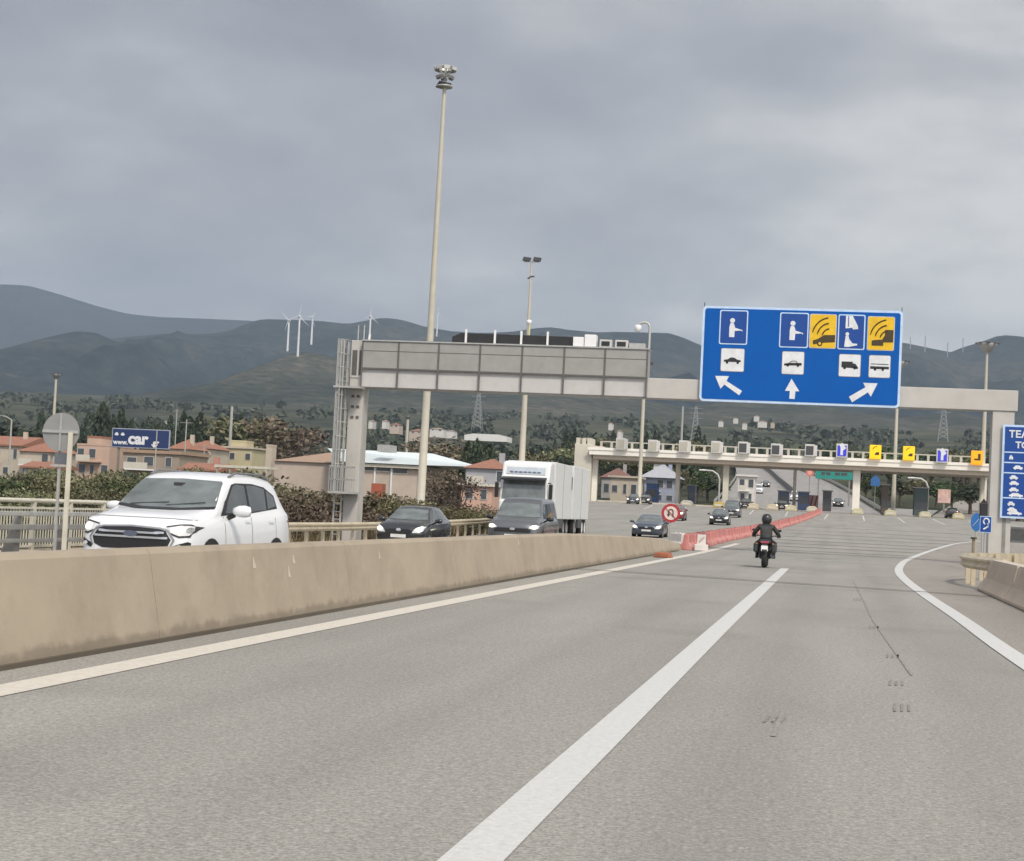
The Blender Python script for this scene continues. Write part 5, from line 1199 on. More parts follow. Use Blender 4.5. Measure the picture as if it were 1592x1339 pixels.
# ================================================================== VEGETATION
F_CYP = foliage('leaf_cypress', (0.024, 0.036, 0.024), (0.040, 0.056, 0.034), (0.066, 0.084, 0.05))
F_OLV = foliage('leaf_olive', (0.07, 0.078, 0.040), (0.14, 0.145, 0.078), (0.24, 0.23, 0.13))
F_GRN = foliage('leaf_green', (0.025, 0.045, 0.018), (0.05, 0.08, 0.03), (0.09, 0.12, 0.045))
F_BRN = foliage('leaf_brown', (0.062, 0.047, 0.035), (0.12, 0.093, 0.066), (0.21, 0.17, 0.125))
F_MIX = foliage('leaf_mixed', (0.05, 0.05, 0.025), (0.12, 0.11, 0.06), (0.23, 0.19, 0.115))
BARK = mat('bark', (0.09, 0.07, 0.05), 0.9, var=0.2)
def leaves(n, fn, size, seed, flat=0.0, up=0.0):
    rnd = random.Random(seed); b = MB()
    for _ in range(n):
        p = fn(rnd)
        d = Vector((rnd.gauss(0, 1), rnd.gauss(0, 1), rnd.gauss(0, 1)+up)).normalized(); s = d.cross(Vector((rnd.gauss(0, 1), rnd.gauss(0, 1), rnd.gauss(0, 1)))).normalized(); L_ = size*rnd.uniform(0.6, 1.4); w = L_*rnd.uniform(0.3, 0.6)
        b.add([p-d*L_/2, p+s*w/2, p+d*L_/2, p-s*w/2], [(0, 1, 2, 3)])
    return b
def blob(rnd, blobs):
    c, r = rnd.choice(blobs); v = Vector((rnd.gauss(0, 1), rnd.gauss(0, 1), rnd.gauss(0, 1))).normalized()*(rnd.random()**0.45)
    return Vector((c[0]+v.x*r[0], c[1]+v.y*r[1], c[2]+v.z*r[2]))
def tree_proto(kind, seed, H=8.0, n=700, fol=None, size=0.55):
    rnd = random.Random(seed); o = thing({'cypress': 'cypress_tree', 'round': 'broadleaf_tree', 'shrub': 'shrub', 'bare': 'bare_tree'}[kind], 'x', {'shrub': 'shrub'}.get(kind, 'tree'), (0, -500, -60))
    if kind == 'cypress':
        def fn(r): z = r.random()**0.85; rad = 0.125*H*math.sin(math.pi*min(1, (z*0.88+0.12)))**0.7*(0.6+0.4*r.random()); a = r.uniform(0, 6.28); return Vector((rad*math.cos(a), rad*math.sin(a), 0.06*H+z*0.94*H))
        MB().tube([(0, 0, -0.5), (0, 0, H*0.5)], [0.03*H, 0.01*H], 6).build('trunk', BARK, o)
        leaves(n, fn, size, seed, up=2).build('crown', fol or F_CYP, o, fix=False)
    elif kind in ('round', 'bare'):
        bl = []
        for i in range(9):
            a = rnd.uniform(0, 6.28); q = rnd.uniform(0.05, 0.27)*H; s = rnd.uniform(0.13, 0.22)*H; bl.append(((q*math.cos(a), q*math.sin(a), rnd.uniform(0.42, 0.82)*H), (s*1.15, s*1.15, s*0.85)))
        m = MB(); m.tube([(0, 0, -0.5), (0.02*H, 0, 0.25*H), (0, 0.01*H, 0.5*H)], [0.035*H, 0.025*H, 0.012*H], 7)
        for c, r in bl: m.tube([(0, 0, 0.25*H), (c[0]*0.5, c[1]*0.5, (c[2]+0.25*H)*0.5), c], [0.015*H, 0.010*H, 0.004*H], 5)
        m.build('trunk', BARK, o)
        leaves(n, lambda r: blob(r, bl), size*(0.7 if kind == 'bare' else 1), seed).build('crown', fol or F_GRN, o, fix=False)
    else:
        bl = []
        for i in range(11):
            a = rnd.uniform(0, 6.28); q = rnd.uniform(0, 0.5)*H; s = rnd.uniform(0.18, 0.32)*H; bl.append(((q*math.cos(a), q*math.sin(a), rnd.uniform(0.2, 0.72)*H), (s*1.2, s*1.2, s)))
        m = MB()
        for c, r in bl: m.tube([(c[0]*0.2, c[1]*0.2, -0.2), (c[0]*0.7, c[1]*0.7, c[2]*0.6), (c[0], c[1], c[2]+r[2]*0.8)], [0.02*H, 0.012*H, 0.004*H], 5)
        m.build('stems', BARK, o)
        leaves(n, lambda r: blob(r, bl), size, seed).build('foliage', fol or F_MIX, o, fix=False)
    return o
PROTO = {}
def proto(kind, v=0):
    if (kind, v) not in PROTO:
        spec = {('cypress', 0): ('cypress', 11, 10, 420, None, 0.75), ('cypress', 1): ('cypress', 12, 10, 420, None, 0.75), ('round', 0): ('round', 21, 8, 800, F_GRN, 0.6), ('round', 1): ('round', 22, 8, 800, F_OLV, 0.6), ('round', 2): ('round', 23, 8, 800, F_CYP, 0.6),
                ('bare', 0): ('bare', 31, 8, 1100, F_BRN, 0.5), ('bare', 1): ('bare', 32, 8, 1100, F_BRN, 0.5), ('shrub', 0): ('shrub', 41, 3, 3800, F_MIX, 0.17), ('shrub', 1): ('shrub', 42, 3, 3800, F_BRN, 0.15), ('shrub', 2): ('shrub', 43, 3, 3800, F_GRN, 0.17), ('shrub', 3): ('shrub', 44, 3, 3000, F_OLV, 0.19)}[(kind, v)]
        PROTO[(kind, v)] = [tree_proto(*spec), False]
    return PROTO[(kind, v)]
def plant(kind, v, px, Y, h, label, group=None, base=None, sx=1.0, dz=-0.3):
    p = proto(kind, v); g = onpx(px, Y); H0 = {'cypress': 10, 'round': 8, 'bare': 8, 'shrub': 3}[kind]
    k = h/H0; sc = (k*sx, k*sx, k); loc = (g.x, Y, g.z+dz if base is None else base)
    if not p[1]: p[1] = True; r = p[0]; r.location = loc; r.scale = sc; r['label'] = label; r.rotation_euler = (0, 0, random.uniform(0, 6.28))
    else: r = dup(p[0], loc, random.uniform(0, 6.28), label, scale=sc)
    if group: r['group'] = group
    elif 'group' in r: del r['group']
    return r
def ph(px, py, Y):  # height so that the top reaches this row
    g = onpx(px, Y); return max(1.0, atY(px, py, Y).z-g.z+0.3)
# near shrubs behind the guardrail (left of and right of gantry column)
near = [('shrub', 3, 432, 98, 738, 'olive green shrub rising just behind the white car'), ('shrub', 0, 462, 92, 741, 'large olive and brown shrub left of the gantry ladder'), ('shrub', 1, 492, 88, 747, 'brown twiggy shrub close to the gantry ladder'), ('shrub', 1, 517, 90, 750, 'brown bush directly behind the gantry ladder'),
        ('shrub', 0, 575, 92, 748, 'reddish brown shrub right of the left gantry column'), ('shrub', 2, 611, 98, 758, 'dark green shrub left of the tall mast foot'), ('shrub', 1, 590, 80, 782, 'low brown undergrowth behind the dark hatchback'), ('shrub', 0, 637, 90, 765, 'mixed shrub just left of the tall mast foot'),
        ('bare', 0, 679, 130, 722, 'big brown leafless bush between the tall mast and the grey house'), ('bare', 1, 706, 128, 728, 'brown bush left of the pink house front'), ('shrub', 1, 672, 100, 765, 'brown scrub right of the tall mast foot'), ('shrub', 0, 700, 96, 778, 'low brown grassy scrub behind the hatchback and van'), ('shrub', 3, 738, 100, 782, 'yellowish scrub left of the grey van'),
        ('shrub', 0, 725, 92, 790, 'low dry bush beside the grey van mirror'), ('shrub', 1, 765, 110, 772, 'brown scrub behind the grey van'), ('shrub', 3, 402, 105, 741, 'low green bush behind the white car roof'),
        ('shrub', 3, 20, 110, 749, 'olive bush behind the white railing at far left'), ('shrub', 3, 62, 115, 754, 'olive brown bush left of the round sign post'), ('shrub', 3, 132, 112, 751, 'bush right of the round sign post behind the railing'), ('shrub', 3, 175, 118, 748, 'bush in front of the pink house'), ('shrub', 3, 215, 125, 754, 'bush behind the white car mirror'), ('shrub', 3, 265, 130, 735, 'bush hidden behind the white car roof'), ('shrub', 3, 335, 135, 728, 'green bush below the pale flat canopy'), ('shrub', 3, 372, 128, 732, 'olive bush right of the low red shed')]
for k, v, px, Y, py, lab in near: plant(k, v, px, Y, ph(px, py, Y), lab, sx=1.15 if k == 'shrub' else 1.0)
rnd = random.Random(5)
# trees the picture singles out
sing = [('round', 2, 8, 330, 640, 'dark dense tree behind the lamp at far left'), ('round', 2, 40, 330, 638, 'dark dense tree left of the distant light mast'), ('round', 2, 66, 320, 648, 'dark tree just behind the round sign'), ('round', 2, 23, 300, 655, 'dark tree above the cream house roof'),
        ('round', 2, 144, 290, 668, 'dark tree behind the pink rooftop room'), ('bare', 0, 425, 300, 638, 'big brown tree behind the brown roofed hall'), ('round', 1, 385, 330, 640, 'big olive green tree right of the tall grey pole'), ('bare', 1, 452, 330, 652, 'second brown tree behind the brown roofed hall'), ('round', 1, 405, 350, 646, 'olive tree between the yellow house and the hall'),
        ('bare', 0, 680, 290, 670, 'brown tree right of the tall mast above the pale roof'), ('bare', 1, 664, 330, 678, 'smaller brown tree beside the tall mast above the pale roof'), ('round', 1, 700, 300, 684, 'grey green tree right of the brown tree above the roof'),
        ('cypress', 0, 722, 250, 688, 'dark cypress leftmost above the grey house roof'), ('cypress', 1, 736, 255, 684, 'tallest dark cypress above the grey house roof'), ('cypress', 0, 748, 250, 690, 'dark cypress third from the left above the grey house'), ('cypress', 1, 757, 256, 692, 'dark cypress rightmost above the grey house roof'), ('cypress', 0, 778, 230, 700, 'dark cypress just left of the white truck'),
        ('round', 2, 1100, 300, 730, 'dark tree left of the curved lamp under the toll roof'), ('round', 0, 1085, 295, 740, 'green tree under the left part of the toll roof'), ('round', 2, 1118, 300, 738, 'dark green tree right beside the pale toll column'), ('round', 2, 1508, 280, 735, 'dark tall tree by the right end of the toll roof'), ('round', 0, 1345, 330, 738, 'green tree right of the wide middle toll column'), ('round', 2, 1400, 320, 735, 'dark tree behind the grey mast under the toll roof'), ('round', 1, 1425, 310, 742, 'grey green tree behind the right curved lamp'), ('round', 2, 1455, 320, 738, 'dark tree behind the small pinkish billboard'), ('round', 0, 1480, 300, 745, 'green tree between the pinkish billboard and the dark tall tree'), ('round', 2, 1535, 290, 742, 'dark tree at the right end under the toll roof'), ('round', 0, 1370, 300, 752, 'low green tree left of the grey mast'), ('round', 1, 1560, 270, 735, 'grey green tree behind the right gantry column'), ('round', 2, 1582, 262, 728, 'dark tree at the right edge behind the blue price sign')]
for k, v, px, Y, py, lab in sing: plant(k, v, px, Y, ph(px, py, Y), lab, sx=1.5 if k != 'cypress' else 1.0)
for i in range(30):
    px = -10+i*14+rnd.uniform(-6, 6); Y = rnd.uniform(135, 190); k, v = rnd.choice([('shrub', 3), ('shrub', 3), ('shrub', 3), ('shrub', 3), ('shrub', 0), ('shrub', 2)])
    plant(k, v, px, Y, ph(px, rnd.uniform(714, 742), Y), 'low olive bush growing between the railing and the village houses', 'bushes below the village houses', sx=1.25)
# trees nobody can tell apart, by zone
def zone(n, kinds, px0, px1, Y0, Y1, h0, h1, label, group, sx=1.2):
    for i in range(n):
        k, v = rnd.choice(kinds); px = rnd.uniform(px0, px1); Y = rnd.uniform(Y0, Y1)
        g = onpx(px, Y)
        if px > 1000 and abs(g.x-hx(Y)) < hw(Y)+3 and Y < 1000: continue
        if px > 1000 and 262 < Y < 420 and 12 < g.x < 40: continue
        plant(k, v, px, Y, rnd.uniform(h0, h1), label, group, sx=1.0 if k == 'cypress' else sx)
zone(95, [('cypress', 0), ('cypress', 1)], 60, 430, 400, 760, 13, 20, 'dark narrow cypress standing among the village houses on the left', 'cypresses among the village houses')
zone(90, [('round', 0), ('round', 1), ('round', 2)], -20, 640, 270, 620, 5, 9, 'rounded green tree growing among the village houses on the left', 'trees among the village houses')
zone(40, [('round', 1), ('round', 2), ('bare', 0)], 560, 900, 260, 620, 5, 9, 'small tree in the fields between gantry column and toll roof', 'trees in the fields behind the gantry')
zone(46, [('round', 0), ('round', 1), ('round', 2)], 900, 1180, 300, 520, 5, 10, 'green tree behind the left part of the toll roof', 'trees behind the left toll lanes')
zone(60, [('round', 0), ('round', 1), ('round', 2)], 1290, 1620, 300, 560, 6, 11, 'green tree behind the right part of the toll roof', 'trees behind the right toll lanes')
zone(26, [('cypress', 0), ('cypress', 1)], 560, 1100, 420, 800, 9, 14, 'dark far cypress in the fields above the toll roof', 'far cypresses in the fields')
# far woodland
def woodland():
    b = MB(); r = random.Random(77)
    for i in range(4200):
        Y = 560+1500*r.random()**1.3; px = r.uniform(-120, 1720); 
        nv = noise.noise(Vector((px*0.012, Y*0.003, 2)))
        if nv < -0.12+0.25*r.random(): continue
        g = onpx(px, Y)
        if px > 1000 and Y < 1020 and abs(g.x-hx(min(Y, 1000))) < 14: continue
        z = g.z+0.0; s = r.uniform(1.6, 3.6)*(1+Y/3200)
        if Y > 1500: z += 3
        for k in range(15):
            v = Vector((r.gauss(0, 1), r.gauss(0, 1), r.gauss(0, 1))).normalized()*(r.random()**0.4)
            p = Vector((g.x+v.x*s*1.1, Y+v.y*s, z+s*0.8+v.z*s*0.8)); d = Vector((r.gauss(0, 1), r.gauss(0, 1), r.gauss(0, 1))).normalized(); q = d.cross(Vector((r.gauss(0, 1), r.gauss(0, 1), r.gauss(0, 1)))).normalized(); l = s*r.uniform(0.45, 0.9)
            b.add([p-d*l, p+q*l*0.6, p+d*l, p-q*l*0.6], [(0, 1, 2, 3)])
    tag(b.build('woodland', foliage('leaf_far', (0.034, 0.041, 0.030), (0.052, 0.060, 0.040), (0.076, 0.083, 0.054)), None, fix=False), kind='stuff')
woodland()
# dry grass along the verges
def verge():
    r = random.Random(3); b = MB()
    def tuft(x, y, h):
        z = zg(x, y)-0.4 if x < -18.5 else zg(x, y)
        for k in range(5):
            a = r.uniform(0, 6.28); d = Vector((math.cos(a)*0.35, math.sin(a)*0.35, 1)); s = Vector((-math.sin(a), math.cos(a), 0))*0.025*(1+y/60); p = Vector((x+r.uniform(-.2, .2), y+r.uniform(-.2, .2), z))
            b.add([p-s, p+s, p+d*h*r.uniform(0.6, 1.2)], [(0, 1, 2)])
    for i in range(5200): y = r.uniform(45, 210); x = pl([(0, -18.6), (110, -19), (150, -25), (230, -37)], y)-abs(r.gauss(0, 3.2))-0.4; tuft(x, y, r.uniform(0.4, 1.1))
    for i in range(500): y = r.uniform(41, 66); x = r.uniform(3.9+max(0, y-46)*0.4, 8.5+max(0, y-50)*0.2); tuft(x, y, r.uniform(0.15, 0.55))
    tag(b.build('dry_grass', foliage('leaf_dry', (0.10, 0.085, 0.04), (0.18, 0.15, 0.075), (0.27, 0.22, 0.12)), None, fix=False), kind='stuff')
verge()
# ================================================================== VEHICLES
PAINTW = mat('car_paint_white', (0.72, 0.735, 0.75), 0.28, var=0.015, coat=0.6)
PAINTK = mat('car_paint_black', (0.012, 0.013, 0.016), 0.22, var=0.05, coat=0.8)
PAINTG = mat('car_paint_grey', (0.11, 0.115, 0.125), 0.3, 0.3, var=0.03, coat=0.7)
PAINTB = mat('car_paint_blue_grey', (0.06, 0.075, 0.10), 0.3, 0.3, var=0.03, coat=0.7)
GLASS = mat('car_glass', (0.06, 0.07, 0.075), 0.06, var=0.4, scale=1.2, spec=0.8)
GLASSL = mat('car_glass_reflect', (0.13, 0.15, 0.148), 0.10, var=0.4, scale=1.4, spec=0.8, detail=3)  # windscreen reflections painted into the base colour as a paler, uneven tone
TRIM = mat('trim_black', (0.014, 0.014, 0.015), 0.45)
CHR = mat('chrome', (0.6, 0.61, 0.62), 0.22, 0.9, var=0.02)
LAMP = mat('headlamp', (0.62, 0.63, 0.64), 0.2, var=0.15, scale=14)
LAMPR = mat('headlamp_reflector', (0.38, 0.38, 0.37), 0.25, 0.5, var=0.3, scale=20)
LIT = mat('lit_lamp', (0.9, 0.85, 0.7), 0.3, emit=(1.0, 0.9, 0.68), emits=1.3)
REDL = mat('tail_lamp', (0.35, 0.02, 0.02), 0.3)
RIMM = mat('alloy_rim', (0.38, 0.38, 0.39), 0.35, 0.6)
PLATE = mat('number_plate', (0.62, 0.62, 0.60), 0.5)
def hermite(st, n=4):
    """st: rows of equal length, first entry is y. Catmull-Rom with dense output"""
    out_ = []
    for i in range(len(st)-1):
        a, b, c, d = st[max(i-1, 0)], st[i], st[i+1], st[min(i+2, len(st)-1)]
        for k in range(n):
            t = k/n; h = (c[0]-b[0]) or 1e-6; row = []
            for j in range(len(b)):
                if j == 0: row.append(b[0]+(c[0]-b[0])*t); continue
                m0 = (c[j]-a[j])/((c[0]-a[0]) or 1e-6)*h if i > 0 else (c[j]-b[j]); m1 = (d[j]-b[j])/((d[0]-b[0]) or 1e-6)*h if i+2 < len(st) else (c[j]-b[j])
                # limit overshoot
                dl = c[j]-b[j]
                if m0*dl <= 0: m0 = 0
                else: m0 = math.copysign(min(abs(m0), 2.5*abs(dl)), dl)
                if m1*dl <= 0: m1 = 0
                else: m1 = math.copysign(min(abs(m1), 2.5*abs(dl)), dl)
                row.append((2*t**3-3*t*t+1)*b[j]+(t**3-2*t*t+t)*m0+(-2*t**3+3*t*t)*c[j]+(t**3-t*t)*m1)
            out_.append(row)
    out_.append(list(st[-1])); return out_
def car_body(st, paint, parent, tumble=1.0):
    """st rows: y, zbottom, zbelt, ztop, halfwidth, halfwidth at top"""
    rows = hermite(st, 5); vs = []; sec = None
    for (y, zb_, zl, zt, w, wt) in rows:
        zt = max(zt, zl+0.015); hgt = zl-zb_
        half = [(0, zb_), (w*0.80, zb_), (w*0.93, zb_+0.04), (w*0.985, zb_+hgt*0.22), (w, zb_+hgt*0.45), (w*0.995, zb_+hgt*0.66), (w*0.975, zb_+hgt*0.84), (w*0.945, zl-0.015), (w*0.915, zl+0.01)]
        ax, az = w*0.915, zl+0.01
        for t in (0.25, 0.5, 0.75, 0.93): half.append((lerp(ax, wt, t**0.96)+0.012*math.sin(math.pi*t), lerp(az, zt-0.02, t)))
        rise = min(1, (zt-zl)/0.3)
        half += [(wt*0.95, zt-0.002), (wt*0.82, zt+0.012), (wt*0.55, zt+0.024), (wt*0.27, zt+0.03), (0, zt+0.032)]
        full = half+[(-x, z) for x, z in half[-2:0:-1]]
        sec = len(full); vs += [(x, y, z) for x, z in full]
    n = len(rows); fs = [(i*sec+k, i*sec+(k+1) % sec, (i+1)*sec+(k+1) % sec, (i+1)*sec+k) for i in range(n-1) for k in range(sec)]
    b = MB(); b.add(vs, fs, 0, True); b.add(vs[:sec], [tuple(range(sec))[::-1]], 0, True); b.add(vs[-sec:], [tuple(range(sec))], 0, True)
    o = b.build('body', paint, parent)
    bm = bmesh.new(); bm.from_mesh(o.data); bmesh.ops.remove_doubles(bm, verts=bm.verts, dist=0.0005); bmesh.ops.recalc_face_normals(bm, faces=bm.faces); tree = BVHTree.FromBMesh(bm); bm.to_mesh(o.data); bm.free()
    for p in o.data.polygons: p.use_smooth = True
    return o, tree
def decal(tree, poly, axis, name, m, parent, off=0.006, step=0.07, side=1, shift=(0, 0)):
    bm = bmesh.new()
    def P(u, v):
        if axis == 'front': return Vector((u, 0, v))
        if axis == 'rear': return Vector((u, 0, v))
        if axis == 'side': return Vector((0, u, v))
        return Vector((u, v, 0))
    f = bm.faces.new([bm.verts.new(P(*q)) for q in poly])
    us = [q[0] for q in poly]; vs_ = [q[1] for q in poly]
    ea = {'front': Vector((1, 0, 0)), 'rear': Vector((1, 0, 0)), 'side': Vector((0, 1, 0)), 'top': Vector((1, 0, 0))}[axis]; eb = Vector((0, 1, 0)) if axis == 'top' else Vector((0, 0, 1))
    for rng, e in (((min(us), max(us)), ea), ((min(vs_), max(vs_)), eb)):
        c = rng[0]+step
        while c < rng[1]:
            bmesh.ops.bisect_plane(bm, geom=bm.verts[:]+bm.edges[:]+bm.faces[:], plane_co=e*c, plane_no=e); c += step
    D = {'front': Vector((0, 1, 0)), 'rear': Vector((0, -1, 0)), 'side': Vector((-side, 0, 0)), 'top': Vector((0, 0, -1))}[axis]
    for v in bm.verts:
        o_ = v.co-D*20; h = tree.ray_cast(o_, D)
        if h[0] is None: h = tree.find_nearest(v.co+(Vector((side*0.8, 0, 0)) if axis == 'side' else Vector((0, 0, 0))))
        nrm = h[1] if h[1].dot(D) < 0 else -h[1]
        v.co = h[0]+nrm*off
    bmesh.ops.recalc_face_normals(bm, faces=bm.faces)
    me = bpy.data.meshes.new(name); bm.to_mesh(me); bm.free(); me.materials.append(m)
    for p in me.polygons: p.use_smooth = True
    o = bpy.data.objects.new(name, me); COL.objects.link(o); o.parent = parent; reg(o); return o
def wheel(parent, x, y, r, w=0.21, rim=None):
    s = 1 if x > 0 else -1
    t = MB().lathe([(r*0.62, -w/2), (r*0.93, -w/2), (r, -w/2+0.03), (r, w/2-0.03), (r*0.93, w/2), (r*0.62, w/2), (r*0.62, -w/2)], n=28, axis='x').build('wheel', RUBM, parent)
    t.location = (x, y, r)
    b = MB(); b.lathe([(r*0.64, -w*0.2), (r*0.64, w*0.5), (r*0.58, w*0.5), (r*0.56, w*0.25)], n=24, axis='x')
    for k in range(5):
        a = R(72*k); b.beam((s*w*0.36, 0.04*math.cos(a), 0.04*math.sin(a)), (s*w*0.42, r*0.58*math.cos(a), r*0.58*math.sin(a)), 0.05, 0.03)
    b.disc((s*w*0.36, 0, 0), 0.07, 'x', 12, 0.03)
    b.build('rim', rim or RIMM, t)
    MB().disc((0, 0, 0), r*0.62, 'x', 20, w*0.2).build('brake_disc', TRIM, t)
    return t
def arches(tree, parent, ys_, r, z, m=TRIM):
    for y in ys_:
        for s in (-1, 1):
            p = [(y+(r+0.07)*math.cos(a), max(0.16, z+(r+0.07)*math.sin(a))) for a in [R(15*k) for k in range(0, 13)]]
            decal(tree, p, 'side', 'wheel_arch', m, parent, 0.004, 0.1, s)
def mirror(parent, x, y, z, m, s=1.0):
    k = 1 if x > 0 else -1
    o = MB().lathe([(0, -0.12), (0.05, -0.11), (0.085, -0.03), (0.09, 0.05), (0.07, 0.12), (0, 0.14)], n=14, axis='x').build('mirror', m, parent)
    o.location = (x+k*0.16*s, y, z); o.scale = (s*1.0, s*0.75, s*0.9)
    q = MB().tube([(x-k*0.08, y+0.05, z-0.12), (x+k*0.06, y+0.02, z-0.06)], 0.035, 6).build('mirror_arm', TRIM, parent)
    return o

# ---- white compact SUV
ECO = [(0.00, 0.42, 0.74, 0.80, 0.55, 0.42), (0.05, 0.30, 0.82, 0.90, 0.70, 0.52), (0.14, 0.25, 0.92, 0.985, 0.80, 0.60), (0.30, 0.22, 0.96, 1.03, 0.855, 0.66), (0.60, 0.20, 0.98, 1.07, 0.88, 0.70), (1.02, 0.20, 1.00, 1.13, 0.885, 0.77),
       (1.12, 0.20, 1.01, 1.19, 0.885, 0.775), (1.45, 0.20, 1.03, 1.42, 0.885, 0.72), (1.74, 0.20, 1.04, 1.575, 0.885, 0.675), (2.00, 0.20, 1.05, 1.63, 0.885, 0.665), (2.6, 0.20, 1.07, 1.655, 0.885, 0.665), (3.2, 0.20, 1.10, 1.63, 0.88, 0.65), (3.58, 0.21, 1.13, 1.58, 0.875, 0.63), (3.78, 0.24, 1.13, 1.46, 0.86, 0.63), (3.98, 0.30, 1.10, 1.18, 0.83, 0.66), (4.06, 0.36, 0.98, 1.03, 0.78, 0.62), (4.10, 0.45, 0.80, 0.85, 0.68, 0.55)]
def white_suv(loc, rz=0):
    o = thing('suv', 'white compact SUV with headlights on, nearest car beyond the median barrier', 'car', loc, rz)
    body, T = car_body(ECO, PAINTW, o)
    # windscreen
    decal(T, [(-0.765, 1.175), (-0.3, 1.135), (0.3, 1.135), (0.765, 1.175), (0.755, 1.22), (0.655, 1.51), (0.62, 1.545), (0.0, 1.565), (-0.62, 1.545), (-0.655, 1.51), (-0.755, 1.22)], 'front', 'windscreen', GLASSL, o, 0.006, 0.06)
    decal(T, [(-0.77, 1.14), (-0.3, 1.108), (0.3, 1.108), (0.77, 1.14), (0.77, 1.178), (0.3, 1.138), (-0.3, 1.138), (-0.77, 1.178)], 'front', 'cowl_trim', TRIM, o, 0.008, 0.06)
    for a, b in (((-0.55, 1.15), (0.05, 1.20)), ((0.05, 1.15), (0.6, 1.215))):
        decal(T, [(a[0], a[1]), (b[0], b[1]), (b[0], b[1]+0.012), (a[0], a[1]+0.014)], 'front', 'wiper', TRIM, o, 0.02, 0.1)
    decal(T, [(-0.10, 1.50), (0.10, 1.50), (0.06, 1.455), (-0.06, 1.455)], 'front', 'inner_mirror', TRIM, o, 0.01, 0.1)
    # grille
    G = [(-0.60, 0.745), (-0.52, 0.86), (-0.44, 0.885), (0, 0.905), (0.44, 0.885), (0.52, 0.86), (0.60, 0.745), (0.56, 0.65), (0.44, 0.60), (-0.44, 0.60), (-0.56, 0.65)]
    g = decal(T, [(x*1.0, z-0.045) for x, z in G], 'front', 'grille', TRIM, o, 0.008, 0.05)
    for z, w in ((0.80, 0.50), (0.735, 0.555), (0.66, 0.555)):
        if z == 0.66: continue
        decal(T, [(-w, z-0.014-0.012), (w, z-0.014-0.012), (w, z+0.014-0.012), (-w, z+0.014-0.012)], 'front', 'grille_bar', CHR, g, 0.028, 0.06)
    decal(T, [(-0.6, 0.59), (-0.655, 0.70), (-0.56, 0.835), (-0.44, 0.862), (0, 0.882), (0.44, 0.862), (0.56, 0.835), (0.655, 0.70), (0.6, 0.59), (0.58, 0.60), (0.625, 0.70), (0.54, 0.815), (0.42, 0.843), (0, 0.862), (-0.42, 0.843), (-0.54, 0.815), (-0.625, 0.70), (-0.58, 0.60)], 'front', 'grille_surround', mat('grey_surround', (0.30, 0.31, 0.32), 0.35, 0.5), g, 0.014, 0.05)
    decal(T, [(0.11*math.cos(R(a)), 0.768+0.042*math.sin(R(a))) for a in range(0, 360, 20)], 'front', 'badge', mat('badge_dark', (0.10, 0.12, 0.16), 0.3, 0.3), g, 0.036, 0.05)
    decal(T, [(-0.42, 0.40), (0.42, 0.40), (0.50, 0.53), (-0.50, 0.53)], 'front', 'lower_intake', TRIM, o, 0.008, 0.06)
    for s in (-1, 1):
        H = [(0.56, 0.805), (0.70, 0.755), (0.80, 0.765), (0.825, 0.82), (0.825, 0.885), (0.80, 0.905), (0.70, 0.90), (0.52, 0.865)]
        h = decal(T, [(s*x, z) for x, z in H], 'front', 'headlight', LAMP, o, 0.008, 0.04)
        decal(T, [(s*(0.70+0.055*math.cos(R(a))), 0.835+0.045*math.sin(R(a))) for a in range(0, 360, 24)], 'front', 'bulb', LIT, h, 0.02, 0.05)
        decal(T, [(s*(0.80+0.03*math.cos(R(a))), 0.845+0.035*math.sin(R(a))) for a in range(0, 360, 30)], 'front', 'indicator', LAMPR, h, 0.016, 0.05)
        decal(T, [(s*0.50, 0.865), (s*0.55, 0.795), (s*0.70, 0.735), (s*0.815, 0.746), (s*0.825, 0.82), (s*0.825, 0.90), (s*0.80, 0.925), (s*0.70, 0.92), (s*0.51, 0.885), (s*0.52, 0.868), (s*0.70, 0.902), (s*0.80, 0.907), (s*0.85, 0.886), (s*0.84, 0.822), (s*0.80, 0.770), (s*0.70, 0.760), (s*0.56, 0.81)], 'front', 'lamp_rim', TRIM, h, 0.010, 0.05)
        f = decal(T, [(s*0.58, 0.60), (s*0.80, 0.685), (s*0.825, 0.67), (s*0.825, 0.63), (s*0.62, 0.55)], 'front', 'fog_lamp_trim', TRIM, o, 0.01, 0.05)
        decal(T, [(s*(0.71+0.04*math.cos(R(a))), 0.61+0.026*math.sin(R(a))) for a in range(0, 360, 30)], 'front', 'fog_lamp', LAMP, f, 0.022, 0.05)
        # side glass
        decal(T, [(1.42, 1.09), (2.28, 1.12), (2.28, 1.50), (2.0, 1.515), (1.86, 1.49), (1.55, 1.26)], 'side', 'front_window', GLASS, o, 0.006, 0.06, s)
        decal(T, [(2.36, 1.12), (3.02, 1.155), (3.08, 1.47), (2.7, 1.51), (2.36, 1.51)], 'side', 'rear_window', GLASS, o, 0.006, 0.06, s)
        decal(T, [(3.10, 1.17), (3.46, 1.22), (3.42, 1.36), (3.15, 1.45)], 'side', 'quarter_window', GLASS, o, 0.006, 0.06, s)
        decal(T, [(1.30, 1.055), (2.33, 1.095), (3.5, 1.18), (3.5, 1.205), (3.48, 1.38), (3.1, 1.50), (2.6, 1.54), (1.98, 1.535), (1.82, 1.51), (1.48, 1.27)], 'side', 'window_surround', TRIM, o, 0.003, 0.06, s)
        for yy in ((1.30, 1.315), (2.32, 2.335), (3.30, 3.312)):
            decal(T, [(yy[0], 0.42), (yy[1], 0.42), (yy[1], 1.05), (yy[0], 1.05)], 'side', 'door_seam', mat('seam_grey', (0.22, 0.23, 0.24)), o, 0.004, 0.1, s)
        for yy in (2.05, 3.0): decal(T, [(yy, 0.97), (yy+0.2, 0.975), (yy+0.2, 1.005), (yy, 1.0)], 'side', 'door_handle', PAINTW, o, 0.03, 0.08, s)
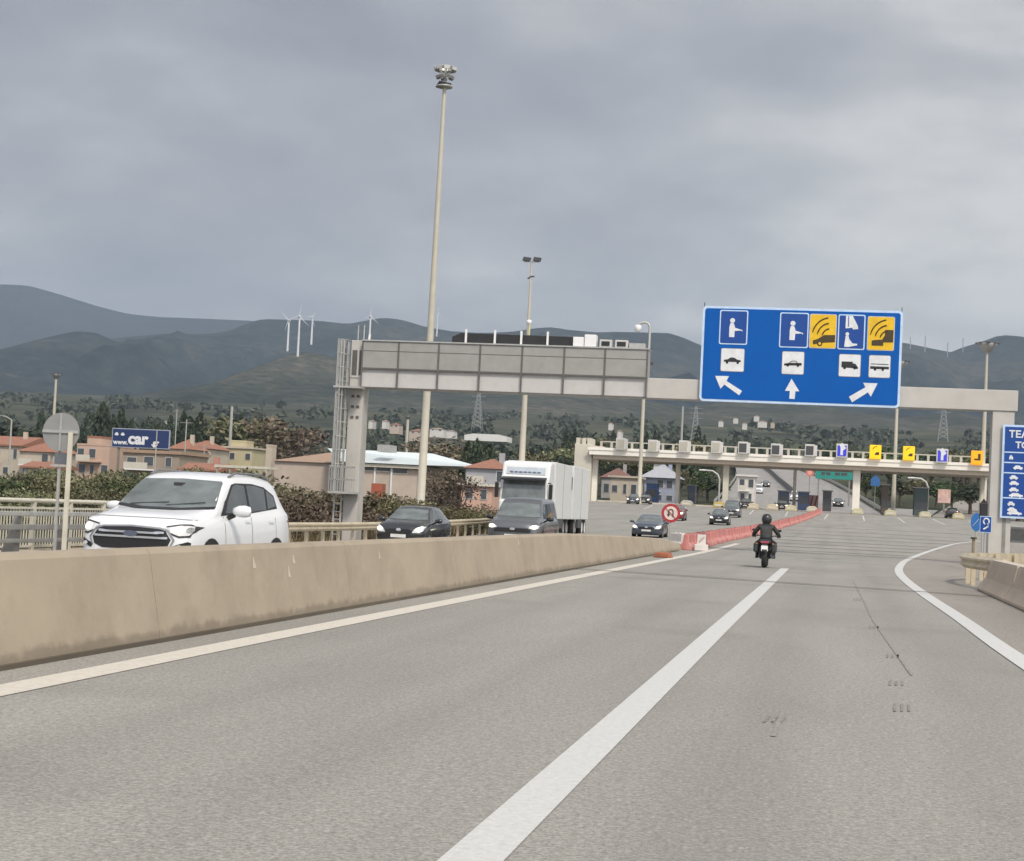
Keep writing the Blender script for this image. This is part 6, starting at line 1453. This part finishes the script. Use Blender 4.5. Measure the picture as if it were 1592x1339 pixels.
        decal(T, [(0.78, 0.22), (3.35, 0.22), (3.35, 0.34), (0.78, 0.34)], 'side', 'sill_cladding', TRIM, o, 0.008, 0.1, s)
        mirror(o, s*0.88, 1.42, 1.13, PAINTW, 1.1 if s > 0 else 0.85); decal(T, [(1.22, 1.05), (1.42, 1.075), (1.52, 1.30), (1.44, 1.26)], 'side', 'pillar_trim', TRIM, o, 0.008, 0.06, s)
        MB().tube([(s*0.63, 1.85, 1.62), (s*0.64, 2.1, 1.685), (s*0.64, 3.1, 1.685), (s*0.62, 3.45, 1.62)], 0.018, 6).build('roof_rail', mat('rail_grey', (0.16, 0.165, 0.17), 0.4), o)
        decal(T, [(s*0.62, 0.86), (s*0.80, 0.84), (s*0.83, 1.0), (s*0.70, 1.06), (s*0.60, 1.02)], 'rear', 'tail_light', REDL, o, 0.008, 0.06)
        for yy in (0.80, 3.32): wheel(o, s*0.79, yy, 0.335)
    decal(T, [(-0.80, 0.985), (-0.55, 1.0), (0.55, 1.0), (0.80, 0.985), (0.80, 0.975), (0.55, 0.99), (-0.55, 0.99), (-0.80, 0.975)], 'front', 'bonnet_seam', mat('seam_grey', (0.22, 0.23, 0.24)), o, 0.004, 0.05)
    arches(T, o, (0.80, 3.32), 0.335, 0.335)
    decal(T, [(-0.55, 1.18), (0.55, 1.18), (0.52, 1.46), (-0.52, 1.46)], 'rear', 'rear_window', GLASS, o, 0.006, 0.07)
    decal(T, [(-0.26, 0.40), (0.26, 0.40), (0.26, 0.51), (-0.26, 0.51)], 'front', 'number_plate', PLATE, o, 0.03, 0.1)
    # spoiler lip
    MB().prism([(3.55, 1.585), (3.95, 1.52), (3.95, 1.495), (3.6, 1.54)], -0.55, 0.55, 'x').build('spoiler', PAINTW, o, bevel=0.01)
    return o

def generic_car(name, label, cat, loc, rz, paint, spec, ws, sides, lamp, grille, wy, r, rails=False, glass=None, lit=True, dz=0.0, plate=True, badge=True, scl=(1, 1, 1)):
    o = thing(name, label, cat, loc, rz)
    body, T = car_body(spec, paint, o); L_ = spec[-1][0]
    decal(T, ws, 'front', 'windscreen', glass or GLASSL, o, 0.006, 0.08)
    w = spec[4][4]
    g = decal(T, grille, 'front', 'grille', TRIM, o, 0.008, 0.07)
    if badge:
        cz = sum(p[1] for p in grille)/len(grille); decal(T, [(0.09*math.cos(R(a)), cz+0.04+0.045*math.sin(R(a))) for a in range(0, 360, 30)], 'front', 'badge', CHR, g, 0.02, 0.06)
    if plate: decal(T, [(-0.26, spec[0][1]+0.02), (0.26, spec[0][1]+0.02), (0.26, spec[0][1]+0.13), (-0.26, spec[0][1]+0.13)], 'front', 'number_plate', PLATE, o, 0.02, 0.1)
    for s in (-1, 1):
        h = decal(T, [(s*x, z) for x, z in lamp], 'front', 'headlight', LAMP, o, 0.008, 0.05)
        cx = sum(p[0] for p in lamp)/len(lamp); cz = sum(p[1] for p in lamp)/len(lamp)
        if lit: decal(T, [(s*(cx+0.10*math.cos(R(a))), cz+0.06*math.sin(R(a))) for a in range(0, 360, 30)], 'front', 'bulb', LIT, h, 0.02, 0.05)
        for p in sides: decal(T, p, 'side', 'side_window', GLASS, o, 0.006, 0.08, s)
        mirror(o, s*w*0.97, ws_y(spec)+0.25, spec_belt(spec)+0.07, paint if paint is not PAINTG else TRIM, 1.0)
        decal(T, [(s*w*0.7, 0.8), (s*w*0.93, 0.78), (s*w*0.93, 0.95), (s*w*0.75, 0.97)], 'rear', 'tail_light', REDL, o, 0.008, 0.08)
        for yy in wy: wheel(o, s*(w-0.10), yy, r)
        for yy in (wy[0]+0.55, wy[0]+1.5): decal(T, [(yy, 0.35), (yy+0.014, 0.35), (yy+0.014, spec_belt(spec)-0.03), (yy, spec_belt(spec)-0.03)], 'side', 'door_seam', TRIM, o, 0.004, 0.2, s)
    decal(T, [(-w*0.55, spec_belt(spec)+0.08), (w*0.55, spec_belt(spec)+0.08), (w*0.5, spec_belt(spec)+0.33), (-w*0.5, spec_belt(spec)+0.33)], 'rear', 'rear_window', GLASS, o, 0.006, 0.1)
    arches(T, o, wy, r, r)
    o.scale = scl
    return o
def spec_belt(sp): return sp[len(sp)//2][2]
def ws_y(sp): return sp[6][0]
HATCH = [(0.0, 0.38, 0.60, 0.66, 0.52, 0.40), (0.06, 0.26, 0.70, 0.75, 0.68, 0.5), (0.18, 0.20, 0.77, 0.83, 0.79, 0.58), (0.45, 0.18, 0.82, 0.90, 0.845, 0.66), (0.85, 0.17, 0.86, 0.96, 0.86, 0.68), (1.02, 0.17, 0.88, 1.0, 0.86, 0.68), (1.10, 0.17, 0.89, 1.03, 0.86, 0.67), (1.5, 0.17, 0.91, 1.25, 0.86, 0.60), (1.85, 0.17, 0.92, 1.38, 0.86, 0.56), (2.2, 0.17, 0.93, 1.43, 0.86, 0.56), (2.8, 0.17, 0.95, 1.43, 0.86, 0.56), (3.3, 0.18, 0.97, 1.38, 0.85, 0.54), (3.7, 0.22, 0.98, 1.20, 0.83, 0.55), (3.9, 0.3, 0.95, 1.02, 0.79, 0.6), (4.0, 0.4, 0.75, 0.8, 0.66, 0.5)]
HW = [(-0.68, 1.01), (0, 0.985), (0.68, 1.01), (0.54, 1.33), (0, 1.36), (-0.54, 1.33)]
HS = [[(1.4, 0.97), (2.25, 0.99), (2.25, 1.33), (1.95, 1.33)], [(2.32, 0.99), (3.25, 1.04), (3.2, 1.27), (2.32, 1.34)]]
HL = [(0.46, 0.57), (0.68, 0.57), (0.78, 0.64), (0.81, 0.79), (0.72, 0.80), (0.52, 0.68)]
HG = [(-0.42, 0.52), (0.42, 0.52), (0.45, 0.64), (0.3, 0.68), (-0.3, 0.68), (-0.45, 0.64)]
VAN = [(0.0, 0.40, 0.72, 0.78, 0.56, 0.45), (0.06, 0.28, 0.82, 0.88, 0.72, 0.56), (0.16, 0.22, 0.90, 0.96, 0.82, 0.64), (0.35, 0.20, 0.95, 1.02, 0.87, 0.7), (0.70, 0.19, 0.98, 1.09, 0.89, 0.74), (0.92, 0.19, 1.0, 1.14, 0.895, 0.75), (1.02, 0.19, 1.01, 1.18, 0.895, 0.74), (1.35, 0.19, 1.03, 1.48, 0.895, 0.70), (1.65, 0.19, 1.04, 1.70, 0.895, 0.66), (1.95, 0.19, 1.05, 1.80, 0.895, 0.66), (2.8, 0.19, 1.07, 1.83, 0.895, 0.67), (4.0, 0.2, 1.08, 1.82, 0.89, 0.68), (4.3, 0.22, 1.08, 1.70, 0.88, 0.68), (4.42, 0.3, 1.05, 1.3, 0.86, 0.7), (4.48, 0.4, 0.9, 1.0, 0.78, 0.66)]
VW = [(-0.74, 1.17), (0, 1.13), (0.74, 1.17), (0.62, 1.62), (0, 1.66), (-0.62, 1.62)]
VS = [[(1.35, 1.1), (2.2, 1.12), (2.2, 1.64), (1.85, 1.64), (1.5, 1.36)], [(2.28, 1.12), (3.1, 1.14), (3.1, 1.64), (2.28, 1.66)]]
VL = [(0.52, 0.76), (0.70, 0.72), (0.82, 0.76), (0.84, 0.86), (0.76, 0.88), (0.56, 0.82)]
VG = [(-0.60, 0.60), (0.60, 0.60), (0.62, 0.69), (0.50, 0.75), (-0.50, 0.75), (-0.62, 0.69)]

def car_at(px, Y, side='mid'):
    g = onpx(px, Y); return g
# white SUV
P = onpx(199, 23.1); wc = white_suv((P.x, 23.1, P.z+0.004), R(-4)); wc.scale = (1, 0.97, 1.02)
P = onpx(618, 55.5); generic_car('hatchback', 'black hatchback with one bright headlight left of the grey van', 'car', (P.x, 55.5, P.z), -0.03, PAINTK, HATCH, HW, HS, HL, HG, (0.75, 3.25), 0.31, glass=GLASSL)
P = onpx(795, 60.5); generic_car('small_van', 'dark grey small van with headlights on in front of the white truck', 'van', (P.x, 60.5, P.z), 0.0, PAINTG, VAN, VW, VS, VL, VG, (0.85, 3.55), 0.33, glass=GLASSL, scl=(1.08, 1.05, 1.0))
P = onpx(1004, 92); generic_car('sedan', 'dark blue grey car left of the round no U-turn sign', 'car', (P.x, 92, P.z), 0.0, PAINTB, HATCH, HW, HS, HL, HG, (0.75, 3.25), 0.31, scl=(0.95, 1.05, 0.86))
P = onpx(1117, 142); generic_car('hatchback', 'small black car with pale front ahead of the dark van near the red barriers', 'car', (P.x, 142, P.z), 0.0, PAINTK, HATCH, HW, HS, HL, HG, (0.75, 3.25), 0.31, scl=(0.92, 0.9, 0.92))
P = onpx(1136, 182); generic_car('small_van', 'dark grey van right behind the small black car near the red barriers', 'van', (P.x, 182, P.z), 0.0, PAINTG, VAN, VW, VS, VL, VG, (0.85, 3.55), 0.33)
P = onpx(1047, 152); generic_car('hatchback', 'dark red car partly hidden behind the round no U-turn sign', 'car', (P.x, 152, P.z), 0.0, mat('car_paint_red', (0.16, 0.03, 0.03), 0.3, coat=0.5), HATCH, HW, HS, HL, HG, (0.75, 3.25), 0.31)
P = onpx(1158, 240); generic_car('hatchback', 'black car waiting between the island bumpers right of the dark van', 'car', (P.x, 240, P.z), 0.0, PAINTK, HATCH, HW, HS, HL, HG, (0.75, 3.25), 0.31)
P = onpx(1215, 244); generic_car('hatchback', 'black car with one lit lamp entering beside the second booth', 'car', (P.x, 244, 2.8), 0.0, PAINTK, HATCH, HW, HS, HL, HG, (0.75, 3.25), 0.31)
P = onpx(983, 236); generic_car('hatchback', 'dark car at far left under the toll roof with lamps on', 'car', (P.x, 236, P.z), 0.0, PAINTB, HATCH, HW, HS, HL, HG, (0.75, 3.25), 0.31)
P = onpx(1000, 238); generic_car('hatchback', 'black car second from the left under the toll roof', 'car', (P.x, 238, P.z), 0.0, PAINTK, HATCH, HW, HS, HL, HG, (0.75, 3.25), 0.31)
P = onpx(1303, 285); generic_car('hatchback', 'dark car driving down the hill road right of the narrow booth', 'car', (P.x, 285, P.z+0.05), 0.0, PAINTK, HATCH, HW, HS, HL, HG, (0.75, 3.25), 0.31)
P = onpx(1178, 330); generic_car('small_van', 'white van on the hill road above the first booth', 'van', (P.x, 330, P.z+0.05), 0.0, PAINTW, VAN, VW, VS, VL, VG, (0.85, 3.55), 0.33)
P = onpx(1190, 372); generic_car('hatchback', 'small dark car far up the hill road above the first booth', 'car', (P.x, 372, P.z+0.05), 0.0, PAINTK, HATCH, HW, HS, HL, HG, (0.75, 3.25), 0.31)
P = onpx(1236, 300); generic_car('small_van', 'white van on the hill road between the first two booths', 'van', (P.x, 300, P.z+0.05), 0.0, PAINTW, VAN, VW, VS, VL, VG, (0.85, 3.55), 0.33)
P = onpx(1478, 246); generic_car('hatchback', 'dark car low at the right end of the toll lanes', 'car', (P.x, 246, 2.8), R(180), PAINTK, HATCH, HW, HS, HL, HG, (0.75, 3.25), 0.31, lit=False)

def truck(loc):
    o = thing('truck', 'white box truck with high cab roof and long cargo body behind the grey van', 'truck', loc, 0.015)
    TW = mat('truck_white', (0.66, 0.67, 0.67), 0.4, var=0.03); TG = mat('truck_side', (0.64, 0.65, 0.64), 0.5, var=0.04)
    # cab: loft of side profile with rounding
    prof = [(0.25, 0.45), (0.0, 0.6), (0.0, 1.75), (0.12, 1.95), (0.35, 2.95), (0.55, 3.12), (0.75, 3.62), (1.05, 3.80), (2.1, 3.85), (2.1, 0.45)]
    MB().prism(prof, -1.22, 1.22, 'x').build('cab', TW, o, bevel=0.09)
    MB().add([(-1.1, 0.10, 1.90), (1.1, 0.10, 1.90), (1.06, 0.335, 2.86), (-1.06, 0.335, 2.86), (-1.1, 0.06, 1.90), (1.1, 0.06, 1.90), (1.06, 0.295, 2.86), (-1.06, 0.295, 2.86)], [(4, 5, 6, 7), (0, 3, 2, 1), (0, 1, 5, 4), (2, 3, 7, 6), (1, 2, 6, 5), (3, 0, 4, 7)]).build('windscreen', GLASSL, o)
    MB().prism([(-0.15, 2.83), (0.30, 2.98), (0.30, 3.02), (-0.15, 2.92)], -1.12, 1.12, 'x').build('sun_visor', TRIM, o)
    f = MB().prism([(-0.75, 3.2), (0.75, 3.2), (0.75, 3.2), (0.75, 3.2)], 0, 1, 'y') if False else MB().add([(-0.98, 0.58, 3.14), (0.98, 0.58, 3.14), (0.98, 0.74, 3.50), (-0.98, 0.74, 3.50), (-0.98, 0.53, 3.16), (0.98, 0.53, 3.16), (0.98, 0.69, 3.52), (-0.98, 0.69, 3.52)], [(4, 5, 6, 7), (0, 3, 2, 1), (0, 1, 5, 4), (2, 3, 7, 6), (1, 2, 6, 5), (3, 0, 4, 7)])
    f = f.build('roof_sign', mat('roof_sign_pale', (0.40, 0.45, 0.50), 0.5), o)
    b = MB()
    for i in range(7): x = -0.8+0.23*i; b.beam((x, 0.585-0.02, 3.28), (x+0.16, 0.585-0.02, 3.28), 0.09, 0.05)
    b.build('sign_letter_bars', mat('faded_navy', (0.16, 0.19, 0.25)), f)
    MB().box(-0.95, 0.95, -0.03, -0.002, 1.05, 1.6).build('grille', TRIM, o, bevel=0.01)
    MB().box(-1.22, 1.22, -0.08, 0.1, 0.45, 0.95).build('bumper', TG, o, bevel=0.04)
    for s in (-1, 1):
        h = MB().box(s*0.98-0.2, s*0.98+0.2, -0.10, -0.082, 0.65, 0.88).build('headlight', LAMP, o); MB().disc((s*0.98, -0.11, 0.76), 0.08, 'y', 12, 0.012).build('bulb', LIT, h)
        MB().box(s*1.36-0.09, s*1.36+0.09, 0.0, 0.16, 1.95, 2.7).build('mirror', TRIM, o, bevel=0.03); MB().beam((s*1.2, 0.2, 2.75), (s*1.36, 0.1, 2.75), 0.05).build('mirror_arm', TRIM, o)
        MB().add([(s*1.225, 0.45, 1.95), (s*1.225, 1.3, 1.95), (s*1.225, 1.3, 2.7), (s*1.225, 0.55, 2.7), (s*1.235, 0.45, 1.95), (s*1.235, 1.3, 1.95), (s*1.235, 1.3, 2.7), (s*1.235, 0.55, 2.7)], [(4, 5, 6, 7), (0, 3, 2, 1), (0, 1, 5, 4), (2, 3, 7, 6), (1, 2, 6, 5), (3, 0, 4, 7)]).build('side_window', GLASS, o)
    MB().box(-1.25, 1.25, 2.35, 8.6, 0.98, 3.88).build('cargo_box', TG, o, bevel=0.03)
    MB().box(-1.0, 1.0, 2.15, 2.349, 2.6, 3.6).build('cooling_unit', TW, o, bevel=0.04)
    MB().box(-1.25, 1.25, 9.4, 16.4, 0.98, 3.92).build('trailer_box', TG, o, bevel=0.03)
    for y in (5.4, 12.9): MB().box(1.251, 1.262, y, y+0.04, 1.0, 3.86).build('panel_rib', GALVD, o)
    MB().box(1.0, 1.2, 8.7, 9.3, 2.6, 3.3).build('hose_rack', DGREY, o)
    MB().box(-0.45, 0.45, 1.0, 16.2, 0.62, 0.93).build('chassis', DGREY, o)
    for y in (1.05, 6.6, 7.8, 11.0, 14.4, 15.6):
        for s in (-1, 1): wheel(o, s*1.02, y, 0.5, 0.30, WHITE if y > 14 else None)
    for y0, y1 in ((3.0, 5.8), (12.0, 13.6)): MB().box(1.1, 1.24, y0, y1, 0.5, 0.97).build('side_skirt', DGREY, o)
P = onpx(810, 85); truck((P.x, 85, P.z))

# ================================================================== MOTORCYCLE AND RIDER (seen from behind)
def skin_chain(b, verts, edges):
    k = len(b['v']); b['v'] += [v[0] for v in verts]; b['r'] += [v[1] for v in verts]; b['e'] += [(a+k, c+k) for a, c in edges]; return k
def skinned(name, verts, edges, m, parent=None, sub=1, root=0):
    me = bpy.data.meshes.new(name); me.from_pydata([v[0] for v in verts], edges, []); me.materials.append(m)
    o = bpy.data.objects.new(name, me); COL.objects.link(o)
    o.modifiers.new('skin', 'SKIN'); s = o.modifiers.new('sub', 'SUBSURF'); s.levels = s.render_levels = sub
    if not me.skin_vertices: 
        bpy.context.view_layer.objects.active = o
    for i, sv in enumerate(me.skin_vertices[0].data): r = verts[i][1]; sv.radius = (r, r) if not hasattr(r, '__len__') else r; sv.use_root = (i == root)
    dg = bpy.context.evaluated_depsgraph_get(); me2 = bpy.data.meshes.new_from_object(o.evaluated_get(dg))
    me2.materials.clear(); me2.materials.append(m)
    for p in me2.polygons: p.use_smooth = True; p.material_index = 0
    bpy.data.objects.remove(o); q = bpy.data.objects.new(name, me2); COL.objects.link(q)
    if parent: q.parent = parent; reg(q)
    return q
def moto(loc):
    BK = mat('moto_black', (0.012, 0.014, 0.015), 0.4, coat=0.3)
    o = thing('motorcycle', 'black motorcycle seen from behind riding towards the toll booths', 'motorcycle', loc)
    # local: heading +y, rear wheel at y=0
    w = MB().lathe([(0.19, -0.07), (0.28, -0.085), (0.315, -0.06), (0.33, 0), (0.315, 0.06), (0.28, 0.085), (0.19, 0.07)], n=28, axis='x').build('rear_wheel', RUBM, o); w.location = (0, 0, 0.33)
    MB().lathe([(0.02, -0.04), (0.19, -0.05), (0.20, 0.05), (0.02, 0.04)], n=20, axis='x').build('rim', DGREY, w)
    w = MB().lathe([(0.19, -0.05), (0.28, -0.06), (0.32, 0), (0.28, 0.06), (0.19, 0.05)], n=28, axis='x').build('front_wheel', RUBM, o); w.location = (0, 1.42, 0.32)
    MB().lathe([(0.02, -0.04), (0.19, -0.04), (0.20, 0.04), (0.02, 0.04)], n=20, axis='x').build('rim', DGREY, w)
    b = MB(); b.beam((-0.12, 0, 0.33), (-0.12, 0.5, 0.42), 0.05, 0.08); b.beam((0.12, 0, 0.33), (0.12, 0.5, 0.42), 0.05, 0.08); b.tube([(-0.14, 0, 0.33), (0.14, 0, 0.33)], 0.03); b.build('swing_arm', DGREY, o)
    MB().prism([(0.3, 0.30), (0.85, 0.30), (0.95, 0.62), (0.5, 0.75), (0.3, 0.6)], -0.19, 0.19, 'x').build('engine', mat('engine_dark', (0.05, 0.05, 0.052), 0.5, 0.5), o, bevel=0.04)
    skinned('fuel_tank', [((0, 0.55, 0.84), (0.13, 0.10)), ((0, 0.75, 0.92), (0.19, 0.14)), ((0, 1.0, 0.90), (0.17, 0.14)), ((0, 1.12, 0.86), (0.1, 0.08))], [(0, 1), (1, 2), (2, 3)], BK, o, 2)
    MB().prism([(-0.32, 0.90), (-0.28, 0.97), (0.05, 0.88), (0.55, 0.86), (0.55, 0.76), (0.1, 0.74), (-0.2, 0.80)], -0.14, 0.14, 'x').build('seat', TRIM, o, bevel=0.04)
    MB().prism([(-0.36, 0.84), (-0.34, 0.92), (-0.05, 0.90), (0.1, 0.7), (-0.1, 0.72)], -0.17, 0.17, 'x').build('tail_fairing', BK, o, bevel=0.03)
    MB().box(-0.12, 0.12, -0.385, -0.355, 0.82, 0.885).build('tail_light', mat('tail_glow', (0.30, 0.04, 0.07), 0.3, emit=(0.8, 0.12, 0.22), emits=0.06), o, bevel=0.01)
    MB().beam((0, -0.36, 0.80), (0, -0.42, 0.56), 0.16, 0.015).build('mudguard', TRIM, o)
    MB().add([(-0.10, -0.415, 0.56), (0.10, -0.415, 0.56), (0.10, -0.385, 0.74), (-0.10, -0.385, 0.74), (-0.10, -0.423, 0.56), (0.10, -0.423, 0.56), (0.10, -0.393, 0.74), (-0.10, -0.393, 0.74)], [(4, 5, 6, 7), (0, 3, 2, 1), (0, 1, 5, 4), (2, 3, 7, 6), (1, 2, 6, 5), (3, 0, 4, 7)]).build('number_plate', PLATE, o)
    for s in (-1, 1):
        MB().lathe([(0, -0.03), (0.02, -0.02), (0.028, 0.01), (0, 0.03)], (s*0.24, -0.28, 0.80), 10, 'y').build('indicator', mat('amber', (0.5, 0.2, 0.02)), o); MB().tube([(s*0.1, -0.25, 0.82), (s*0.23, -0.28, 0.80)], 0.012, 5).build('indicator_stalk', TRIM, o)
        MB().prism([(-0.30, 0.52), (0.22, 0.50), (0.28, 0.60), (0.22, 0.80), (-0.26, 0.82)], s*0.20 if s > 0 else -0.34, 0.36 if s > 0 else -0.20, 'x').build('pannier', BK, o, bevel=0.04)
        MB().tube([(s*0.05, 1.05, 0.98), (s*0.22, 0.95, 1.06), (s*0.40, 0.86, 1.03)], 0.016, 6).build('handlebar', TRIM, o)
        MB().tube([(s*0.26, 0.93, 1.06), (s*0.36, 0.97, 1.20)], 0.010, 5).build('mirror_stalk', TRIM, o)
        m_ = MB().disc((s*0.39, 0.96, 1.24), 0.065, 'y', 14, 0.03, ry=0.045).build('mirror', TRIM, o)
        MB().tube([(s*0.09, 1.42, 0.32), (s*0.09, 1.1, 0.98)], 0.03, 7).build('fork', DGREY, o)
        MB().tube([(s*0.15, 0.42, 0.36), (s*0.30, 0.42, 0.34)], 0.02, 6).build('foot_peg', DGREY, o)
    MB().tube([(0.2, 0.6, 0.36), (0.22, 0.1, 0.36), (0.22, -0.12, 0.42)], 0.055, 10).build('exhaust', mat('exhaust_steel', (0.14, 0.14, 0.15), 0.35, 0.7), o)
    MB().prism([(1.05, 0.95), (1.25, 0.85), (1.2, 1.1), (1.0, 1.32), (0.98, 1.28)], -0.17, 0.17, 'x').build('windshield', mat('smoked', (0.03, 0.035, 0.04), 0.1), o, bevel=0.02)
    MB().lathe([(0, 0.1), (0.09, 0.08), (0.10, 0), (0, -0.06)], (0, 1.2, 0.9), 16, 'y').build('headlight', LAMP, o)
    # ---- rider
    Pn = thing('person', 'rider in a dark grey jacket and black helmet sitting on the motorcycle', 'person', (loc[0], loc[1], loc[2]))
    JK = mat('jacket', (0.035, 0.037, 0.036), 0.8, var=0.3, scale=9); TRS = mat('trousers', (0.012, 0.016, 0.018), 0.85, var=0.2)
    V = [((0, 0.28, 0.90), (0.17, 0.15)), ((0, 0.31, 1.06), (0.165, 0.13)), ((0, 0.38, 1.24), (0.19, 0.135)), ((0, 0.43, 1.38), (0.16, 0.10)), ((0, 0.46, 1.47), (0.065, 0.065)), ((0, 0.48, 1.56), (0.075, 0.08)),
         ((0.20, 0.43, 1.37), 0.075), ((0.33, 0.50, 1.18), 0.062), ((0.40, 0.70, 1.06), 0.05), ((0.39, 0.83, 1.05), 0.035),
         ((-0.20, 0.43, 1.37), 0.075), ((-0.33, 0.50, 1.18), 0.062), ((-0.40, 0.70, 1.06), 0.05), ((-0.39, 0.83, 1.05), 0.035),
         ((0.13, 0.32, 0.86), 0.11), ((0.27, 0.72, 0.80), 0.085), ((0.25, 0.50, 0.46), 0.06), ((0.25, 0.47, 0.38), 0.05), ((0.26, 0.62, 0.34), 0.04),
         ((-0.13, 0.32, 0.86), 0.11), ((-0.27, 0.72, 0.80), 0.085), ((-0.25, 0.50, 0.46), 0.06), ((-0.25, 0.47, 0.38), 0.05), ((-0.26, 0.62, 0.34), 0.04)]
    E = [(0, 1), (1, 2), (2, 3), (3, 4), (4, 5), (3, 6), (6, 7), (7, 8), (8, 9), (3, 10), (10, 11), (11, 12), (12, 13), (0, 14), (14, 15), (15, 16), (16, 17), (17, 18), (0, 19), (19, 20), (20, 21), (21, 22), (22, 23)]
    skinned('body', V, E, TRS, Pn, 2, 0)
    V2 = [(v[0], tuple(x+0.012 for x in v[1]) if hasattr(v[1], '__len__') else v[1]+0.012) for v in V[:4]+V[6:9]+V[10:13]]
    E2 = [(0, 1), (1, 2), (2, 3), (3, 4), (4, 5), (5, 6), (3, 7), (7, 8), (8, 9)]
    skinned('jacket', V2, E2, JK, Pn, 2, 0)
    h = MB().lathe([(0, 0.155), (0.07, 0.145), (0.118, 0.10), (0.138, 0.03), (0.138, -0.03), (0.125, -0.09), (0.10, -0.125), (0, -0.13)], n=20).build('helmet', mat('helmet_black', (0.014, 0.014, 0.015), 0.3, coat=0.4), Pn); h.location = (0, 0.50, 1.62); h.scale = (1.12, 1.2, 1.18)
    MB().box(-0.09, 0.09, 0.10, 0.14, -0.03, 0.05).build('visor', mat('smoked', (0.03, 0.035, 0.04), 0.1), h, bevel=0.02)
    GL = mat('glove', (0.015, 0.015, 0.015), 0.8)
    for s in (-1, 1):
        g = skinned('glove', [((s*0.39, 0.82, 1.055), (0.03, 0.04)), ((s*0.385, 0.88, 1.06), (0.04, 0.028))], [(0, 1)], GL, Pn, 1)
        for k in range(4):
            x = s*(0.345+0.027*k); skinned('finger', [((x, 0.89, 1.06), 0.011), ((x, 0.925, 1.045), 0.010), ((x, 0.915, 1.01), 0.009), ((x, 0.885, 1.0), 0.008)], [(0, 1), (1, 2), (2, 3)], GL, Pn, 0)
        skinned('thumb', [((s*0.35, 0.86, 1.04), 0.012), ((s*0.33, 0.88, 1.01), 0.010), ((s*0.335, 0.90, 0.995), 0.009)], [(0, 1), (1, 2)], GL, Pn, 0)
        q = MB().box(-0.05, 0.05, -0.06, 0.20, 0, 0.09).build('boot', TRIM, Pn, bevel=0.03); q.location = (s*0.255, 0.44, 0.30)
P = gp(1188, 883); moto((P.x, P.y, P.z+0.004))
for o_ in COL.objects:
    if o_.parent is None and o_.name in ('motorcycle', 'person'): o_.scale = (0.89, 0.89, 0.81)
